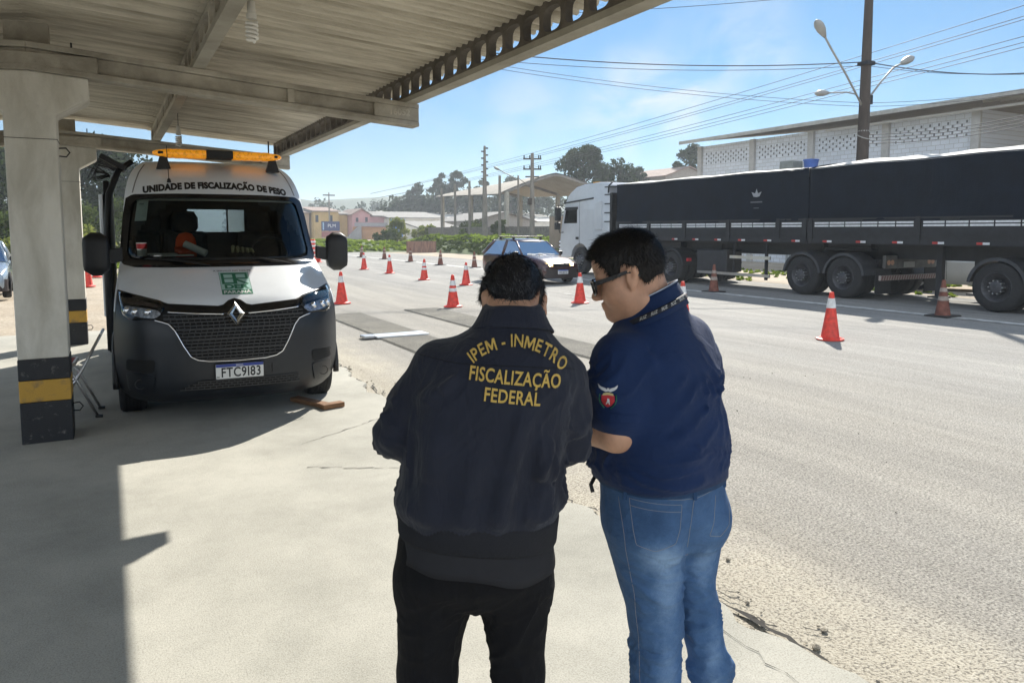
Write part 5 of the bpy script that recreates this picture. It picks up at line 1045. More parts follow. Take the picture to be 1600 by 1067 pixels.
def house(name, label, x0, x1, y0, y1, h, wallm, roofm, peak=None, rise=1.1, wins=(), front=0):
    t = thing(name, label, 'house', ((x0 + x1) / 2, y0, 0)); W2 = (x1 - x0) / 2; D = y1 - y0
    out = [(-W2, -.1), (W2, -.1), (W2, h), (0, h + rise), (-W2, h)] if peak else [(-W2, -.1), (W2, -.1), (W2, h), (-W2, h)]
    obj('wall', MB().prism(out, 0, D), wallm, t); o = .35
    if peak:
        for s in (-1, 1): obj('roof', MB().add([(0, -o, h + rise + .05), (s * (W2 + o), -o, h + .05 - rise * o / W2), (s * (W2 + o), D + o, h + .05 - rise * o / W2), (0, D + o, h + rise + .05), (0, -o, h + rise + .2), (s * (W2 + o), -o, h + .2 - rise * o / W2), (s * (W2 + o), D + o, h + .2 - rise * o / W2), (0, D + o, h + rise + .2)], [(0, 1, 2, 3), (7, 6, 5, 4), (0, 4, 5, 1), (1, 5, 6, 2), (2, 6, 7, 3), (3, 7, 4, 0)]), roofm, t)
    else: obj('roof', MB().add([(-W2 - o, -o, h + .03), (W2 + o, -o, h + .03), (W2 + o, D + o, h + rise), (-W2 - o, D + o, h + rise), (-W2 - o, -o, h + .2), (W2 + o, -o, h + .2), (W2 + o, D + o, h + rise + .2), (-W2 - o, D + o, h + rise + .2)], [(0, 1, 2, 3), (7, 6, 5, 4), (0, 4, 5, 1), (1, 5, 6, 2), (2, 6, 7, 3), (3, 7, 4, 0)]), roofm, t)
    for (wx, wz, ww, wh_) in wins: obj('window', MB().b2((wx - ww / 2, -.03, wz - wh_ / 2), (wx + ww / 2, .02, wz + wh_ / 2)), M_['win'], t)
    return t
house('yellow_house', 'yellow house with two small windows above the dark blue billboard', 34.6, 39.3, HY + 2, HY + 12, 5.2, M_['yel'], M_['tile'], None, 1.0, [(-1.8, 3.9, .55, 1.3), (.9, 3.9, .55, 1.3)])
house('tan_house', 'tan house at the left edge of the row, beside the van mirror', 29.0, 34.2, HY + 4, HY + 14, 4.9, mat('tan_render', (.46, .33, .22), .9, var=.1), M_['tile'], None, 1.1, [(1.5, 3.2, .6, 1.0)])
house('yellow_annex', 'lower yellow building between the yellow house and the pink house', 39.4, 41.3, HY + 3, HY + 12, 4.7, M_['yel'], M_['roofgrey'], None, 1.0)
ph = house('pink_house', 'pink gabled house with two dark windows over an ochre ground floor', 41.4, 44.9, HY, HY + 10, 4.7, M_['pink'], M_['tile'], True, 1.0, [(-.85, 3.7, .5, .8), (1.0, 3.75, .5, .9)])
obj('ground_floor', MB().b2((-1.75, -.06, 0), (1.75, -.002, 2.4)), M_['ochre'], ph); obj('balcony_rail', MB().b2((-1.6, -.9, 2.45), (4.9, -.84, 3.15)), mat('grey_railing', (.30, .29, .30), .8), ph)
st_ = obj('outside_stairs', MB().prism([(-3.4, 0), (-.4, 0), (-.4, 2.4), (-.9, 2.4)], -1.2, -.3), mat('stair_concrete', (.30, .29, .28), .9), ph)
house('pink_wing', 'long pink wing over ochre ground floor right of the pink gable', 45.0, 48.4, HY + 1, HY + 11, 4.35, M_['pink'], M_['roofgrey'], None, 1.1)
tag(obj('ochre_wall', MB().b2((43.2, HY - .2, 0), (48.3, HY - .05, 2.3)), M_['ochre']), 'ochre wall below the long pink wing', 'wall')
sp_ = house('white_shop', 'low white shop with a bright blue panel on its left end', 48.0, 60.0, HY - 2, HY + 10, 4.0, M_['cream'], M_['roofgrey'], None, 1.4, [(1.5, 2.5, 1.8, .5), (5.0, 2.6, 1.6, .5)])
bp_ = obj('blue_panel', MB().b2((-5.8, -.12, .4), (-2.9, -.002, 3.9)), mat('bright_blue_panel', (.03, .22, .62), .6), sp_); vs, fs = text_mesh('Soluções', .62, .02); obj('lettering', MB().add([(-4.35 + a, -.125, 1.9 + b) for a, b in vs], fs), M_['whiteink'], bp_, fixn=False)
bb = thing('billboard', 'dark blue billboard with white letters in front of the yellow house', 'billboard', (35.6, HY - 6, 0)); bpn = obj('panel', MB().b2((-1.65, -.06, 1.6), (1.65, .06, 3.3)), mat('navy_panel', (.012, .03, .12), .5), bb); vs, fs = text_mesh('PLM', .85, 0); obj('lettering', MB().add([(.2 + a, -.065, 2.5 + b) for a, b in vs], fs), M_['whiteink'], bpn, fixn=False)
obj('stripe', MB().b2((-1.45, -.07, 1.8), (-1.2, -.062, 3.1)), mat('pale_blue', (.3, .45, .6), .5), bpn); obj('lower_sign', MB().b2((-1.65, -.05, .5), (1.65, .05, 1.5)), mat('dull_red_sign', (.30, .10, .10), .7), bb)
for x in (-1.4, 1.4): obj('post', MB().b2((x - .06, .07, 0), (x + .06, .19, 3.2)), M_['steel'], bb)
house('grey_roofed_hall', 'wide low hall with a pale sunlit roof behind the open shed', 58, 100, 150, 175, 3.6, M_['cream'], M_['rooflight'], None, 2.6)
house('grey_roofed_hall', 'low grey gabled hall behind the row of slim posts', 47, 57, 98, 112, 3.0, mat('dull_wall', (.36, .34, .32), .9, var=.1), M_['roofgrey'], True, 1.3, [(-2, 1.8, 1, 1), (1, 1.8, 1, 1)])
house('low_shed', 'small low building with pale roof left of the stepped pole', 39, 45, 99, 106, 1.9, M_['cream'], M_['roofgrey'], None, 1.0)
house('gabled_cottage', 'small grey gabled house peeking over the front trailer', 70.5, 79, 84, 94, 9.4, mat('cottage_wall', (.30, .27, .24), .9), M_['tile'], True, 1.4)
# ---------------------------------------------------------------- trees, bushes, grass
def leafmat(name, col, col2, trans=.35):
    m = bpy.data.materials.new(name); m.use_nodes = True; T = m.node_tree; T.nodes.clear(); K = T.links.new
    at = N(T, 'ShaderNodeAttribute', attribute_name='clump'); r = N(T, 'ShaderNodeMix', data_type='RGBA'); r.inputs['A'].default_value = (*col, 1); r.inputs['B'].default_value = (*col2, 1); K(at.outputs['Fac'], r.inputs['Factor'])
    df = N(T, 'ShaderNodeBsdfDiffuse'); tl = N(T, 'ShaderNodeBsdfTranslucent'); mi = N(T, 'ShaderNodeMixShader'); mi.inputs[0].default_value = trans; o = N(T, 'ShaderNodeOutputMaterial')
    K(r.outputs['Result'], df.inputs[0]); K(r.outputs['Result'], tl.inputs[0]); K(df.outputs[0], mi.inputs[1]); K(tl.outputs[0], mi.inputs[2]); K(mi.outputs[0], o.inputs[0]); return m
M_['leafdark'] = leafmat('dark_foliage', (.022, .034, .014), (.055, .075, .028)); M_['leafmid'] = leafmat('mid_foliage', (.04, .06, .018), (.10, .13, .035)); M_['leafyellow'] = leafmat('yellow_green_foliage', (.11, .15, .03), (.26, .27, .07), .5)  # three foliage tones: dark, mid and yellow green
M_['bark'] = mat('bark', (.07, .055, .045), .95, var=.3, scale=3, bump=.4)
NR = np.random.default_rng(5)
def leaves(centres, n, rad, size, name, m, parent=None, flat=1.0):
    """n leaf quads scattered in a ball round every centre"""
    C_ = np.repeat(np.asarray(centres, float), n, 0); k = len(C_); d = NR.normal(size=(k, 3)); d /= np.linalg.norm(d, axis=1)[:, None]; rr = np.repeat(np.broadcast_to(np.asarray(rad, float), (len(centres),)), n)
    p = C_ + d * (rr * NR.random(k) ** .45)[:, None] * [1, 1, flat]; u = NR.normal(size=(k, 3)); u /= np.linalg.norm(u, axis=1)[:, None]; w = np.cross(u, NR.normal(size=(k, 3))); w /= np.linalg.norm(w, axis=1)[:, None]
    s = (size * NR.uniform(.6, 1.3, k))[:, None]; V_ = np.stack([p - u * s, p + w * s * .55, p + u * s, p - w * s * .55], 1).reshape(-1, 3)
    me = bpy.data.meshes.new(name); me.vertices.add(4 * k); me.vertices.foreach_set('co', V_.ravel()); me.loops.add(4 * k); me.loops.foreach_set('vertex_index', np.arange(4 * k)); me.polygons.add(k); me.polygons.foreach_set('loop_start', np.arange(k) * 4); me.polygons.foreach_set('loop_total', np.full(k, 4)); me.update()
    a = me.attributes.new('clump', 'FLOAT', 'FACE'); cv = np.repeat(NR.random(len(centres)), n) * .6 + NR.random(k) * .4; a.data.foreach_set('value', cv)
    return obj(name, me, m, parent)
def tree(name, label, x, y, h, r, m='leafdark', base=.35, nc=26, n=110, leaf=.22, z=-.03, group=None, shape=1.0, cat='tree'):
    t = thing(name, label, cat, (x, y, z), rnd.uniform(0, 6), group); zt = h * base; mb = MB(); lean = rnd.uniform(-.05, .05) * h
    mb.tube([(0, 0, 0), (lean * .3, 0, zt), (lean, 0, h * .88)], [max(.05, h * .028), h * .02, h * .006], 8); cs = []; rs = []
    for i in range(nc):
        t_ = (i + .5) / nc; a = i * 2.4 + rnd.uniform(-.5, .5); zz = lerp(zt, h, t_ ** .9); env = r * (sin(pi * min(.97, max(.12, t_ * .85 + .13))) ** .6) * shape; q = env * rnd.uniform(.35, 1.0)
        c_ = (lean * t_ + q * cos(a), q * sin(a), zz - rnd.uniform(0, .08) * h); cs.append(c_); rs.append(r * rnd.uniform(.24, .44))
        if i % 2 == 0: mb.tube([(lean * .6 * t_, 0, max(zt * .6, zz - q * .9)), (c_[0] * .6, c_[1] * .6, c_[2] - .2 * q), c_], [h * .010, h * .006, h * .002], 5)
    obj('trunk', mb, M_['bark'], t, smooth='all'); leaves(cs, n, rs, leaf, 'crown', M_[m], t, .8); return t
tree('broad_tree', 'big dark broad tree rising above the truck cab roof', 54.5, 80.5, 12.9, 3.1, 'leafdark', .42, 34, 190, .24, shape=1.1)
tree('broad_tree', 'smaller dark tree right of the big broad one above the trailer', 58.4, 78.6, 10.2, 2.9, 'leafdark', .5, 20, 150, .24)
tree('broad_tree', 'low round tree crown showing over the front trailer', 69.6, 88.8, 10.8, 2.0, 'leafdark', .6, 12, 140, .25)
tree('broad_tree', 'dark tree standing at the left corner of the warehouse roof', 77, 85.6, 14.4, 2.6, 'leafdark', .55, 22, 170, .26)
tree('tall_tree', 'big dark hazy tree behind the rear pillar and the van door', .4, 68.5, 8.6, 3.6, 'leafdark', .2, 40, 230, .22)
tree('tall_tree', 'dark tree beyond the left edge, showing past the front pillar', -7.2, 66, 8.0, 3.2, 'leafdark', .25, 26, 160, .22)
for i, (x, y, h, r, m_, l) in enumerate(((-1.2, 50, 3.0, 2.0, 'leafmid', 'bright green bush behind the rear pillar, right of it'), (1.2, 54, 3.6, 2.2, 'leafmid', 'green bush hidden partly behind the van door'), (-4.6, 47, 2.5, 1.8, 'leafmid', 'green bush at the left picture edge behind the parked car'), (-1.4, 42, 1.8, 1.6, 'leafyellow', 'yellow green low bush between the rear pillar and the van'), (-4.4, 41, 1.2, 1.3, 'leafyellow', 'low yellow green growth at the left edge by the front pillar'))):
    tree('bush', l, x, y, h, r, m_, .08, 22, 150, .12, cat='bush')
# scrub in front of the far houses
for x, y, h, r, m_, l in ((30.2, 84, 3.1, 1.5, 'leafyellow', 'yellowish tall shrub in front of the pink house'), (33.2, 82, 2.1, 1.7, 'leafyellow', 'yellow green shrub below the ochre wall'), (36.2, 80, 2.0, 1.9, 'leafmid', 'green scrub below the blue shop panel'), (39.2, 82, 2.6, 2.2, 'leafmid', 'tangled grey green scrub before the white shop'), (34, 71, 2.2, 1.6, 'leafmid', 'bush at the left foot of the slim posts'), (27.5, 80, 1.6, 1.4, 'leafmid', 'small bush before the stairs of the pink house'), (32.6, 62.5, 2.6, .8, 'leafmid', 'small bush beside the stepped pole'), (33.6, 48.5, 3.6, 1.1, 'leafyellow', 'sunlit bush sticking up over the brown wall')):
    tree('bush', l, x, y, h, r, m_, .1, 20, 110, .16, cat='bush')
# pines on the wooded slope, each with its own crown
for u, (x, y, h, r, l) in enumerate(((71.5, 168, 15.2, 2.6, 'tall feathery tree on the wooded slope, left of the slim posts'), (75, 167, 16.4, 2.8, 'tallest feathery tree on the wooded slope behind the slim posts'), (86.5, 160, 14.6, 3.0, 'round tree on the skyline right of the stepped pole'), (80.5, 163, 13.8, 2.4, 'hazy tree on the skyline just left of the stepped pole'), (66.8, 171, 12.6, 2.6, 'hazy tree farther down the wooded slope to the left'))):
    tree('slope_tree', l, x, y, h, r, 'leafdark', .45, 18, 90, .4)
def wood(name, pts, n, leaf, m): return tag(leaves([p[:3] for p in pts], n, [p[3] for p in pts], leaf, name, m), kind='stuff')
P = []
for i in range(230):
    t = rnd.random(); x = lerp(56, 104, t); y = 172 - (x - 56) * .28 + rnd.uniform(0, 14); top = interp(x, [56, 58, 62, 67, 72, 79, 90, 104], [4.5, 6.4, 8.6, 11.6, 12.8, 12.2, 12, 11]); P.append((x, y, rnd.uniform(.15, 1) * top - 1.2, rnd.uniform(1.3, 2.6)))
wood('wooded_slope', P, 70, .5, M_['leafdark'])
P = []
for i in range(130):
    x = rnd.uniform(40, 150); y = 285 - (x - 60) * .25 + rnd.uniform(0, 15); top = 13 + 3 * noise.noise(Vector((x * .12, 3, 0))) + 2 * noise.noise(Vector((x * .4, 7, 0))); P.append((x, y, rnd.uniform(.2, 1) * top - 1.5, rnd.uniform(1.8, 3.6)))
wood('far_wood', P, 60, .8, M_['leafdark'])
P = []
for i in range(170):
    x = rnd.uniform(-75, 6); y = rnd.uniform(74, 95); P.append((x, y, rnd.uniform(0, 1) * (4.5 + 1.5 * noise.noise(Vector((x * .2, 0, 0)))) + max(0, -x - 12) * .03, rnd.uniform(1.2, 2.4)))
wood('left_wood', P, 60, .35, M_['leafmid'])
# hills
def hill(x0, x1, y, dep, hf, m): 
    return struct('hills', grid(x0, x1, y, y + dep, 70, 10, lambda x, yy: -2 + hf(x) * sin(pi * min(1, max(0, (yy - y) / dep)))), m, smooth='all')
M_['hill'] = mat('wooded_hill', (.05, .075, .04), .95, var=.35, scale=.03)
hill(-300, 700, 420, 240, lambda x: 27 + 6 * noise.noise(Vector((x * .012, 1, 0))) + 3 * noise.noise(Vector((x * .04, 5, 0))) + (x - 100) * .01, M_['hill'])
# green banks: earth mound with a fringe of grass
def mound(x0, x1, y0, y1, h, name='grass_bank'):
    def zf(x, y):
        a = min(1, max(0, (x - x0) / (x1 - x0))); bq = min(1, max(0, (y - y0) / (y1 - y0))); return -.04 + h * min(1, a * 2.6) ** .7 * min(1, (1 - a) * 8) * min(1, bq * 5, (1 - bq) * 3.5) * (1 + .1 * sin(x * 1.7) + .1 * sin(y * .9)) 
    struct(name, grid(x0, x1, y0, y1, 26, 40, zf), M_['bank'], smooth='all'); return zf
M_['bank'] = mat('bank_turf', (.035, .06, .014), .95, var=0, col2=(.085, .115, .03), scale=2.5, bump=1, bscale=7)
z1 = mound(23.0, 33.0, 46.0, 75.0, 1.05); z2 = mound(14.6, 24.0, 57.5, 92, .6)
def tufts(name, n, xr, yr, zf, size, m, keep=lambda x, y: True):
    cs = []
    while len(cs) < n:
        x = rnd.uniform(*xr); y = rnd.uniform(*yr)
        if keep(x, y): cs.append((x, y, zf(x, y) + size * .4))
    return tag(leaves(cs, 14, size * 1.1, size, name, m, None, .55), kind='stuff')
M_['blade'] = leafmat('grass_blades', (.10, .16, .02), (.26, .33, .05), .55)
tufts('bank_grass', 900, (23.2, 32.8), (46.5, 74.5), z1, .16, M_['blade'], lambda x, y: x > 25.6 or y > 66)
tufts('bank_grass_shade', 700, (23.2, 26.5), (46.5, 74.5), z1, .12, M_['leafmid'])  # darker tufts put the shade of the bank's front face into colour
tufts('low_bank_grass', 1300, (14.8, 23.8), (58, 91), z2, .15, M_['blade'])
tufts('verge_grass', 700, (19.4, 25), (4, 40), lambda x, y: -.03, .07, M_['blade'], lambda x, y: noise.noise(Vector((x * .5, y * .25, 0))) > -.05)
tufts('field_grass', 900, (-12, 2.2), (32, 58), lambda x, y: -.03, .10, M_['blade'])
# ---------------------------------------------------------------- people: smooth-union volumes turned into one continuous surface
class Vol:
    def __init__(s, lo, hi, res):
        s.lo = np.array(lo, float); s.res = res; s.n = (np.ceil((np.array(hi) - s.lo) / res).astype(int) + 1); s.D = np.full(s.n, 1e3, np.float32)
        s.ax = [(s.lo[i] + res * np.arange(s.n[i])).astype(np.float32) for i in range(3)]
    def reg(s, lo, hi):
        a = np.clip(np.floor((np.array(lo) - s.lo) / s.res).astype(int), 0, s.n); b = np.clip(np.ceil((np.array(hi) - s.lo) / s.res).astype(int) + 1, 0, s.n)
        sl = tuple(slice(int(p), int(q)) for p, q in zip(a, b)); return sl, (s.ax[0][sl[0]][:, None, None], s.ax[1][sl[1]][None, :, None], s.ax[2][sl[2]][None, None, :])
    def put(s, f, lo, hi, k=.03, op='add'):
        sl, P = s.reg(lo, hi); A = s.D[sl]
        if A.size == 0: return s
        d = np.broadcast_to(f(*P), A.shape).astype(np.float32)
        if op == 'add':
            h = np.clip(.5 + .5 * (A - d) / k, 0, 1); s.D[sl] = A * (1 - h) + d * h - k * h * (1 - h)
        elif op == 'cut':
            d = -d; h = np.clip(.5 - .5 * (A - d) / k, 0, 1); s.D[sl] = A * (1 - h) + d * h + k * h * (1 - h)
        elif op == 'bump': s.D[sl] = A - d
        return s
    def cone(s, a, b, ra, rb, k=.03, op='add'):
        a = np.array(a, float); b = np.array(b, float); d = b - a; L2 = d @ d; m = max(ra, rb) + k * 1.5 + .02
        def f(x, y, z):
            t = np.clip(((x - a[0]) * d[0] + (y - a[1]) * d[1] + (z - a[2]) * d[2]) / L2, 0, 1)
            return np.sqrt((x - a[0] - d[0] * t) ** 2 + (y - a[1] - d[1] * t) ** 2 + (z - a[2] - d[2] * t) ** 2) - (ra + (rb - ra) * t)
        return s.put(f, np.minimum(a, b) - m, np.maximum(a, b) + m, k, op)
    def chain(s, pts, rs, k=.03):
        for p, q, r0, r1 in zip(pts, pts[1:], rs, rs[1:]): s.cone(p, q, r0, r1, k)
        return s
    def ell(s, c, r, k=.03, R=None, op='add'):
        c = np.array(c, float); r = np.array(r, float); m = r.max() + k * 1.5 + .02; Rm = np.eye(3) if R is None else np.array(R)
        def f(x, y, z):
            p = [(Rm[0][i] * (x - c[0]) + Rm[1][i] * (y - c[1]) + Rm[2][i] * (z - c[2])) for i in range(3)]   # R columns: local axes
            k0 = np.sqrt(sum((p[i] / r[i]) ** 2 for i in range(3))); k1 = np.sqrt(sum((p[i] / r[i] ** 2) ** 2 for i in range(3))) + 1e-9; return k0 * (k0 - 1) / k1
        return s.put(f, c - m, c + m, k, op)
    def trunk(s, secs, k=.03, e=2.4, grow=0.):
        """secs: (z, cx, cy, half width, half depth, heading in degrees)"""
        q = np.array(secs, float); q = q[np.argsort(q[:, 0])]; Z = q[:, 0]; m = q[:, 3:5].max() + .08
        def sm(z, c): return np.vectorize(lambda t: herm(t, Z, q[:, c]))(z)
        def f(x, y, z):
            zz = z.ravel(); sh = z.shape; cx, cy, a, b, hd = [sm(np.clip(zz, Z[0], Z[-1]), c).reshape(sh) for c in (1, 2, 3, 4, 5)]; hd = np.radians(hd); a = a + grow; b = b + grow
            u = (x - cx) * np.cos(hd) + (y - cy) * np.sin(hd); v = -(x - cx) * np.sin(hd) + (y - cy) * np.cos(hd)
            d = ((np.abs(u / a) ** e + np.abs(v / b) ** e) ** (1 / e) - 1) * np.minimum(a, b); dz = np.maximum(Z[0] - z, z - Z[-1]) - grow; return np.maximum(d, dz)
        return s.put(f, (q[:, 1].min() - m, q[:, 2].min() - m, Z[0] - .06), (q[:, 1].max() + m, q[:, 2].max() + m, Z[-1] + .06), k)
    def fold(s, pts, w, amp):
        for a, b in zip(pts, pts[1:]):
            a = np.array(a, float); b = np.array(b, float); d = b - a; L2 = d @ d; m = w * 2.6
            def f(x, y, z):
                t = np.clip(((x - a[0]) * d[0] + (y - a[1]) * d[1] + (z - a[2]) * d[2]) / L2, 0, 1); r2 = (x - a[0] - d[0] * t) ** 2 + (y - a[1] - d[1] * t) ** 2 + (z - a[2] - d[2] * t) ** 2
                return amp * np.exp(-r2 / w ** 2) * (np.clip(np.minimum(t, 1 - t) * 4 + .25, 0, 1))
            s.put(f, np.minimum(a, b) - m, np.maximum(a, b) + m, 0, 'bump')
        return s
    def mesh(s, smooth=2, lam=.5):
        D = s.D; I = D < 0; nx, ny, nz = D.shape; c = I.astype(np.int8)
        tot = sum(c[i:nx - 1 + i, j:ny - 1 + j, k:nz - 1 + k] for i in (0, 1) for j in (0, 1) for k in (0, 1)); act = (tot > 0) & (tot < 8)
        idx = np.full(act.shape, -1, np.int64); idx[act] = np.arange(act.sum()); ci = np.argwhere(act); acc = np.zeros((len(ci), 3)); cnt = np.zeros(len(ci))
        for ax in range(3):
            o = [(0, 0), (0, 1), (1, 0), (1, 1)]
            for p, q in o:
                off = [0, 0, 0]; oth = [a for a in range(3) if a != ax]; off[oth[0]] = p; off[oth[1]] = q; a0 = ci + off; a1 = a0.copy(); a1[:, ax] += 1
                d0 = D[a0[:, 0], a0[:, 1], a0[:, 2]].astype(float); d1 = D[a1[:, 0], a1[:, 1], a1[:, 2]].astype(float); x = (d0 < 0) != (d1 < 0); t = np.where(x, d0 / np.where(x, d0 - d1, 1), 0)
                pos = np.array(off, float)[None, :].repeat(len(ci), 0); pos[:, ax] += t; acc[x] += pos[x]; cnt[x] += 1
        V_ = s.lo + (ci + acc / cnt[:, None]) * s.res; F_ = []
        for ax in range(3):
            oth = [a for a in range(3) if a != ax]; a = [slice(None)] * 3; b = [slice(None)] * 3; a[ax] = slice(0, -1); b[ax] = slice(1, None)
            ch = I[tuple(a)] != I[tuple(b)]; e = np.argwhere(ch); ok = np.all([(e[:, t] > 0) & (e[:, t] < D.shape[t] - 1) for t in oth], 0); e = e[ok]; ins = I[tuple(a)][e[:, 0], e[:, 1], e[:, 2]]
            quad = []
            for p, q in ((0, 0), (1, 0), (1, 1), (0, 1)):
                g = e.copy(); g[:, oth[0]] -= p; g[:, oth[1]] -= q; quad.append(idx[g[:, 0], g[:, 1], g[:, 2]])
            quad = np.stack(quad, 1); fl = ins if ax != 1 else ~ins; quad[~fl] = quad[~fl][:, ::-1]; F_.append(quad)
        F_ = np.concatenate(F_); F_ = F_[(F_ >= 0).all(1)]
        E_ = np.concatenate([F_[:, [i, (i + 1) % 4]] for i in range(4)]); n = len(V_); deg = np.bincount(E_[:, 0], minlength=n) + np.bincount(E_[:, 1], minlength=n)
        for it in range(smooth * 2):
            A = np.zeros_like(V_)
            for a in range(3): A[:, a] = np.bincount(E_[:, 0], V_[E_[:, 1], a], n) + np.bincount(E_[:, 1], V_[E_[:, 0], a], n)
            V_ = V_ + (lam if it % 2 == 0 else -lam * .96) * (A / np.maximum(deg, 1)[:, None] - V_)
        return V_, F_
def np_obj(name, VF, m, parent, smooth=True):
    V_, F_ = VF; k = F_.shape[1]; me = bpy.data.meshes.new(name); me.vertices.add(len(V_)); me.vertices.foreach_set('co', np.asarray(V_, np.float32).ravel()); me.loops.add(F_.size); me.loops.foreach_set('vertex_index', F_.astype(np.int32).ravel())
    me.polygons.add(len(F_)); me.polygons.foreach_set('loop_start', np.arange(len(F_)) * k); me.polygons.foreach_set('loop_total', np.full(len(F_), k)); me.update(calc_edges=True); me.validate()
    if smooth: me.polygons.foreach_set('use_smooth', np.ones(len(F_), bool))
    return obj(name, me, m, parent)
def bvh(VF): return BVHTree.FromPolygons([tuple(p) for p in VF[0]], [tuple(int(i) for i in f) for f in VF[1]])
def onto(B, x, z, off=.002, y0=-1.0, d=(0, 1, 0)):
    h = B.ray_cast(Vector((x, y0, z)), Vector(d))
    return None if h[0] is None else h[0] - Vector(d) * off
def decal(B, vs, fs, off=.002):
    """2-D mesh laid on the surface seen from behind (along +y)"""
    P = [onto(B, x, z, off) for x, z in vs]; ok = [p for p in P if p is not None]; P = [p if p is not None else ok[0] for p in P]; return MB().add(P, [f for f in fs])
def thread(B, pts, r=.0012, off=.0008, n=40):
    Q = dense(pts, n, False); P = [onto(B, x, z, off) for x, z in Q]; return MB().tube([p for p in P if p is not None], r, 5)
def frame_of(c, heading, pitch, roll=0.):
    """head frame: heading turns left (degrees), pitch bows the face down"""
    return Matrix.Translation(c) @ Matrix.Rotation(radians(heading), 4, 'Z') @ Matrix.Rotation(radians(roll), 4, 'Y') @ Matrix.Rotation(radians(-pitch), 4, 'X')
def head(v, M, heavy=1.0, res=.005):
    R = np.array(M.to_3x3()); P = lambda *p: np.array(M @ Vector(p))
    E = lambda c, r, k=.02, op='add', rot=None: v.ell(P(*c), r, k, R if rot is None else R @ np.array(rot.to_3x3()), op)
    E((0, -.010, .042), (.076, .098, .088)); E((0, .052, .055), (.064, .043, .060), .03)
    E((0, .030, -.036), (.064 * heavy, .060, .072), .03)
    for s in (-1, 1):
        E((s * .042, .045, -.030), (.030 * heavy, .038, .040), .03); E((s * .052 * heavy, .0, -.070), (.022, .040, .036), .03); E((s * .030, .078, .024), (.032, .016, .012), .015)
        E((s * .032, .086, .002), (.017, .014, .011), .012, 'cut'); E((s * .032, .073, .002), (.014, .014, .0125), .004); E((s * .032, .079, .008), (.018, .010, .006), .006)
        rot = Matrix.Rotation(s * radians(-18), 4, 'Z') @ Matrix.Rotation(radians(10), 4, 'X')
        E((s * .080, -.012, .002), (.0085, .0205, .034), .006, 'add', rot); E((s * .082, -.022, .012), (.010, .012, .020), .005, 'add', rot); E((s * .0925, -.006, .004), (.0095, .0105, .019), .003, 'cut', rot); E((s * .083, -.004, -.004), (.005, .004, .007), .003, 'add', rot); E((s * .080, -.004, -.028), (.007, .009, .010), .006, 'add', rot)
        E((s * .011, .101, -.036), (.0095, .012, .009), .008); E((s * .007, .106, -.042), (.004, .006, .003), .003, 'cut')
    v.cone(P(0, .090, .012), P(0, .112, -.028), .0085, .0125, .012); E((0, .113, -.032), (.0125, .012, .010), .008)
    E((0, .088, -.061), (.024, .014, .008), .008); E((0, .096, -.0565), (.019, .008, .0055), .005); E((0, .095, -.0680), (.017, .008, .006), .005); v.cone(P(-.024, .089, -.0622), P(.024, .089, -.0622), .0018, .0018, .003, 'cut')
    E((0, .074, -.095), (.026, .026, .020), .025); E((0, .030, -.100), (.050 * heavy, .050, .024), .03)
def hand(v, wrist, d, up, side, curl=.5, sc=1.0):
    """palm, four fingers of unequal length and a thumb; d = pointing direction, up = back of the hand"""
    d = Vector(d).normalized(); up = (Vector(up) - d * Vector(up).dot(d)).normalized(); s = d.cross(up) * side; w = Vector(wrist)
    R = np.array([[s[i], d[i], up[i]] for i in range(3)]); v.ell(np.array(w + d * .050 * sc), (.041 * sc, .052 * sc, .0145 * sc), .012, R)
    for k, (o, L, r) in enumerate(((-.031, .070, .0082), (-.011, .079, .0088), (.010, .074, .0085), (.030, .058, .0075))):
        p = w + d * (.086 - .004 * (k == 3)) * sc + s * o * sc; a = .15
        pts = [p - d * .02 * sc, p]; 
        for f in (.46, .30, .24):
            a += curl * (1 + .12 * k); p = p + (d * cos(a) - up * sin(a)) * L * f * sc + s * o * .05; pts.append(p)
        v.chain([tuple(q) for q in pts], [r * sc * q for q in (1.05, 1.05, .98, .9, .72)], .004)
    p = w + d * .022 * sc - s * .030 * sc; q = p + (d * .6 - s * .75 - up * .25) * .038 * sc; t = q + (d * .92 - s * .1 - up * .45) * .032 * sc; u = t + (d * .85 + s * .2 - up * .5) * .024 * sc
    v.chain([tuple(p), tuple(q), tuple(t), tuple(u)], [.014 * sc, .0115 * sc, .0098 * sc, .0078 * sc], .006)
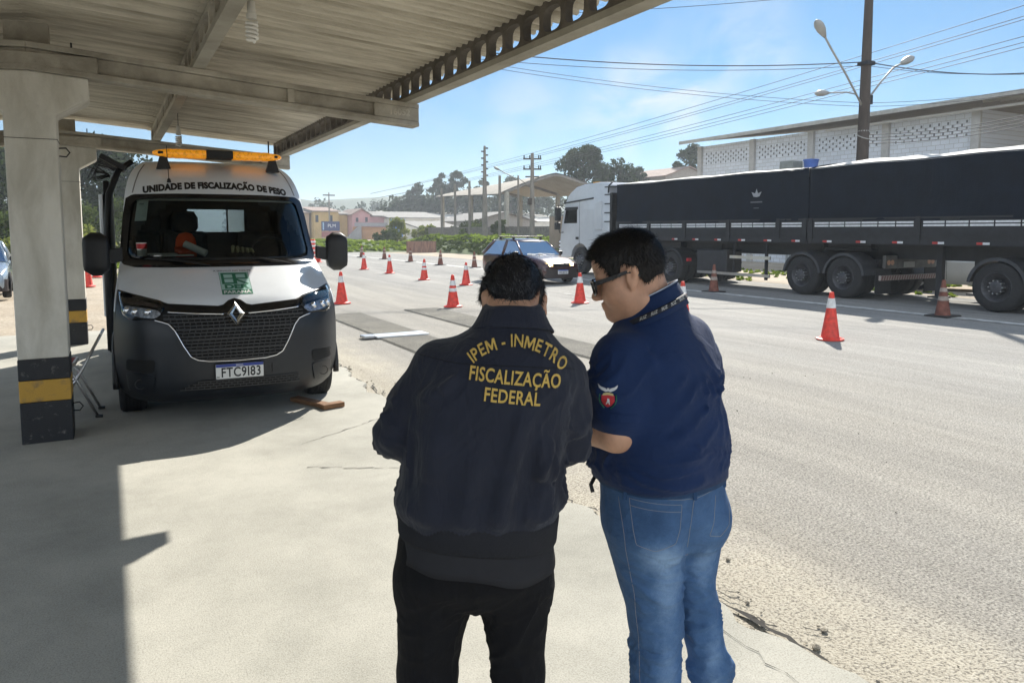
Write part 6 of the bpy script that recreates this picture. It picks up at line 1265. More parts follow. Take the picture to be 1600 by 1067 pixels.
def hair_strands(VF, n, length, crown, width=.0011, lift=.35, seed=1, down=(0, 0, -1), jit=.5):
    """short flat hairs standing on the hair cap, combed away from the crown"""
    V_, F_ = VF; g = np.random.default_rng(seed); a, b, c, d = (V_[F_[:, i]] for i in range(4)); nr = np.cross(c - a, d - b); ar = np.linalg.norm(nr, axis=1); nr /= ar[:, None] + 1e-12
    i = g.choice(len(F_), n, p=ar / ar.sum()); u, w = g.random((2, n, 1)); p = (a[i] * (1 - u) + b[i] * u) * (1 - w) + (d[i] * (1 - u) + c[i] * u) * w; N_ = nr[i]
    cen = V_.mean(0); N_ = np.where(((p - cen) * N_).sum(1)[:, None] < 0, -N_, N_)
    f = p - np.asarray(crown); f += np.asarray(down) * .05; f -= N_ * (f * N_).sum(1)[:, None]; f /= np.linalg.norm(f, axis=1)[:, None] + 1e-9
    f = f + g.normal(size=(n, 3)) * jit * .5; L_ = length * g.uniform(.5, 1.15, (n, 1)); pts = [p - N_ * .002, p + f * L_ * .5 + N_ * L_ * lift * .55, p + f * L_ + N_ * L_ * lift * g.uniform(.2, 1, (n, 1))]
    sd = np.cross(f, N_); sd /= np.linalg.norm(sd, axis=1)[:, None] + 1e-9; wv = [width, width * .8, width * .15]; vs = np.stack([q + sd * s * k for q, k in zip(pts, wv) for s in (-1, 1)], 1).reshape(-1, 3); o = np.arange(n)[:, None] * 6
    fs = np.concatenate([o + [0, 1, 3, 2], o + [2, 3, 5, 4]]); return vs, fs
def cloth(VF, fields, seed=0):
    """sharp creases on a cloth surface: fields are (direction of the creases, length, width, depth, mask)"""
    V_, F_ = VF; a, b, c, d = (V_[F_[:, i]] for i in range(4)); fn = np.cross(c - a, d - b); N_ = np.zeros_like(V_)
    for i in range(4):
        for k in range(3): N_[:, k] += np.bincount(F_[:, i], fn[:, k], len(V_))
    N_ /= np.linalg.norm(N_, axis=1)[:, None] + 1e-12; D_ = np.zeros(len(V_))
    for q, (dr, ln, wd, dp, mask) in enumerate(fields):
        t = Vector(dr).normalized(); u = t.orthogonal().normalized(); w = t.cross(u); t_, u_, w_ = (V_ @ np.array(x) for x in (t, u, w)); m = mask(V_[:, 0], V_[:, 1], V_[:, 2])
        for i in np.nonzero(m > .02)[0]:
            p = Vector((t_[i] / ln, u_[i] / wd, w_[i] / wd)); p.x += 31 * q + seed; n_ = noise.noise(p * .5 + Vector((3, 5, 7))) ; p.y += n_ * 1.3; r = 1 - abs(noise.noise(p)) * 2.0; g = min(1, max(0, noise.noise(p * .33 + Vector((9, 1, 4))) * 2.2 + .45))
            D_[i] += dp * m[i] * (max(0, r) ** 2.0 * g - .12)
    return V_ + N_ * D_[:, None], F_
def ring_band(name, secs, m, parent, rib=0, n=120, th=.006, wav=None, smooth=True):
    """cloth band through cross sections (z, cx, cy, a, b, heading, tilt_x, tilt_y)"""
    mb = MB(); R = []
    def sec(q, inn):
        o = []
        for i in range(n):
            t = 2 * pi * i / n; e = 2 / 2.4; u = (q[3] - inn) * math.copysign(abs(cos(t)) ** e, cos(t)); v = (q[4] - inn) * math.copysign(abs(sin(t)) ** e, sin(t))
            if rib: k = 1 + rib * (i % 2) ; u *= k; v *= k
            h = radians(q[5]); x = u * cos(h) - v * sin(h); y = u * sin(h) + v * cos(h); o.append((q[1] + x, q[2] + y, q[0] + q[6] * x + q[7] * y + (wav(t) if wav else 0)))
        return o
    for q in secs: R.append(sec(q, 0))
    for q in reversed(secs): R.append(sec(q, th))
    mb.loft(R, ring_closed=True, cap=False); return obj(name, mb, m, parent, smooth='all' if smooth else False)
def skin_mat(name, col):
    m = mat(name, col, .5, var=.12, scale=28, bump=.12, bscale=420, spec=.4); b = m.node_tree.nodes['Principled BSDF']; b.inputs['Subsurface Weight'].default_value = .12; b.inputs['Subsurface Radius'].default_value = (.012, .005, .003); return m
M_['skin'] = skin_mat('tan_skin', (.52, .30, .20)); M_['skin2'] = skin_mat('brown_skin', (.52, .295, .195))
M_['hair'] = mat('black_hair', (.014, .012, .011), .55, var=.85, scale=240, spec=.3); M_['hairgrey'] = mat('greying_hair', (.011, .011, .013), .42, var=0, col2=(.13, .13, .14), scale=420, t=(.54, .74), spec=.3)
M_['jacket'] = mat('navy_jacket_cloth', (.0165, .0195, .033), .75, var=.12, scale=4, bump=.25, bscale=900, spec=.25, sheen=.1, bump2=(16, .35, (1, 1, .4), .15)); M_['band'] = mat('jacket_band', (.009, .010, .015), .85, var=.1, scale=30, bump=.2)
M_['tee'] = mat('charcoal_shirt', (.030, .030, .034), .9, var=.12, scale=5, bump=.25, bscale=500, spec=.2); M_['blackpants'] = mat('black_trousers', (.0075, .0075, .009), .85, var=.2, scale=3, bump=.25, bscale=700, spec=.2, bump2=(14, .35, (1, 1, .4), .2))
M_['polo'] = mat('navy_polo_pique', (.0070, .0235, .084), .75, var=.1, scale=5, bump=.3, bscale=800, spec=.25, sheen=.06, bump2=(13, .35, (.45, 1, 1), -.6)); M_['yellow'] = mat('yellow_embroidery', (.72, .49, .12), .6, var=.12, scale=90, bump=.5, bscale=500)
M_['shoe'] = mat('dark_leather', (.02, .018, .016), .4, var=.2)
def shoe(name, x, y, hd, parent):
    v = Vol((x - .2, y - .25, -.01), (x + .2, y + .25, .14), .006); h = radians(hd); f = lambda a, b: (x - b * sin(h) + a * cos(h), y + b * cos(h) + a * sin(h))
    v.cone((*f(0, -.06), .045), (*f(0, .12), .038), .045, .040, .03).cone((*f(0, -.05), .06), (*f(0, .02), .08), .05, .045, .03).ell((*f(0, .13), .034), (.047, .075, .036), .03, np.array(Matrix.Rotation(h, 3, 'Z')))
    v.put(lambda a, b, c: c - .0 + 0 * a + 0 * b, (x - .3, y - .3, -.1), (x + .3, y + .3, .2), .004, 'cut'); return np_obj(name, v.mesh(2), M_['shoe'], parent)
# ================================================================= man in the navy jacket, seen from behind, bending his head
p1 = thing('person', 'man seen from behind in a navy jacket with yellow lettering and black trousers', 'person', (.846, 1.726, .022), radians(-28.49))
TR1 = [(.84, -.015, 0, .190, .145, 0), (.93, -.010, 0, .198, .150, 0), (1.02, -.006, 0, .203, .160, 0), (1.12, .004, -.004, .203, .163, 0), (1.22, .022, -.01, .203, .160, 0), (1.30, .042, -.012, .196, .150, 0), (1.36, .054, -.010, .168, .132, 0), (1.41, .064, -.002, .130, .110, 0), (1.45, .074, .006, .092, .085, 0), (1.505, .082, .014, .070, .066, 0)]
HM1 = frame_of((.084, .080, 1.494), 13, 45, 2)
b = Vol((-.42, -.30, -.01), (.42, .52, 1.70), .006)
b.trunk([(q[0], q[1], q[2], q[3] * .80, q[4] * .80, q[5]) for q in TR1], .03)
b.cone((.078, .006, 1.44), (.082, .052, 1.53), .064, .060, .03)
head(b, HM1, 1.06)
for s, sh, el, wr in ((-1, (-.118, .0, 1.33), (-.222, -.015, 1.165), (-.075, .215, 1.155)), (1, (.212, .012, 1.30), (.222, .0, 1.145), (.135, .235, 1.16))):
    b.chain([sh, el], [.058, .044], .03).chain([el, wr], [.044, .028], .02)
    d = Vector((.5 if s < 0 else -.55, .75, .05)); hand(b, wr, d, (0, -.25, 1), -s * 1.0, .42)
for x, kx, ax_ in ((-.108, -.154, -.165), (.085, .098, .108)): b.chain([(x, 0, .86), (kx, .012, .48), (ax_, -.015, .10)], [.095, .058, .045], .03); b.chain([(ax_, -.03, .05), (ax_, .10, .03)], [.04, .03], .03)
b.trunk([(.80, -.012, 0, .15, .11, 0), (.86, -.012, 0, .165, .12, 0), (.92, -.01, 0, .165, .12, 0)], .04)
BV1 = b.mesh(2); np_obj('body', BV1, M_['skin'], p1)
# jacket
j = Vol((-.36, -.25, .86), (.36, .34, 1.56), .0065)
J1 = [(q[0], q[1], q[2], q[3] + .006, q[4] + .006, q[5]) for q in TR1 if q[0] > .9]; J1[0] = (.945, -.009, 0, .204, .158, 0)
j.trunk(J1, .03, 2.5)
for sh, el, wr in (((-.110, .0, 1.328), (-.220, -.015, 1.168), (-.105, .17, 1.15)), ((.205, .012, 1.296), (.222, .0, 1.145), (.155, .20, 1.155))):
    j.chain([sh, [(a + c) / 2 for a, c in zip(sh, el)], el], [.078, .071, .060], .028); j.chain([el, wr], [.060, .046], .02)
j.ell((-.06, 0, 1.368), (.085, .09, .04), .05); j.ell((.165, .01, 1.338), (.075, .09, .04), .05)
def dj(x, y, z): return 0 * x + 0 * y + .010 * np.exp(-((z - 1.0) / .04) ** 2)      # the cloth blouses over the waistband
j.put(dj, (-.3, -.25, .9), (.3, .3, 1.12), 0, 'bump')
yb = -.155
for k in range(15):                                                    # gathers above the band
    x = -.175 + k * .0245 + rnd.uniform(-.006, .006); j.fold([(x, yb + .10 * (x / .2) ** 2 * 1.0, .945), (x + rnd.uniform(-.01, .012), yb + .10 * (x / .2) ** 2, rnd.uniform(1.0, 1.09))], .0095, rnd.uniform(.0035, .008))
AMP = 2.3
for pts, w_, a_ in (([(.115, -.175, 1.26), (.075, -.178, 1.12), (.045, -.17, .97)], .020, .012), ([(.155, -.16, 1.20), (.16, -.15, 1.08), (.14, -.14, .98)], .022, .010), ([(.0, -.175, 1.16), (-.03, -.172, 1.05), (-.04, -.165, .97)], .024, .008), ([(-.10, -.15, 1.22), (-.12, -.15, 1.08), (-.13, -.14, .97)], .026, .010),
                    ([(-.15, -.09, 1.27), (-.10, -.15, 1.31), (-.05, -.16, 1.36)], .018, .008), ([(-.165, -.07, 1.22), (-.13, -.13, 1.20)], .014, .008), ([(.22, -.08, 1.27), (.19, -.13, 1.30)], .016, .009), ([(.225, -.06, 1.21), (.195, -.11, 1.17), (.17, -.13, 1.1)], .016, .010),
                    ([(-.26, -.05, 1.24), (-.22, -.075, 1.20), (-.17, -.06, 1.19)], .013, .008), ([(-.275, -.03, 1.19), (-.235, -.072, 1.16), (-.18, -.05, 1.16)], .012, .009), ([(-.262, -.05, 1.30), (-.215, -.08, 1.26)], .015, .006), ([(.285, -.02, 1.22), (.25, -.06, 1.19), (.2, -.06, 1.2)], .013, .008), ([(.275, -.02, 1.17), (.24, -.055, 1.14)], .012, .008), ([(.09, -.16, 1.44), (.15, -.13, 1.40), (.2, -.1, 1.37)], .02, .004)): j.fold(pts, w_, a_ * AMP)
for pts, w_, a_ in (([(-.105, -.105, 1.395), (-.15, -.115, 1.33), (-.172, -.10, 1.25)], .008, -.006), ([(.215, -.09, 1.385), (.232, -.10, 1.32), (.222, -.085, 1.24)], .008, -.006), ([(.09, -.18, 1.2), (.06, -.18, 1.05)], .012, -.006), ([(-.16, -.12, 1.2), (-.175, -.11, 1.05)], .014, -.006)): j.fold(pts, w_, a_)
zm = lambda a, b_: (lambda x, y, z: np.clip((b_ - z) / .08, 0, 1) * np.clip((z - a) / .04, 0, 1) * (np.abs(x - .01) < .24))
JV = cloth(j.mesh(2), [((.12, 0, 1), .24, .05, .019, lambda x, y, z: np.clip((1.30 - z) / .16, 0, 1) * np.clip((z - .975) / .03, 0, 1) * (np.abs(x - .02) < .20)), ((.6, 0, .8), .16, .05, .005, lambda x, y, z: np.clip((z - 1.1) / .15, 0, 1) * np.clip((1.40 - z) / .05, 0, 1)), ((1, .6, -.25), .11, .042, .013, lambda x, y, z: np.clip((np.abs(x - .01) - .185) / .03, 0, 1) * np.clip((1.34 - z) / .05, 0, 1))], 3); jk = np_obj('jacket', JV, M_['jacket'], p1); JB = bvh(JV)
T1 = -.07
ring_band('waistband', [(.975, -.009, 0, .210, .166, 0, T1, 0), (.965, -.009, 0, .2115, .167, 0, T1, 0), (.935, -.010, 0, .209, .164, 0, T1, 0), (.905, -.011, 0, .2075, .161, 0, T1, 0), (.898, -.011, 0, .204, .157, 0, T1, 0)], M_['band'], jk, rib=.010, n=280)
ring_band('collar', [(1.434, .081, .012, .109, .100, 0, -.02, -.24), (1.437, .081, .012, .109, .101, 0, -.02, -.24), (1.456, .082, .013, .096, .092, 0, -.02, -.27), (1.476, .083, .016, .086, .085, 0, -.02, -.29), (1.486, .084, .018, .082, .082, 0, -.02, -.30)], M_['jacket'], jk, n=80, th=.007)
for el, wr in (((-.220, -.015, 1.168), (-.105, .17, 1.15)), ((.222, .0, 1.145), (.155, .20, 1.155))):
    d = (Vector(wr) - Vector(el)).normalized(); obj('cuff', MB().tube([Vector(wr) - d * .0, Vector(wr) + d * .045, Vector(wr) + d * .05], [.047, .044, .038], 28), M_['band'], jk, smooth='all')
obj('yoke_seam', thread(JB, [(-.155, 1.385), (-.05, 1.375), (.08, 1.372), (.2, 1.362), (.238, 1.35)], .0014), M_['band'], jk)
# embroidered lettering on the back
def glyph_m(w=.74, h=.35, s=.125):
    P = [(0, -h), (0, h), (s * 1.3, h), (w / 2, -.02), (w - s * 1.3, h), (w, h), (w, -h), (w - s, -h), (w - s, h * .42), (w / 2 + .05, -h * .72), (w / 2 - .05, -h * .72), (s, h * .42), (s, -h)]
    bm = bmesh.new(); f = bm.faces.new([bm.verts.new((*p, 0)) for p in P]); bmesh.ops.triangulate(bm, faces=[f]); bm.verts.index_update(); r = [(v.co.x, v.co.y) for v in bm.verts], [[v.index for v in q.verts] for q in bm.faces]; bm.free(); return r
def arc_text(txt, R, w, hgt):
    vs = []; fs = []; adv = []; tot = 0
    for ch in txt:
        if ch == ' ': adv.append((None, .30)); continue
        a, f = glyph_m() if ch == 'M' else text_mesh(ch, 1, .012); x0 = min(p[0] for p in a); x1 = max(p[0] for p in a); adv.append(((a, f, x0, x1), x1 - x0 + .13))
    tot = sum(q[1] for q in adv); k = w / tot; pos = -tot / 2
    for g, ad in adv:
        if g:
            a, f, x0, x1 = g; t = (pos + ad / 2) * k / R; o = len(vs)
            for px_, py_ in a: lx = (px_ - (x0 + x1) / 2) * k * 1.0; ly = py_ * hgt / .70; vs.append((lx * cos(t) + (R + ly) * sin(t), -lx * sin(t) + (R + ly) * cos(t) - R))
            fs += [[i + o for i in q] for q in f]
        pos += ad
    return vs, fs
def flat_line(txt, w, h):
    vs, fs = text_mesh(txt, 1, .018, spacing=1.06); x0 = min(p[0] for p in vs); x1 = max(p[0] for p in vs); k = w / (x1 - x0); return [((a - (x0 + x1) / 2) * k, b * h / .70) for a, b in vs], fs
TILT = radians(-6.3)
def place(vf, du, dv, off=.003): return decal(JB, [(.088 + (a + du) * cos(TILT) - (b_ + dv) * sin(TILT), 1.343 + (a + du) * sin(TILT) + (b_ + dv) * cos(TILT)) for a, b_ in vf[0]], vf[1], off)
for nm, vf, du, dv in (('lettering_arc', arc_text('IPEM - INMETRO', .155, .268, .027), .003, .084), ('lettering_middle', flat_line('FISCALIZAÇÃO', .222, .031), 0, 0), ('lettering_lower', flat_line('FEDERAL', .135, .031), -.002, -.044)):
    o_ = obj(nm, place(vf, du, dv), M_['yellow'], jk, fixn=False); sd_ = o_.modifiers.new('thick', 'SOLIDIFY'); sd_.thickness = .0016; sd_.offset = 0
# shirt tail, trousers, shoes
ring_band('shirt', [(.935, -.010, 0, .198, .152, 0, -.07, 0), (.90, -.010, 0, .199, .155, 0, -.07, 0), (.865, -.009, -.002, .2005, .157, 0, -.075, 0), (.842, -.008, -.003, .203, .160, 0, -.08, 0)], M_['tee'], p1, n=100, wav=lambda t: .006 * sin(3 * t + 1) + .004 * sin(7 * t) - .012 * max(0, -sin(t)))
t_ = Vol((-.32, -.25, .05), (.30, .25, .96), .0075)
t_.trunk([(.715, -.03, 0, .11, .075, 0), (.75, -.026, 0, .165, .115, 0), (.80, -.022, 0, .197, .145, 0), (.86, -.016, 0, .192, .148, 0), (.94, -.01, 0, .186, .142, 0)], .03, 2.3)
t_.chain([(-.116, 0, .86), (-.130, .002, .76), (-.154, .012, .50), (-.165, -.012, .09)], [.106, .102, .076, .068], .03); t_.chain([(.082, 0, .86), (.088, .002, .76), (.098, .012, .50), (.108, -.012, .09)], [.098, .095, .068, .064], .03)
for pts, w_, a_ in (([(-.15, -.11, .70), (-.15, -.09, .55), (-.155, -.08, .40)], .02, .010), ([(.02, -.11, .70), (.06, -.1, .60), (.12, -.07, .54)], .018, .009), ([(.05, -.11, .62), (.10, -.09, .54), (.14, -.06, .50)], .016, .008), ([(-.06, -.11, .74), (-.1, -.11, .66), (-.15, -.1, .60)], .02, .007), ([(-.2, -.08, .52), (-.14, -.09, .47), (-.08, -.07, .48)], .015, .008), ([(.03, -.08, .47), (.09, -.08, .44), (.14, -.06, .46)], .015, .008), ([(-.03, -.15, .83), (-.028, -.135, .72)], .012, -.012)): t_.fold(pts, w_, a_)
np_obj('trousers', cloth(t_.mesh(2), [((.15, 0, 1), .30, .06, .009, lambda x, y, z: np.clip((.80 - z) / .1, 0, 1)), ((1, 0, .6), .16, .05, .005, lambda x, y, z: np.clip((.85 - z) / .1, 0, 1))], 2), M_['blackpants'], p1); shoe('shoe', -.165, .02, 8, p1); shoe('shoe', .108, .02, -8, p1)
# hair of the first man
def hair_cap(M, keep, grow=.010, res=.005, lumps=.004, seed=0, front=.0, nape=None):
    c = np.array(M.translation); v = Vol(c - .17, c + .17, res); R = np.array(M.to_3x3()); P = lambda *p: np.array(M @ Vector(p))
    v.ell(P(0, -.010, .042), (.076 + grow, .098 + grow, .088 + grow), .02, R); v.ell(P(0, .048, .058), (.066 + grow, .043 + grow + front, .060 + grow), .03, R)
    if nape: v.cone(*nape, .02)
    g = np.random.default_rng(seed); K = g.normal(size=(9, 3)) * 60; ph = g.random(9) * 6
    x, y, z = [a.astype(float) for a in v.reg(c - 1, c + 1)[1]]; n = sum(np.sin(K[i, 0] * x + K[i, 1] * y + K[i, 2] * z + ph[i]) for i in range(9)) / 4
    lx = R[0, 0] * (x - c[0]) + R[1, 0] * (y - c[1]) + R[2, 0] * (z - c[2]); ly = R[0, 1] * (x - c[0]) + R[1, 1] * (y - c[1]) + R[2, 1] * (z - c[2]); lz = R[0, 2] * (x - c[0]) + R[1, 2] * (y - c[1]) + R[2, 2] * (z - c[2])
    D = v.D - lumps * n; kk = keep(lx, ly, lz, x + 0 * lx, y + 0 * lx, z + 0 * lx) + .0013 * n; v.D = np.maximum(D, kk).astype(np.float32); return v.mesh(1)
def keep1(x, y, z, wx, wy, wz):   # negative where hair grows: above a line from forehead over the ears to the nape
    zh = np.interp(np.clip(y, -.12, .12), [-.12, -.03, -.022, -.005, .012, .03, .06, .10], [-.25, -.20, .02, .040, .052, .05, .06, .085]); return np.maximum((zh - z) * .7, np.where(wy < .06, 1.490 + 1.2 * np.abs(wx - .084) ** 2 * 10 - wz, -1))
HV = hair_cap(HM1, keep1, .008, lumps=.0022, seed=4, nape=((.080, .028, 1.475), (.083, .062, 1.535), .0665, .072)); hr = np_obj('hair', HV, M_['hairgrey'], p1)
vs, fs = hair_strands(HV, 9000, .016, HM1 @ Vector((0, -.03, .13)), .0009, .18, 2, down=np.array(HM1.to_3x3() @ Vector((0, -.2, -1))), jit=.6); np_obj('hair_strands', (vs, fs), M_['hairgrey'], hr, False)
vs, fs = hair_strands(HV, 900, .016, HM1 @ Vector((0, -.03, .13)), .0008, .28, 12, down=np.array(HM1.to_3x3() @ Vector((0, -.2, -1))), jit=.6); np_obj('grey_strands', (vs, fs), mat('grey_hair', (.16, .16, .17), .5, var=.3), hr, False)
# ================================================================= man in the polo shirt, turned to the left
p2 = thing('person', 'man in profile with sunglasses, navy polo shirt and faded blue jeans', 'person', (1.436, 1.724, .022), radians(-28.49))
PH = 40
TR2 = [(.965, .008, .0, .196, .174, PH), (1.00, .004, .002, .200, .182, PH), (1.08, .000, .004, .202, .184, PH), (1.16, -.004, .0, .196, .170, PH), (1.25, -.008, -.004, .190, .152, PH), (1.31, -.010, -.004, .188, .142, PH), (1.37, -.012, .0, .158, .120, PH), (1.43, -.016, .006, .112, .094, PH), (1.485, -.018, .012, .085, .078, PH + 6)]
HM2 = frame_of((-.092, .0, 1.562), 78, 17, 0)
b = Vol((-.52, -.36, -.01), (.36, .44, 1.74), .0055)
b.trunk([(q[0], q[1], q[2], q[3] * .86, q[4] * .86, q[5]) for q in TR2], .03)
b.cone((-.018, .008, 1.43), (-.050, .004, 1.545), .072, .064, .03); b.cone((-.05, .01, 1.45), (-.105, .012, 1.50), .045, .04, .03)
head(b, HM2, 1.12)
LS, LE, LW = (-.136, -.115, 1.330), (-.146, -.142, 1.132), (-.33, .03, 1.135); RS, RE, RW = (.095, .105, 1.345), (.03, .235, 1.14), (-.16, .25, 1.15)
b.chain([LS, LE], [.064, .050], .03); b.chain([LE, [(a + c) / 2 for a, c in zip(LE, LW)], LW], [.057, .052, .032], .02); b.chain([RS, RE], [.058, .048], .03); b.chain([RE, RW], [.048, .030], .02)
hand(b, LW, (-.65, .75, .1), (-.3, -.2, 1), -1, .4); hand(b, RW, (-.95, .2, .05), (0, .2, 1), 1, .4)
LEGS2 = (([(-.045, -.05, .84), (-.006, -.035, .53), (-.002, -.055, .32), (.004, -.065, .09)], [.128, .079, .066, .055]), ([(.112, .05, .84), (.130, .06, .57), (.186, .035, .33), (.206, .02, .09)], [.116, .067, .060, .052]))
for pts, rs in LEGS2: b.chain(pts, [r * .72 for r in rs], .03); q = pts[-1]; b.chain([(q[0], q[1], .06), (q[0] - .06, q[1] + .08, .03)], [.042, .03], .03)
b.trunk([(.76, .02, 0, .15, .12, PH), (.86, .02, 0, .17, .14, PH), (.95, .012, 0, .175, .15, PH)], .04)
BV2 = b.mesh(2); np_obj('body', BV2, M_['skin2'], p2)
# polo shirt
s_ = Vol((-.34, -.34, .93), (.36, .36, 1.55), .0065)
s_.trunk([(q[0] + (.0 if i else .012), q[1], q[2], q[3] + .008, q[4] + .008, q[5]) for i, q in enumerate(TR2)], .03, 2.35)
s_.chain([LS, (LS[0] - .002, LS[1] - .012, 1.25), (LE[0] + .006, LE[1] + .004, 1.185)], [.080, .082, .080], .03); s_.chain([RS, tuple(lerp(a, c, .7) for a, c in zip(RS, RE))], [.076, .070], .06)
s_.ell((.112, .06, 1.28), (.06, .06, .10), .06)
s_.ell((-.10, -.08, 1.355), (.07, .07, .045), .05); s_.ell((.085, .09, 1.385), (.07, .07, .045), .05)
s_.put(lambda x, y, z: (z - (1.175 + (x - LE[0]) * -.30 - .03)) + 0 * y, (-.26, -.30, 1.02), (-.05, -.155, 1.2), .004, 'bump') if False else None
for pts, w_, a_ in (([(-.06, -.17, 1.36), (-.035, -.165, 1.27), (-.05, -.16, 1.20)], .012, .010), ([(-.095, -.16, 1.345), (-.07, -.17, 1.25), (-.075, -.17, 1.19)], .010, .008), ([(-.03, -.17, 1.22), (.02, -.175, 1.27), (.07, -.16, 1.31)], .012, .008), ([(-.03, -.18, 1.16), (.04, -.185, 1.215), (.12, -.13, 1.30)], .014, .010), ([(-.04, -.19, 1.10), (.05, -.20, 1.14), (.14, -.13, 1.22)], .016, .010), ([(.02, -.2, 1.05), (.1, -.18, 1.10), (.17, -.1, 1.16)], .016, .009), ([(-.1, -.17, 1.06), (-.0, -.205, 1.035), (.12, -.17, 1.07)], .016, .008), ([(.145, -.10, 1.34), (.135, -.13, 1.25), (.11, -.15, 1.17)], .013, .008), ([(.165, -.06, 1.28), (.175, -.08, 1.18), (.17, -.1, 1.1)], .014, .008), ([(.19, -.02, 1.18), (.20, -.06, 1.08)], .014, .009), ([(-.15, -.10, 1.0), (-.02, -.195, .985), (.12, -.16, 1.0)], .016, .010), ([(-.02, -.16, 1.40), (.03, -.15, 1.39)], .016, .004), ([(-.17, -.195, 1.30), (-.12, -.2, 1.24)], .012, .005), ([(-.19, -.18, 1.25), (-.14, -.21, 1.20)], .012, .005)): s_.fold(pts, w_, a_)
for pts, w_, a_ in (([(-.05, -.15, 1.40), (-.068, -.165, 1.33), (-.072, -.165, 1.25), (-.085, -.16, 1.17)], .007, -.006), ([(-.035, -.19, 1.13), (.05, -.195, 1.175), (.13, -.13, 1.26)], .010, -.006)): s_.fold(pts, w_, a_)
SV = cloth(s_.mesh(2), [((.75, .1, .55), .20, .052, .017, lambda x, y, z: np.clip((1.38 - z) / .12, 0, 1) * np.clip((z - .99) / .05, 0, 1)), ((1, .1, -.1), .18, .045, .013, lambda x, y, z: np.clip((1.12 - z) / .1, 0, 1) * np.clip((z - .965) / .03, 0, 1)), ((.15, .2, 1), .14, .045, .005, lambda x, y, z: np.clip((-.06 - x) / .03, 0, 1) * np.clip((1.38 - z) / .05, 0, 1) * np.clip((z - 1.19) / .03, 0, 1))], 8); po = np_obj('polo_shirt', SV, M_['polo'], p2); SB = bvh(SV)
obj('sleeve_hem', MB().tube([Vector(LE) + Vector((.006, .004, .06)), Vector(LE) + Vector((.005, .002, .040))], [.0815, .0805], 32, cap=False), M_['polo'], po, smooth='all')
ring_band('shirt_hem', [(1.005, .006, .0, .205, .183, PH, 0, 0), (.985, .006, .0, .206, .184, PH, 0, 0), (.968, .007, .0, .2055, .183, PH, 0, 0)], M_['polo'], po, n=100, th=.005, wav=lambda t: .004 * sin(3 * t))
ring_band('collar', [(1.432, -.032, .008, .122, .108, PH + 10, .44, -.10), (1.46, -.032, .008, .104, .096, PH + 10, .47, -.11), (1.492, -.034, .009, .088, .083, PH + 10, .50, -.12), (1.506, -.035, .010, .084, .080, PH + 10, .50, -.12)], M_['polo'], po, n=90, th=.007)
ring_band('collar_trim', [(1.5055, -.035, .010, .0855, .0815, PH + 10, .50, -.12), (1.510, -.035, .010, .0845, .0805, PH + 10, .50, -.12)], mat('pale_trim', (.30, .34, .42), .8), po, n=90, th=.006)
lan = ring_band('lanyard', [(1.448, -.032, .008, .1155, .104, PH + 10, .455, -.105), (1.464, -.032, .008, .1055, .098, PH + 10, .47, -.11)], mat('lanyard_ribbon', (.006, .008, .016), .6), p2, n=90, th=.004)
mb = MB(); vs0, fs0 = text_mesh('SUZ', .0115, 0)
for i in range(8):
    tt = radians(200 + i * 18.5); 
    def lan_pt(a, bq):
        t2 = tt + a / .105; e = 2 / 2.4; k = .5 + bq / .014; A = lerp(.1155, .1055, k) + .0012; Bq = lerp(.104, .098, k) + .0012; u = A * math.copysign(abs(cos(t2)) ** e, cos(t2)); v = Bq * math.copysign(abs(sin(t2)) ** e, sin(t2)); h = radians(PH + 10); x = u * cos(h) - v * sin(h); y = u * sin(h) + v * cos(h); return (-.032 + x, .008 + y, lerp(1.448, 1.464, k) + lerp(.455, .47, k) * x - .1075 * y)
    mb.add([lan_pt(a, bq) for a, bq in vs0], fs0)
obj('lanyard_lettering', mb, M_['whiteink'], lan, fixn=False)
# badge on the sleeve: bird over a red shield with green sprigs
def badge(P, m, nm, off): 
    Pd = dense(P, 40); c = (sum(p[0] for p in Pd) / 40, sum(p[1] for p in Pd) / 40); R = []
    for k in range(4): t = 1 - k / 3.02; R.append([onto(SB, -.180 + lerp(c[0], x, t), 1.252 + lerp(c[1], z, t), off) for x, z in Pd])
    return obj(nm, MB().loft(R, cap=False), m, po, fixn=False, smooth='all')
bw = mat('badge_white', (.55, .56, .58), .7); br_ = mat('badge_red', (.42, .02, .03), .7, var=.1); bgn = mat('badge_green', (.02, .13, .07), .7)
badge([(-.017, .002), (-.017, -.014), (-.010, -.027), (0, -.033), (.010, -.027), (.017, -.014), (.017, .002), (.0, .006)], br_, 'badge_shield', .0025)
badge([(-.015, .001), (-.013, .007), (.0, .010), (.013, .007), (.015, .001), (.0, .003)], mat('badge_gold', (.5, .42, .2), .7), 'badge_crest', .0032)
for s in (-1, 1): badge([(0, .013), (s * .006, .021), (s * .018, .025), (s * .026, .031), (s * .024, .022), (s * .017, .016), (s * .006, .011)], bw, 'badge_wing', .0028); obj('badge_sprig', MB().tube([onto(SB, -.180 + s * x, 1.252 + z, .0022) for x, z in ((.021, .004), (.0225, -.010), (.018, -.024), (.008, -.036))], .0017, 5), bgn, po, smooth='all')
badge([(-.0035, .014), (.0035, .014), (.003, .022), (-.003, .022)], bw, 'badge_bird', .0032)
badge([(-.002, -.006), (.003, -.007), (.004, -.016), (.006, -.025), (.003, -.024), (0, -.016), (-.003, -.025), (-.005, -.024), (-.003, -.014)], bw, 'badge_figure', .0035)
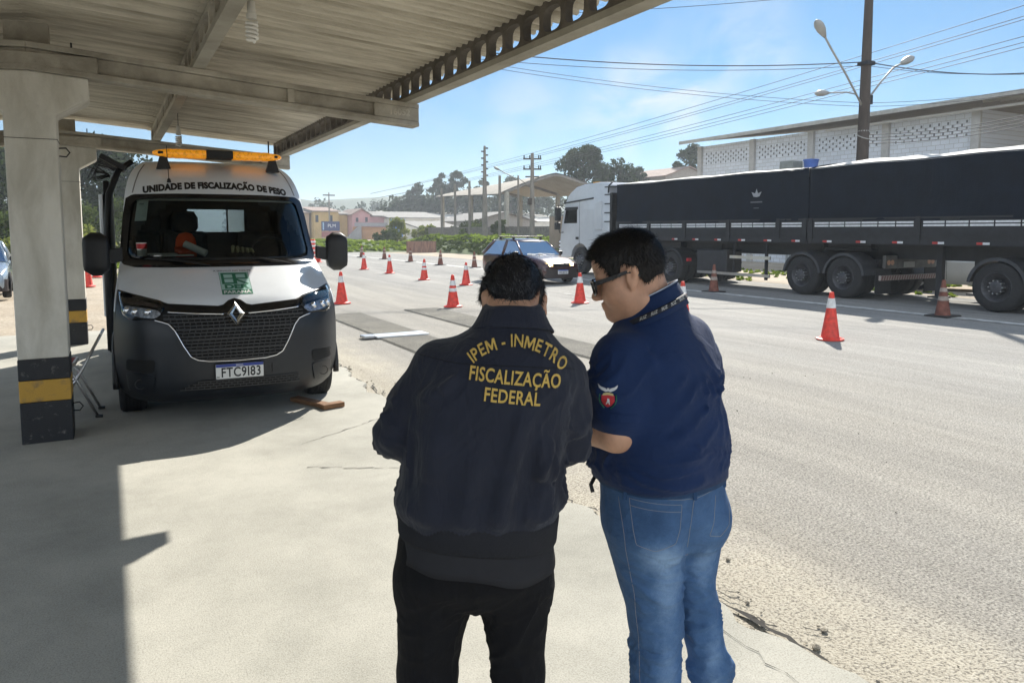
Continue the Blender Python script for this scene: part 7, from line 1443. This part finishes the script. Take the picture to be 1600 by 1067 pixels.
# jeans with faded seat and thighs
def denim():
    m = bpy.data.materials.new('faded_denim'); m.use_nodes = True; T = m.node_tree; b_ = T.nodes['Principled BSDF']; b_.inputs['Roughness'].default_value = .85; b_.inputs['Specular IOR Level'].default_value = .2; K = T.links.new
    at = N(T, 'ShaderNodeAttribute', attribute_name='wear'); c_ = N(T, 'ShaderNodeTexCoord'); n_ = N(T, 'ShaderNodeTexNoise', i_Scale=22, i_Detail=8, i_Roughness=.7); K(c_.outputs['Object'], n_.inputs[0]); n3 = N(T, 'ShaderNodeTexNoise', i_Scale=500, i_Detail=2); K(c_.outputs['Object'], n3.inputs[0])
    a1 = N(T, 'ShaderNodeMath', operation='MULTIPLY_ADD'); a1.inputs[1].default_value = .5; K(n_.outputs[0], a1.inputs[0]); a2 = N(T, 'ShaderNodeMath', operation='SUBTRACT'); a2.inputs[1].default_value = .25; K(at.outputs['Fac'], a2.inputs[0]); K(a2.outputs[0], a1.inputs[2]); a3 = N(T, 'ShaderNodeMath', operation='MULTIPLY_ADD'); a3.inputs[1].default_value = .16; K(n3.outputs[0], a3.inputs[0]); K(a1.outputs[0], a3.inputs[2])
    r = N(T, 'ShaderNodeValToRGB'); e = r.color_ramp.elements; e[0].position, e[1].position = .05, .95; e[0].color = (.027, .062, .14, 1); e[1].color = (.26, .39, .58, 1); k = r.color_ramp.elements.new(.45); k.color = (.070, .14, .275, 1); K(a3.outputs[0], r.inputs[0]); K(r.outputs[0], b_.inputs['Base Color'])
    bp = N(T, 'ShaderNodeBump', i_Strength=.3, i_Distance=.004); mq = N(T, 'ShaderNodeMapping'); mq.inputs['Scale'].default_value = (.5, 1, 1.3); K(c_.outputs['Object'], mq.inputs[0]); nw = N(T, 'ShaderNodeTexNoise', i_Scale=17, i_Detail=5, i_Distortion=1.3); K(mq.outputs[0], nw.inputs[0]); bw_ = N(T, 'ShaderNodeBump', i_Strength=.4, i_Distance=.03); K(nw.outputs[0], bw_.inputs['Height']); K(bw_.outputs[0], bp.inputs['Normal']); K(n3.outputs[0], bp.inputs['Height']); K(bp.outputs[0], b_.inputs['Normal']); return m
w_v = Vol((-.30, -.30, .05), (.36, .32, 1.0), .007)
w_v.trunk([(.77, .025, .0, .165, .135, PH), (.82, .024, 0, .184, .158, PH), (.88, .020, 0, .196, .168, PH), (.95, .014, 0, .194, .166, PH), (.985, .012, 0, .192, .165, PH)], .03, 2.25)
for pts, rs in LEGS2: w_v.chain(pts, rs, .025)
w_v.ell((-.035, -.105, .83), (.10, .085, .09), .04); w_v.ell((.125, -.03, .83), (.09, .085, .09), .04)
w_v.fold([(.062, -.17, .95), (.058, -.185, .87), (.062, -.15, .77), (.072, -.08, .70)], .014, -.018)
w_v.fold([(.072, -.10, .74), (.070, -.06, .62)], .012, -.014)
g_ = random.Random(3)
for k in range(16):
    z = .74 - k * .039; L_ = k % 2; x0 = (-.09 if L_ == 0 else .075) + g_.uniform(-.01, .01); q = interp(z, [.1, .33, .5, .74], [.05, .03, .0, 0]) ; dz = g_.uniform(-.03, .03)
    yq = -.14 if L_ == 0 else -.06; w_v.fold([(x0 + q * L_ * 2, yq + .02, z), (x0 + .06 + q * L_ * 1.6, yq + .005, z + dz), (x0 + .12 + q * L_ * 1.6, yq + .03, z + dz * .3)], g_.uniform(.009, .014), g_.uniform(.005, .010))
for z in (.515, .545, .49, .46): w_v.fold([(-.075, -.10, z), (-.01, -.13, z - .02), (.06, -.09, z + .005)], .010, .008)
for z in (.60, .57, .53, .50): w_v.fold([(.17, -.0, z), (.19, .03, z - .015)], .012, .010); w_v.fold([(.08, -.0, z - .02), (.13, -.02, z - .03)], .011, .007)
WV = cloth(w_v.mesh(2), [((1, .2, .18), .13, .040, .013, lambda x, y, z: np.clip((.64 - z) / .06, 0, 1)), ((1, .2, -.5), .13, .045, .010, lambda x, y, z: np.clip((.82 - z) / .06, 0, 1) * np.clip((z - .5) / .1, 0, 1))], 5); je = np_obj('jeans', WV, denim(), p2); WB = bvh(WV)
X_, Y_, Z_ = WV[0].T; gs = lambda cx, cz, sx, sz: np.exp(-((X_ - cx) / sx) ** 2 - ((Z_ - cz) / sz) ** 2) * (Y_ < .05)
wear = .26 + .42 * gs(-.02, .78, .06, .05) + .34 * gs(.01, .66, .045, .12) + .30 * gs(.14, .70, .04, .09) + .30 * gs(.02, .36, .04, .14) + .28 * gs(.18, .38, .035, .12) - .16 * gs(-.05, .88, .05, .05) + .1 * gs(.14, .85, .03, .06)
a_ = je.data.attributes.new('wear', 'FLOAT', 'POINT'); a_.data.foreach_set('value', wear.astype(np.float32))
th_ = mat('pale_stitching', (.23, .24, .27), .8, var=.2)
PK = [(-.108, .945), (-.100, .862), (-.092, .822), (-.04, .806), (.018, .826), (.030, .868), (.036, .935)]
for nm, P in (('pocket_seam', PK + [PK[0]]), ('pocket_seam', [(.150, .935), (.140, .86), (.128, .825), (.165, .815), (.196, .84), (.204, .90), (.206, .93)]), ('pocket_hem', [(-.106, .925), (.034, .915)]), ('yoke_seam', [(-.15, .955), (-.03, .955), (.072, .945), (.15, .955), (.20, .962)]), ('centre_seam', [(.078, .962), (.072, .93), (.062, .86), (.060, .80)]), ('side_seam', [(-.135, .94), (-.118, .80), (-.085, .65), (-.065, .50), (-.058, .32)])):
    obj(nm, thread(WB, P, .0009, .0005, 60), th_, je, smooth='all')
ring_band('waistband', [(.955, .014, 0, .1975, .170, PH, 0, 0), (.99, .012, 0, .1955, .168, PH, 0, 0)], je.data.materials[0], je, n=90, th=.005)
for x, z in ((-.12, .975), (.074, .98), (.19, .975)):
    q = onto(WB, x, z - .012, .009)
    if q is not None: obj('belt_loop', MB().box((q.x, q.y, q.z), (.012, .006, .048)), je.data.materials[0], je, bevel=.002)
shoe('shoe', -.01, -.03, 38, p2); shoe('shoe', .19, .055, 30, p2)
# phone clip strap at the hip
obj('key_strap', MB().tube([(-.19, -.02, .965), (-.205, -.04, .945), (-.20, -.05, .925)], .006, 6), M_['black'], p2)
# hair and sunglasses
def keep2(x, y, z, wx, wy, wz):
    zh = np.interp(np.clip(y, -.12, .13), [-.12, -.075, -.045, -.026, -.004, .012, .022, .045, .066, .085, .13], [-.078, -.070, -.048, .020, .042, .040, .012, .018, .060, .082, .088]); return (zh - z) * .7
HV2 = hair_cap(HM2, keep2, .008, lumps=.0024, seed=9, front=.004); hr2 = np_obj('hair', HV2, M_['hair'], p2)
vs, fs = hair_strands(HV2, 8000, .017, HM2 @ Vector((0, -.06, .13)), .0009, .32, 5, down=np.array(HM2.to_3x3() @ Vector((0, .1, -.6))), jit=.6); np_obj('hair_strands', (vs, fs), M_['hair'], hr2, False)
i_top = np.array([(HM2.inverted() @ Vector(p)) for p in HV2[0]]); m_ = (i_top[:, 2] > .085); fm = m_[HV2[1]].all(1)
vs, fs = hair_strands((HV2[0], HV2[1][fm]), 5000, .020, HM2 @ Vector((0, -.085, .10)), .0009, .4, 8, down=np.array(HM2.to_3x3() @ Vector((0, 1.2, .35))), jit=.5); np_obj('fringe_strands', (vs, fs), M_['hair'], hr2, False)
ga = thing('sunglasses', None, None); ga.parent = p2
def HP(x, y, z): return tuple(HM2 @ Vector((x, y, z)))
fm_ = mat('sunglass_frame', (.010, .010, .014), .25, var=0); gl_ = glass('sunglass_lens', (.10, .10, .11), .9)
for s in (-1, 1):
    R = [(s * .012, .112, .018), (s * .038, .109, .020), (s * .066, .098, .017), (s * .070, .096, .0), (s * .062, .100, -.018), (s * .038, .108, -.024), (s * .016, .112, -.016), (s * .011, .113, .0)]
    obj('rim', MB().tube([HP(*q) for q in R], .0032, 8, closed=True), fm_, ga, smooth='all'); obj('lens', MB().add([HP(*q) for q in R], [tuple(range(8))]), gl_, ga)
    obj('temple', MB().loft([[HP(s * x + s * w_, y, z + h_) for w_, h_ in ((-.002, -.0055 * k), (.002, -.0055 * k), (.002, .0055 * k), (-.002, .0055 * k))] for x, y, z, k in ((.0705, .096, .010, 1.25), (.0775, .05, .013, 1.1), (.0835, .0, .018, .8), (.084, -.02, .014, .6), (.082, -.035, -.004, .5))]), fm_, ga, smooth=True)
obj('bridge', MB().tube([HP(-.012, .112, .010), HP(0, .116, .013), HP(.012, .112, .010)], .003, 6), fm_, ga, smooth='all')
# eyebrows
for s in (-1, 1):
    vs, fs = [], []
    mb = MB()
    for k in range(70): x = s * rnd.uniform(.016, .052); z = .031 + .006 * sin((abs(x) - .016) / .036 * pi) + rnd.uniform(-.003, .003); y = .096 - (abs(x) - .016) * .35; mb.add([HP(x, y, z), HP(x + s * .002, y, z - .0012), HP(x + s * .007, y - .001, z + .003)], [(0, 1, 2)])
    obj('eyebrow', mb, M_['hair'], hr2)
# ---------------------------------------------------------------- air
hm = bpy.data.materials.new('haze'); hm.use_nodes = True; T = hm.node_tree; T.nodes.clear(); o_ = N(T, 'ShaderNodeOutputMaterial'); pv = N(T, 'ShaderNodeVolumePrincipled'); pv.inputs['Color'].default_value = (.86, .93, 1, 1); pv.inputs['Density'].default_value = .0010; pv.inputs['Anisotropy'].default_value = .2
T.links.new(pv.outputs[0], o_.inputs['Volume'])
hz = tag(obj('haze', MB().b2((-950, -350, -6), (950, 1600, 60)), hm), kind='stuff')
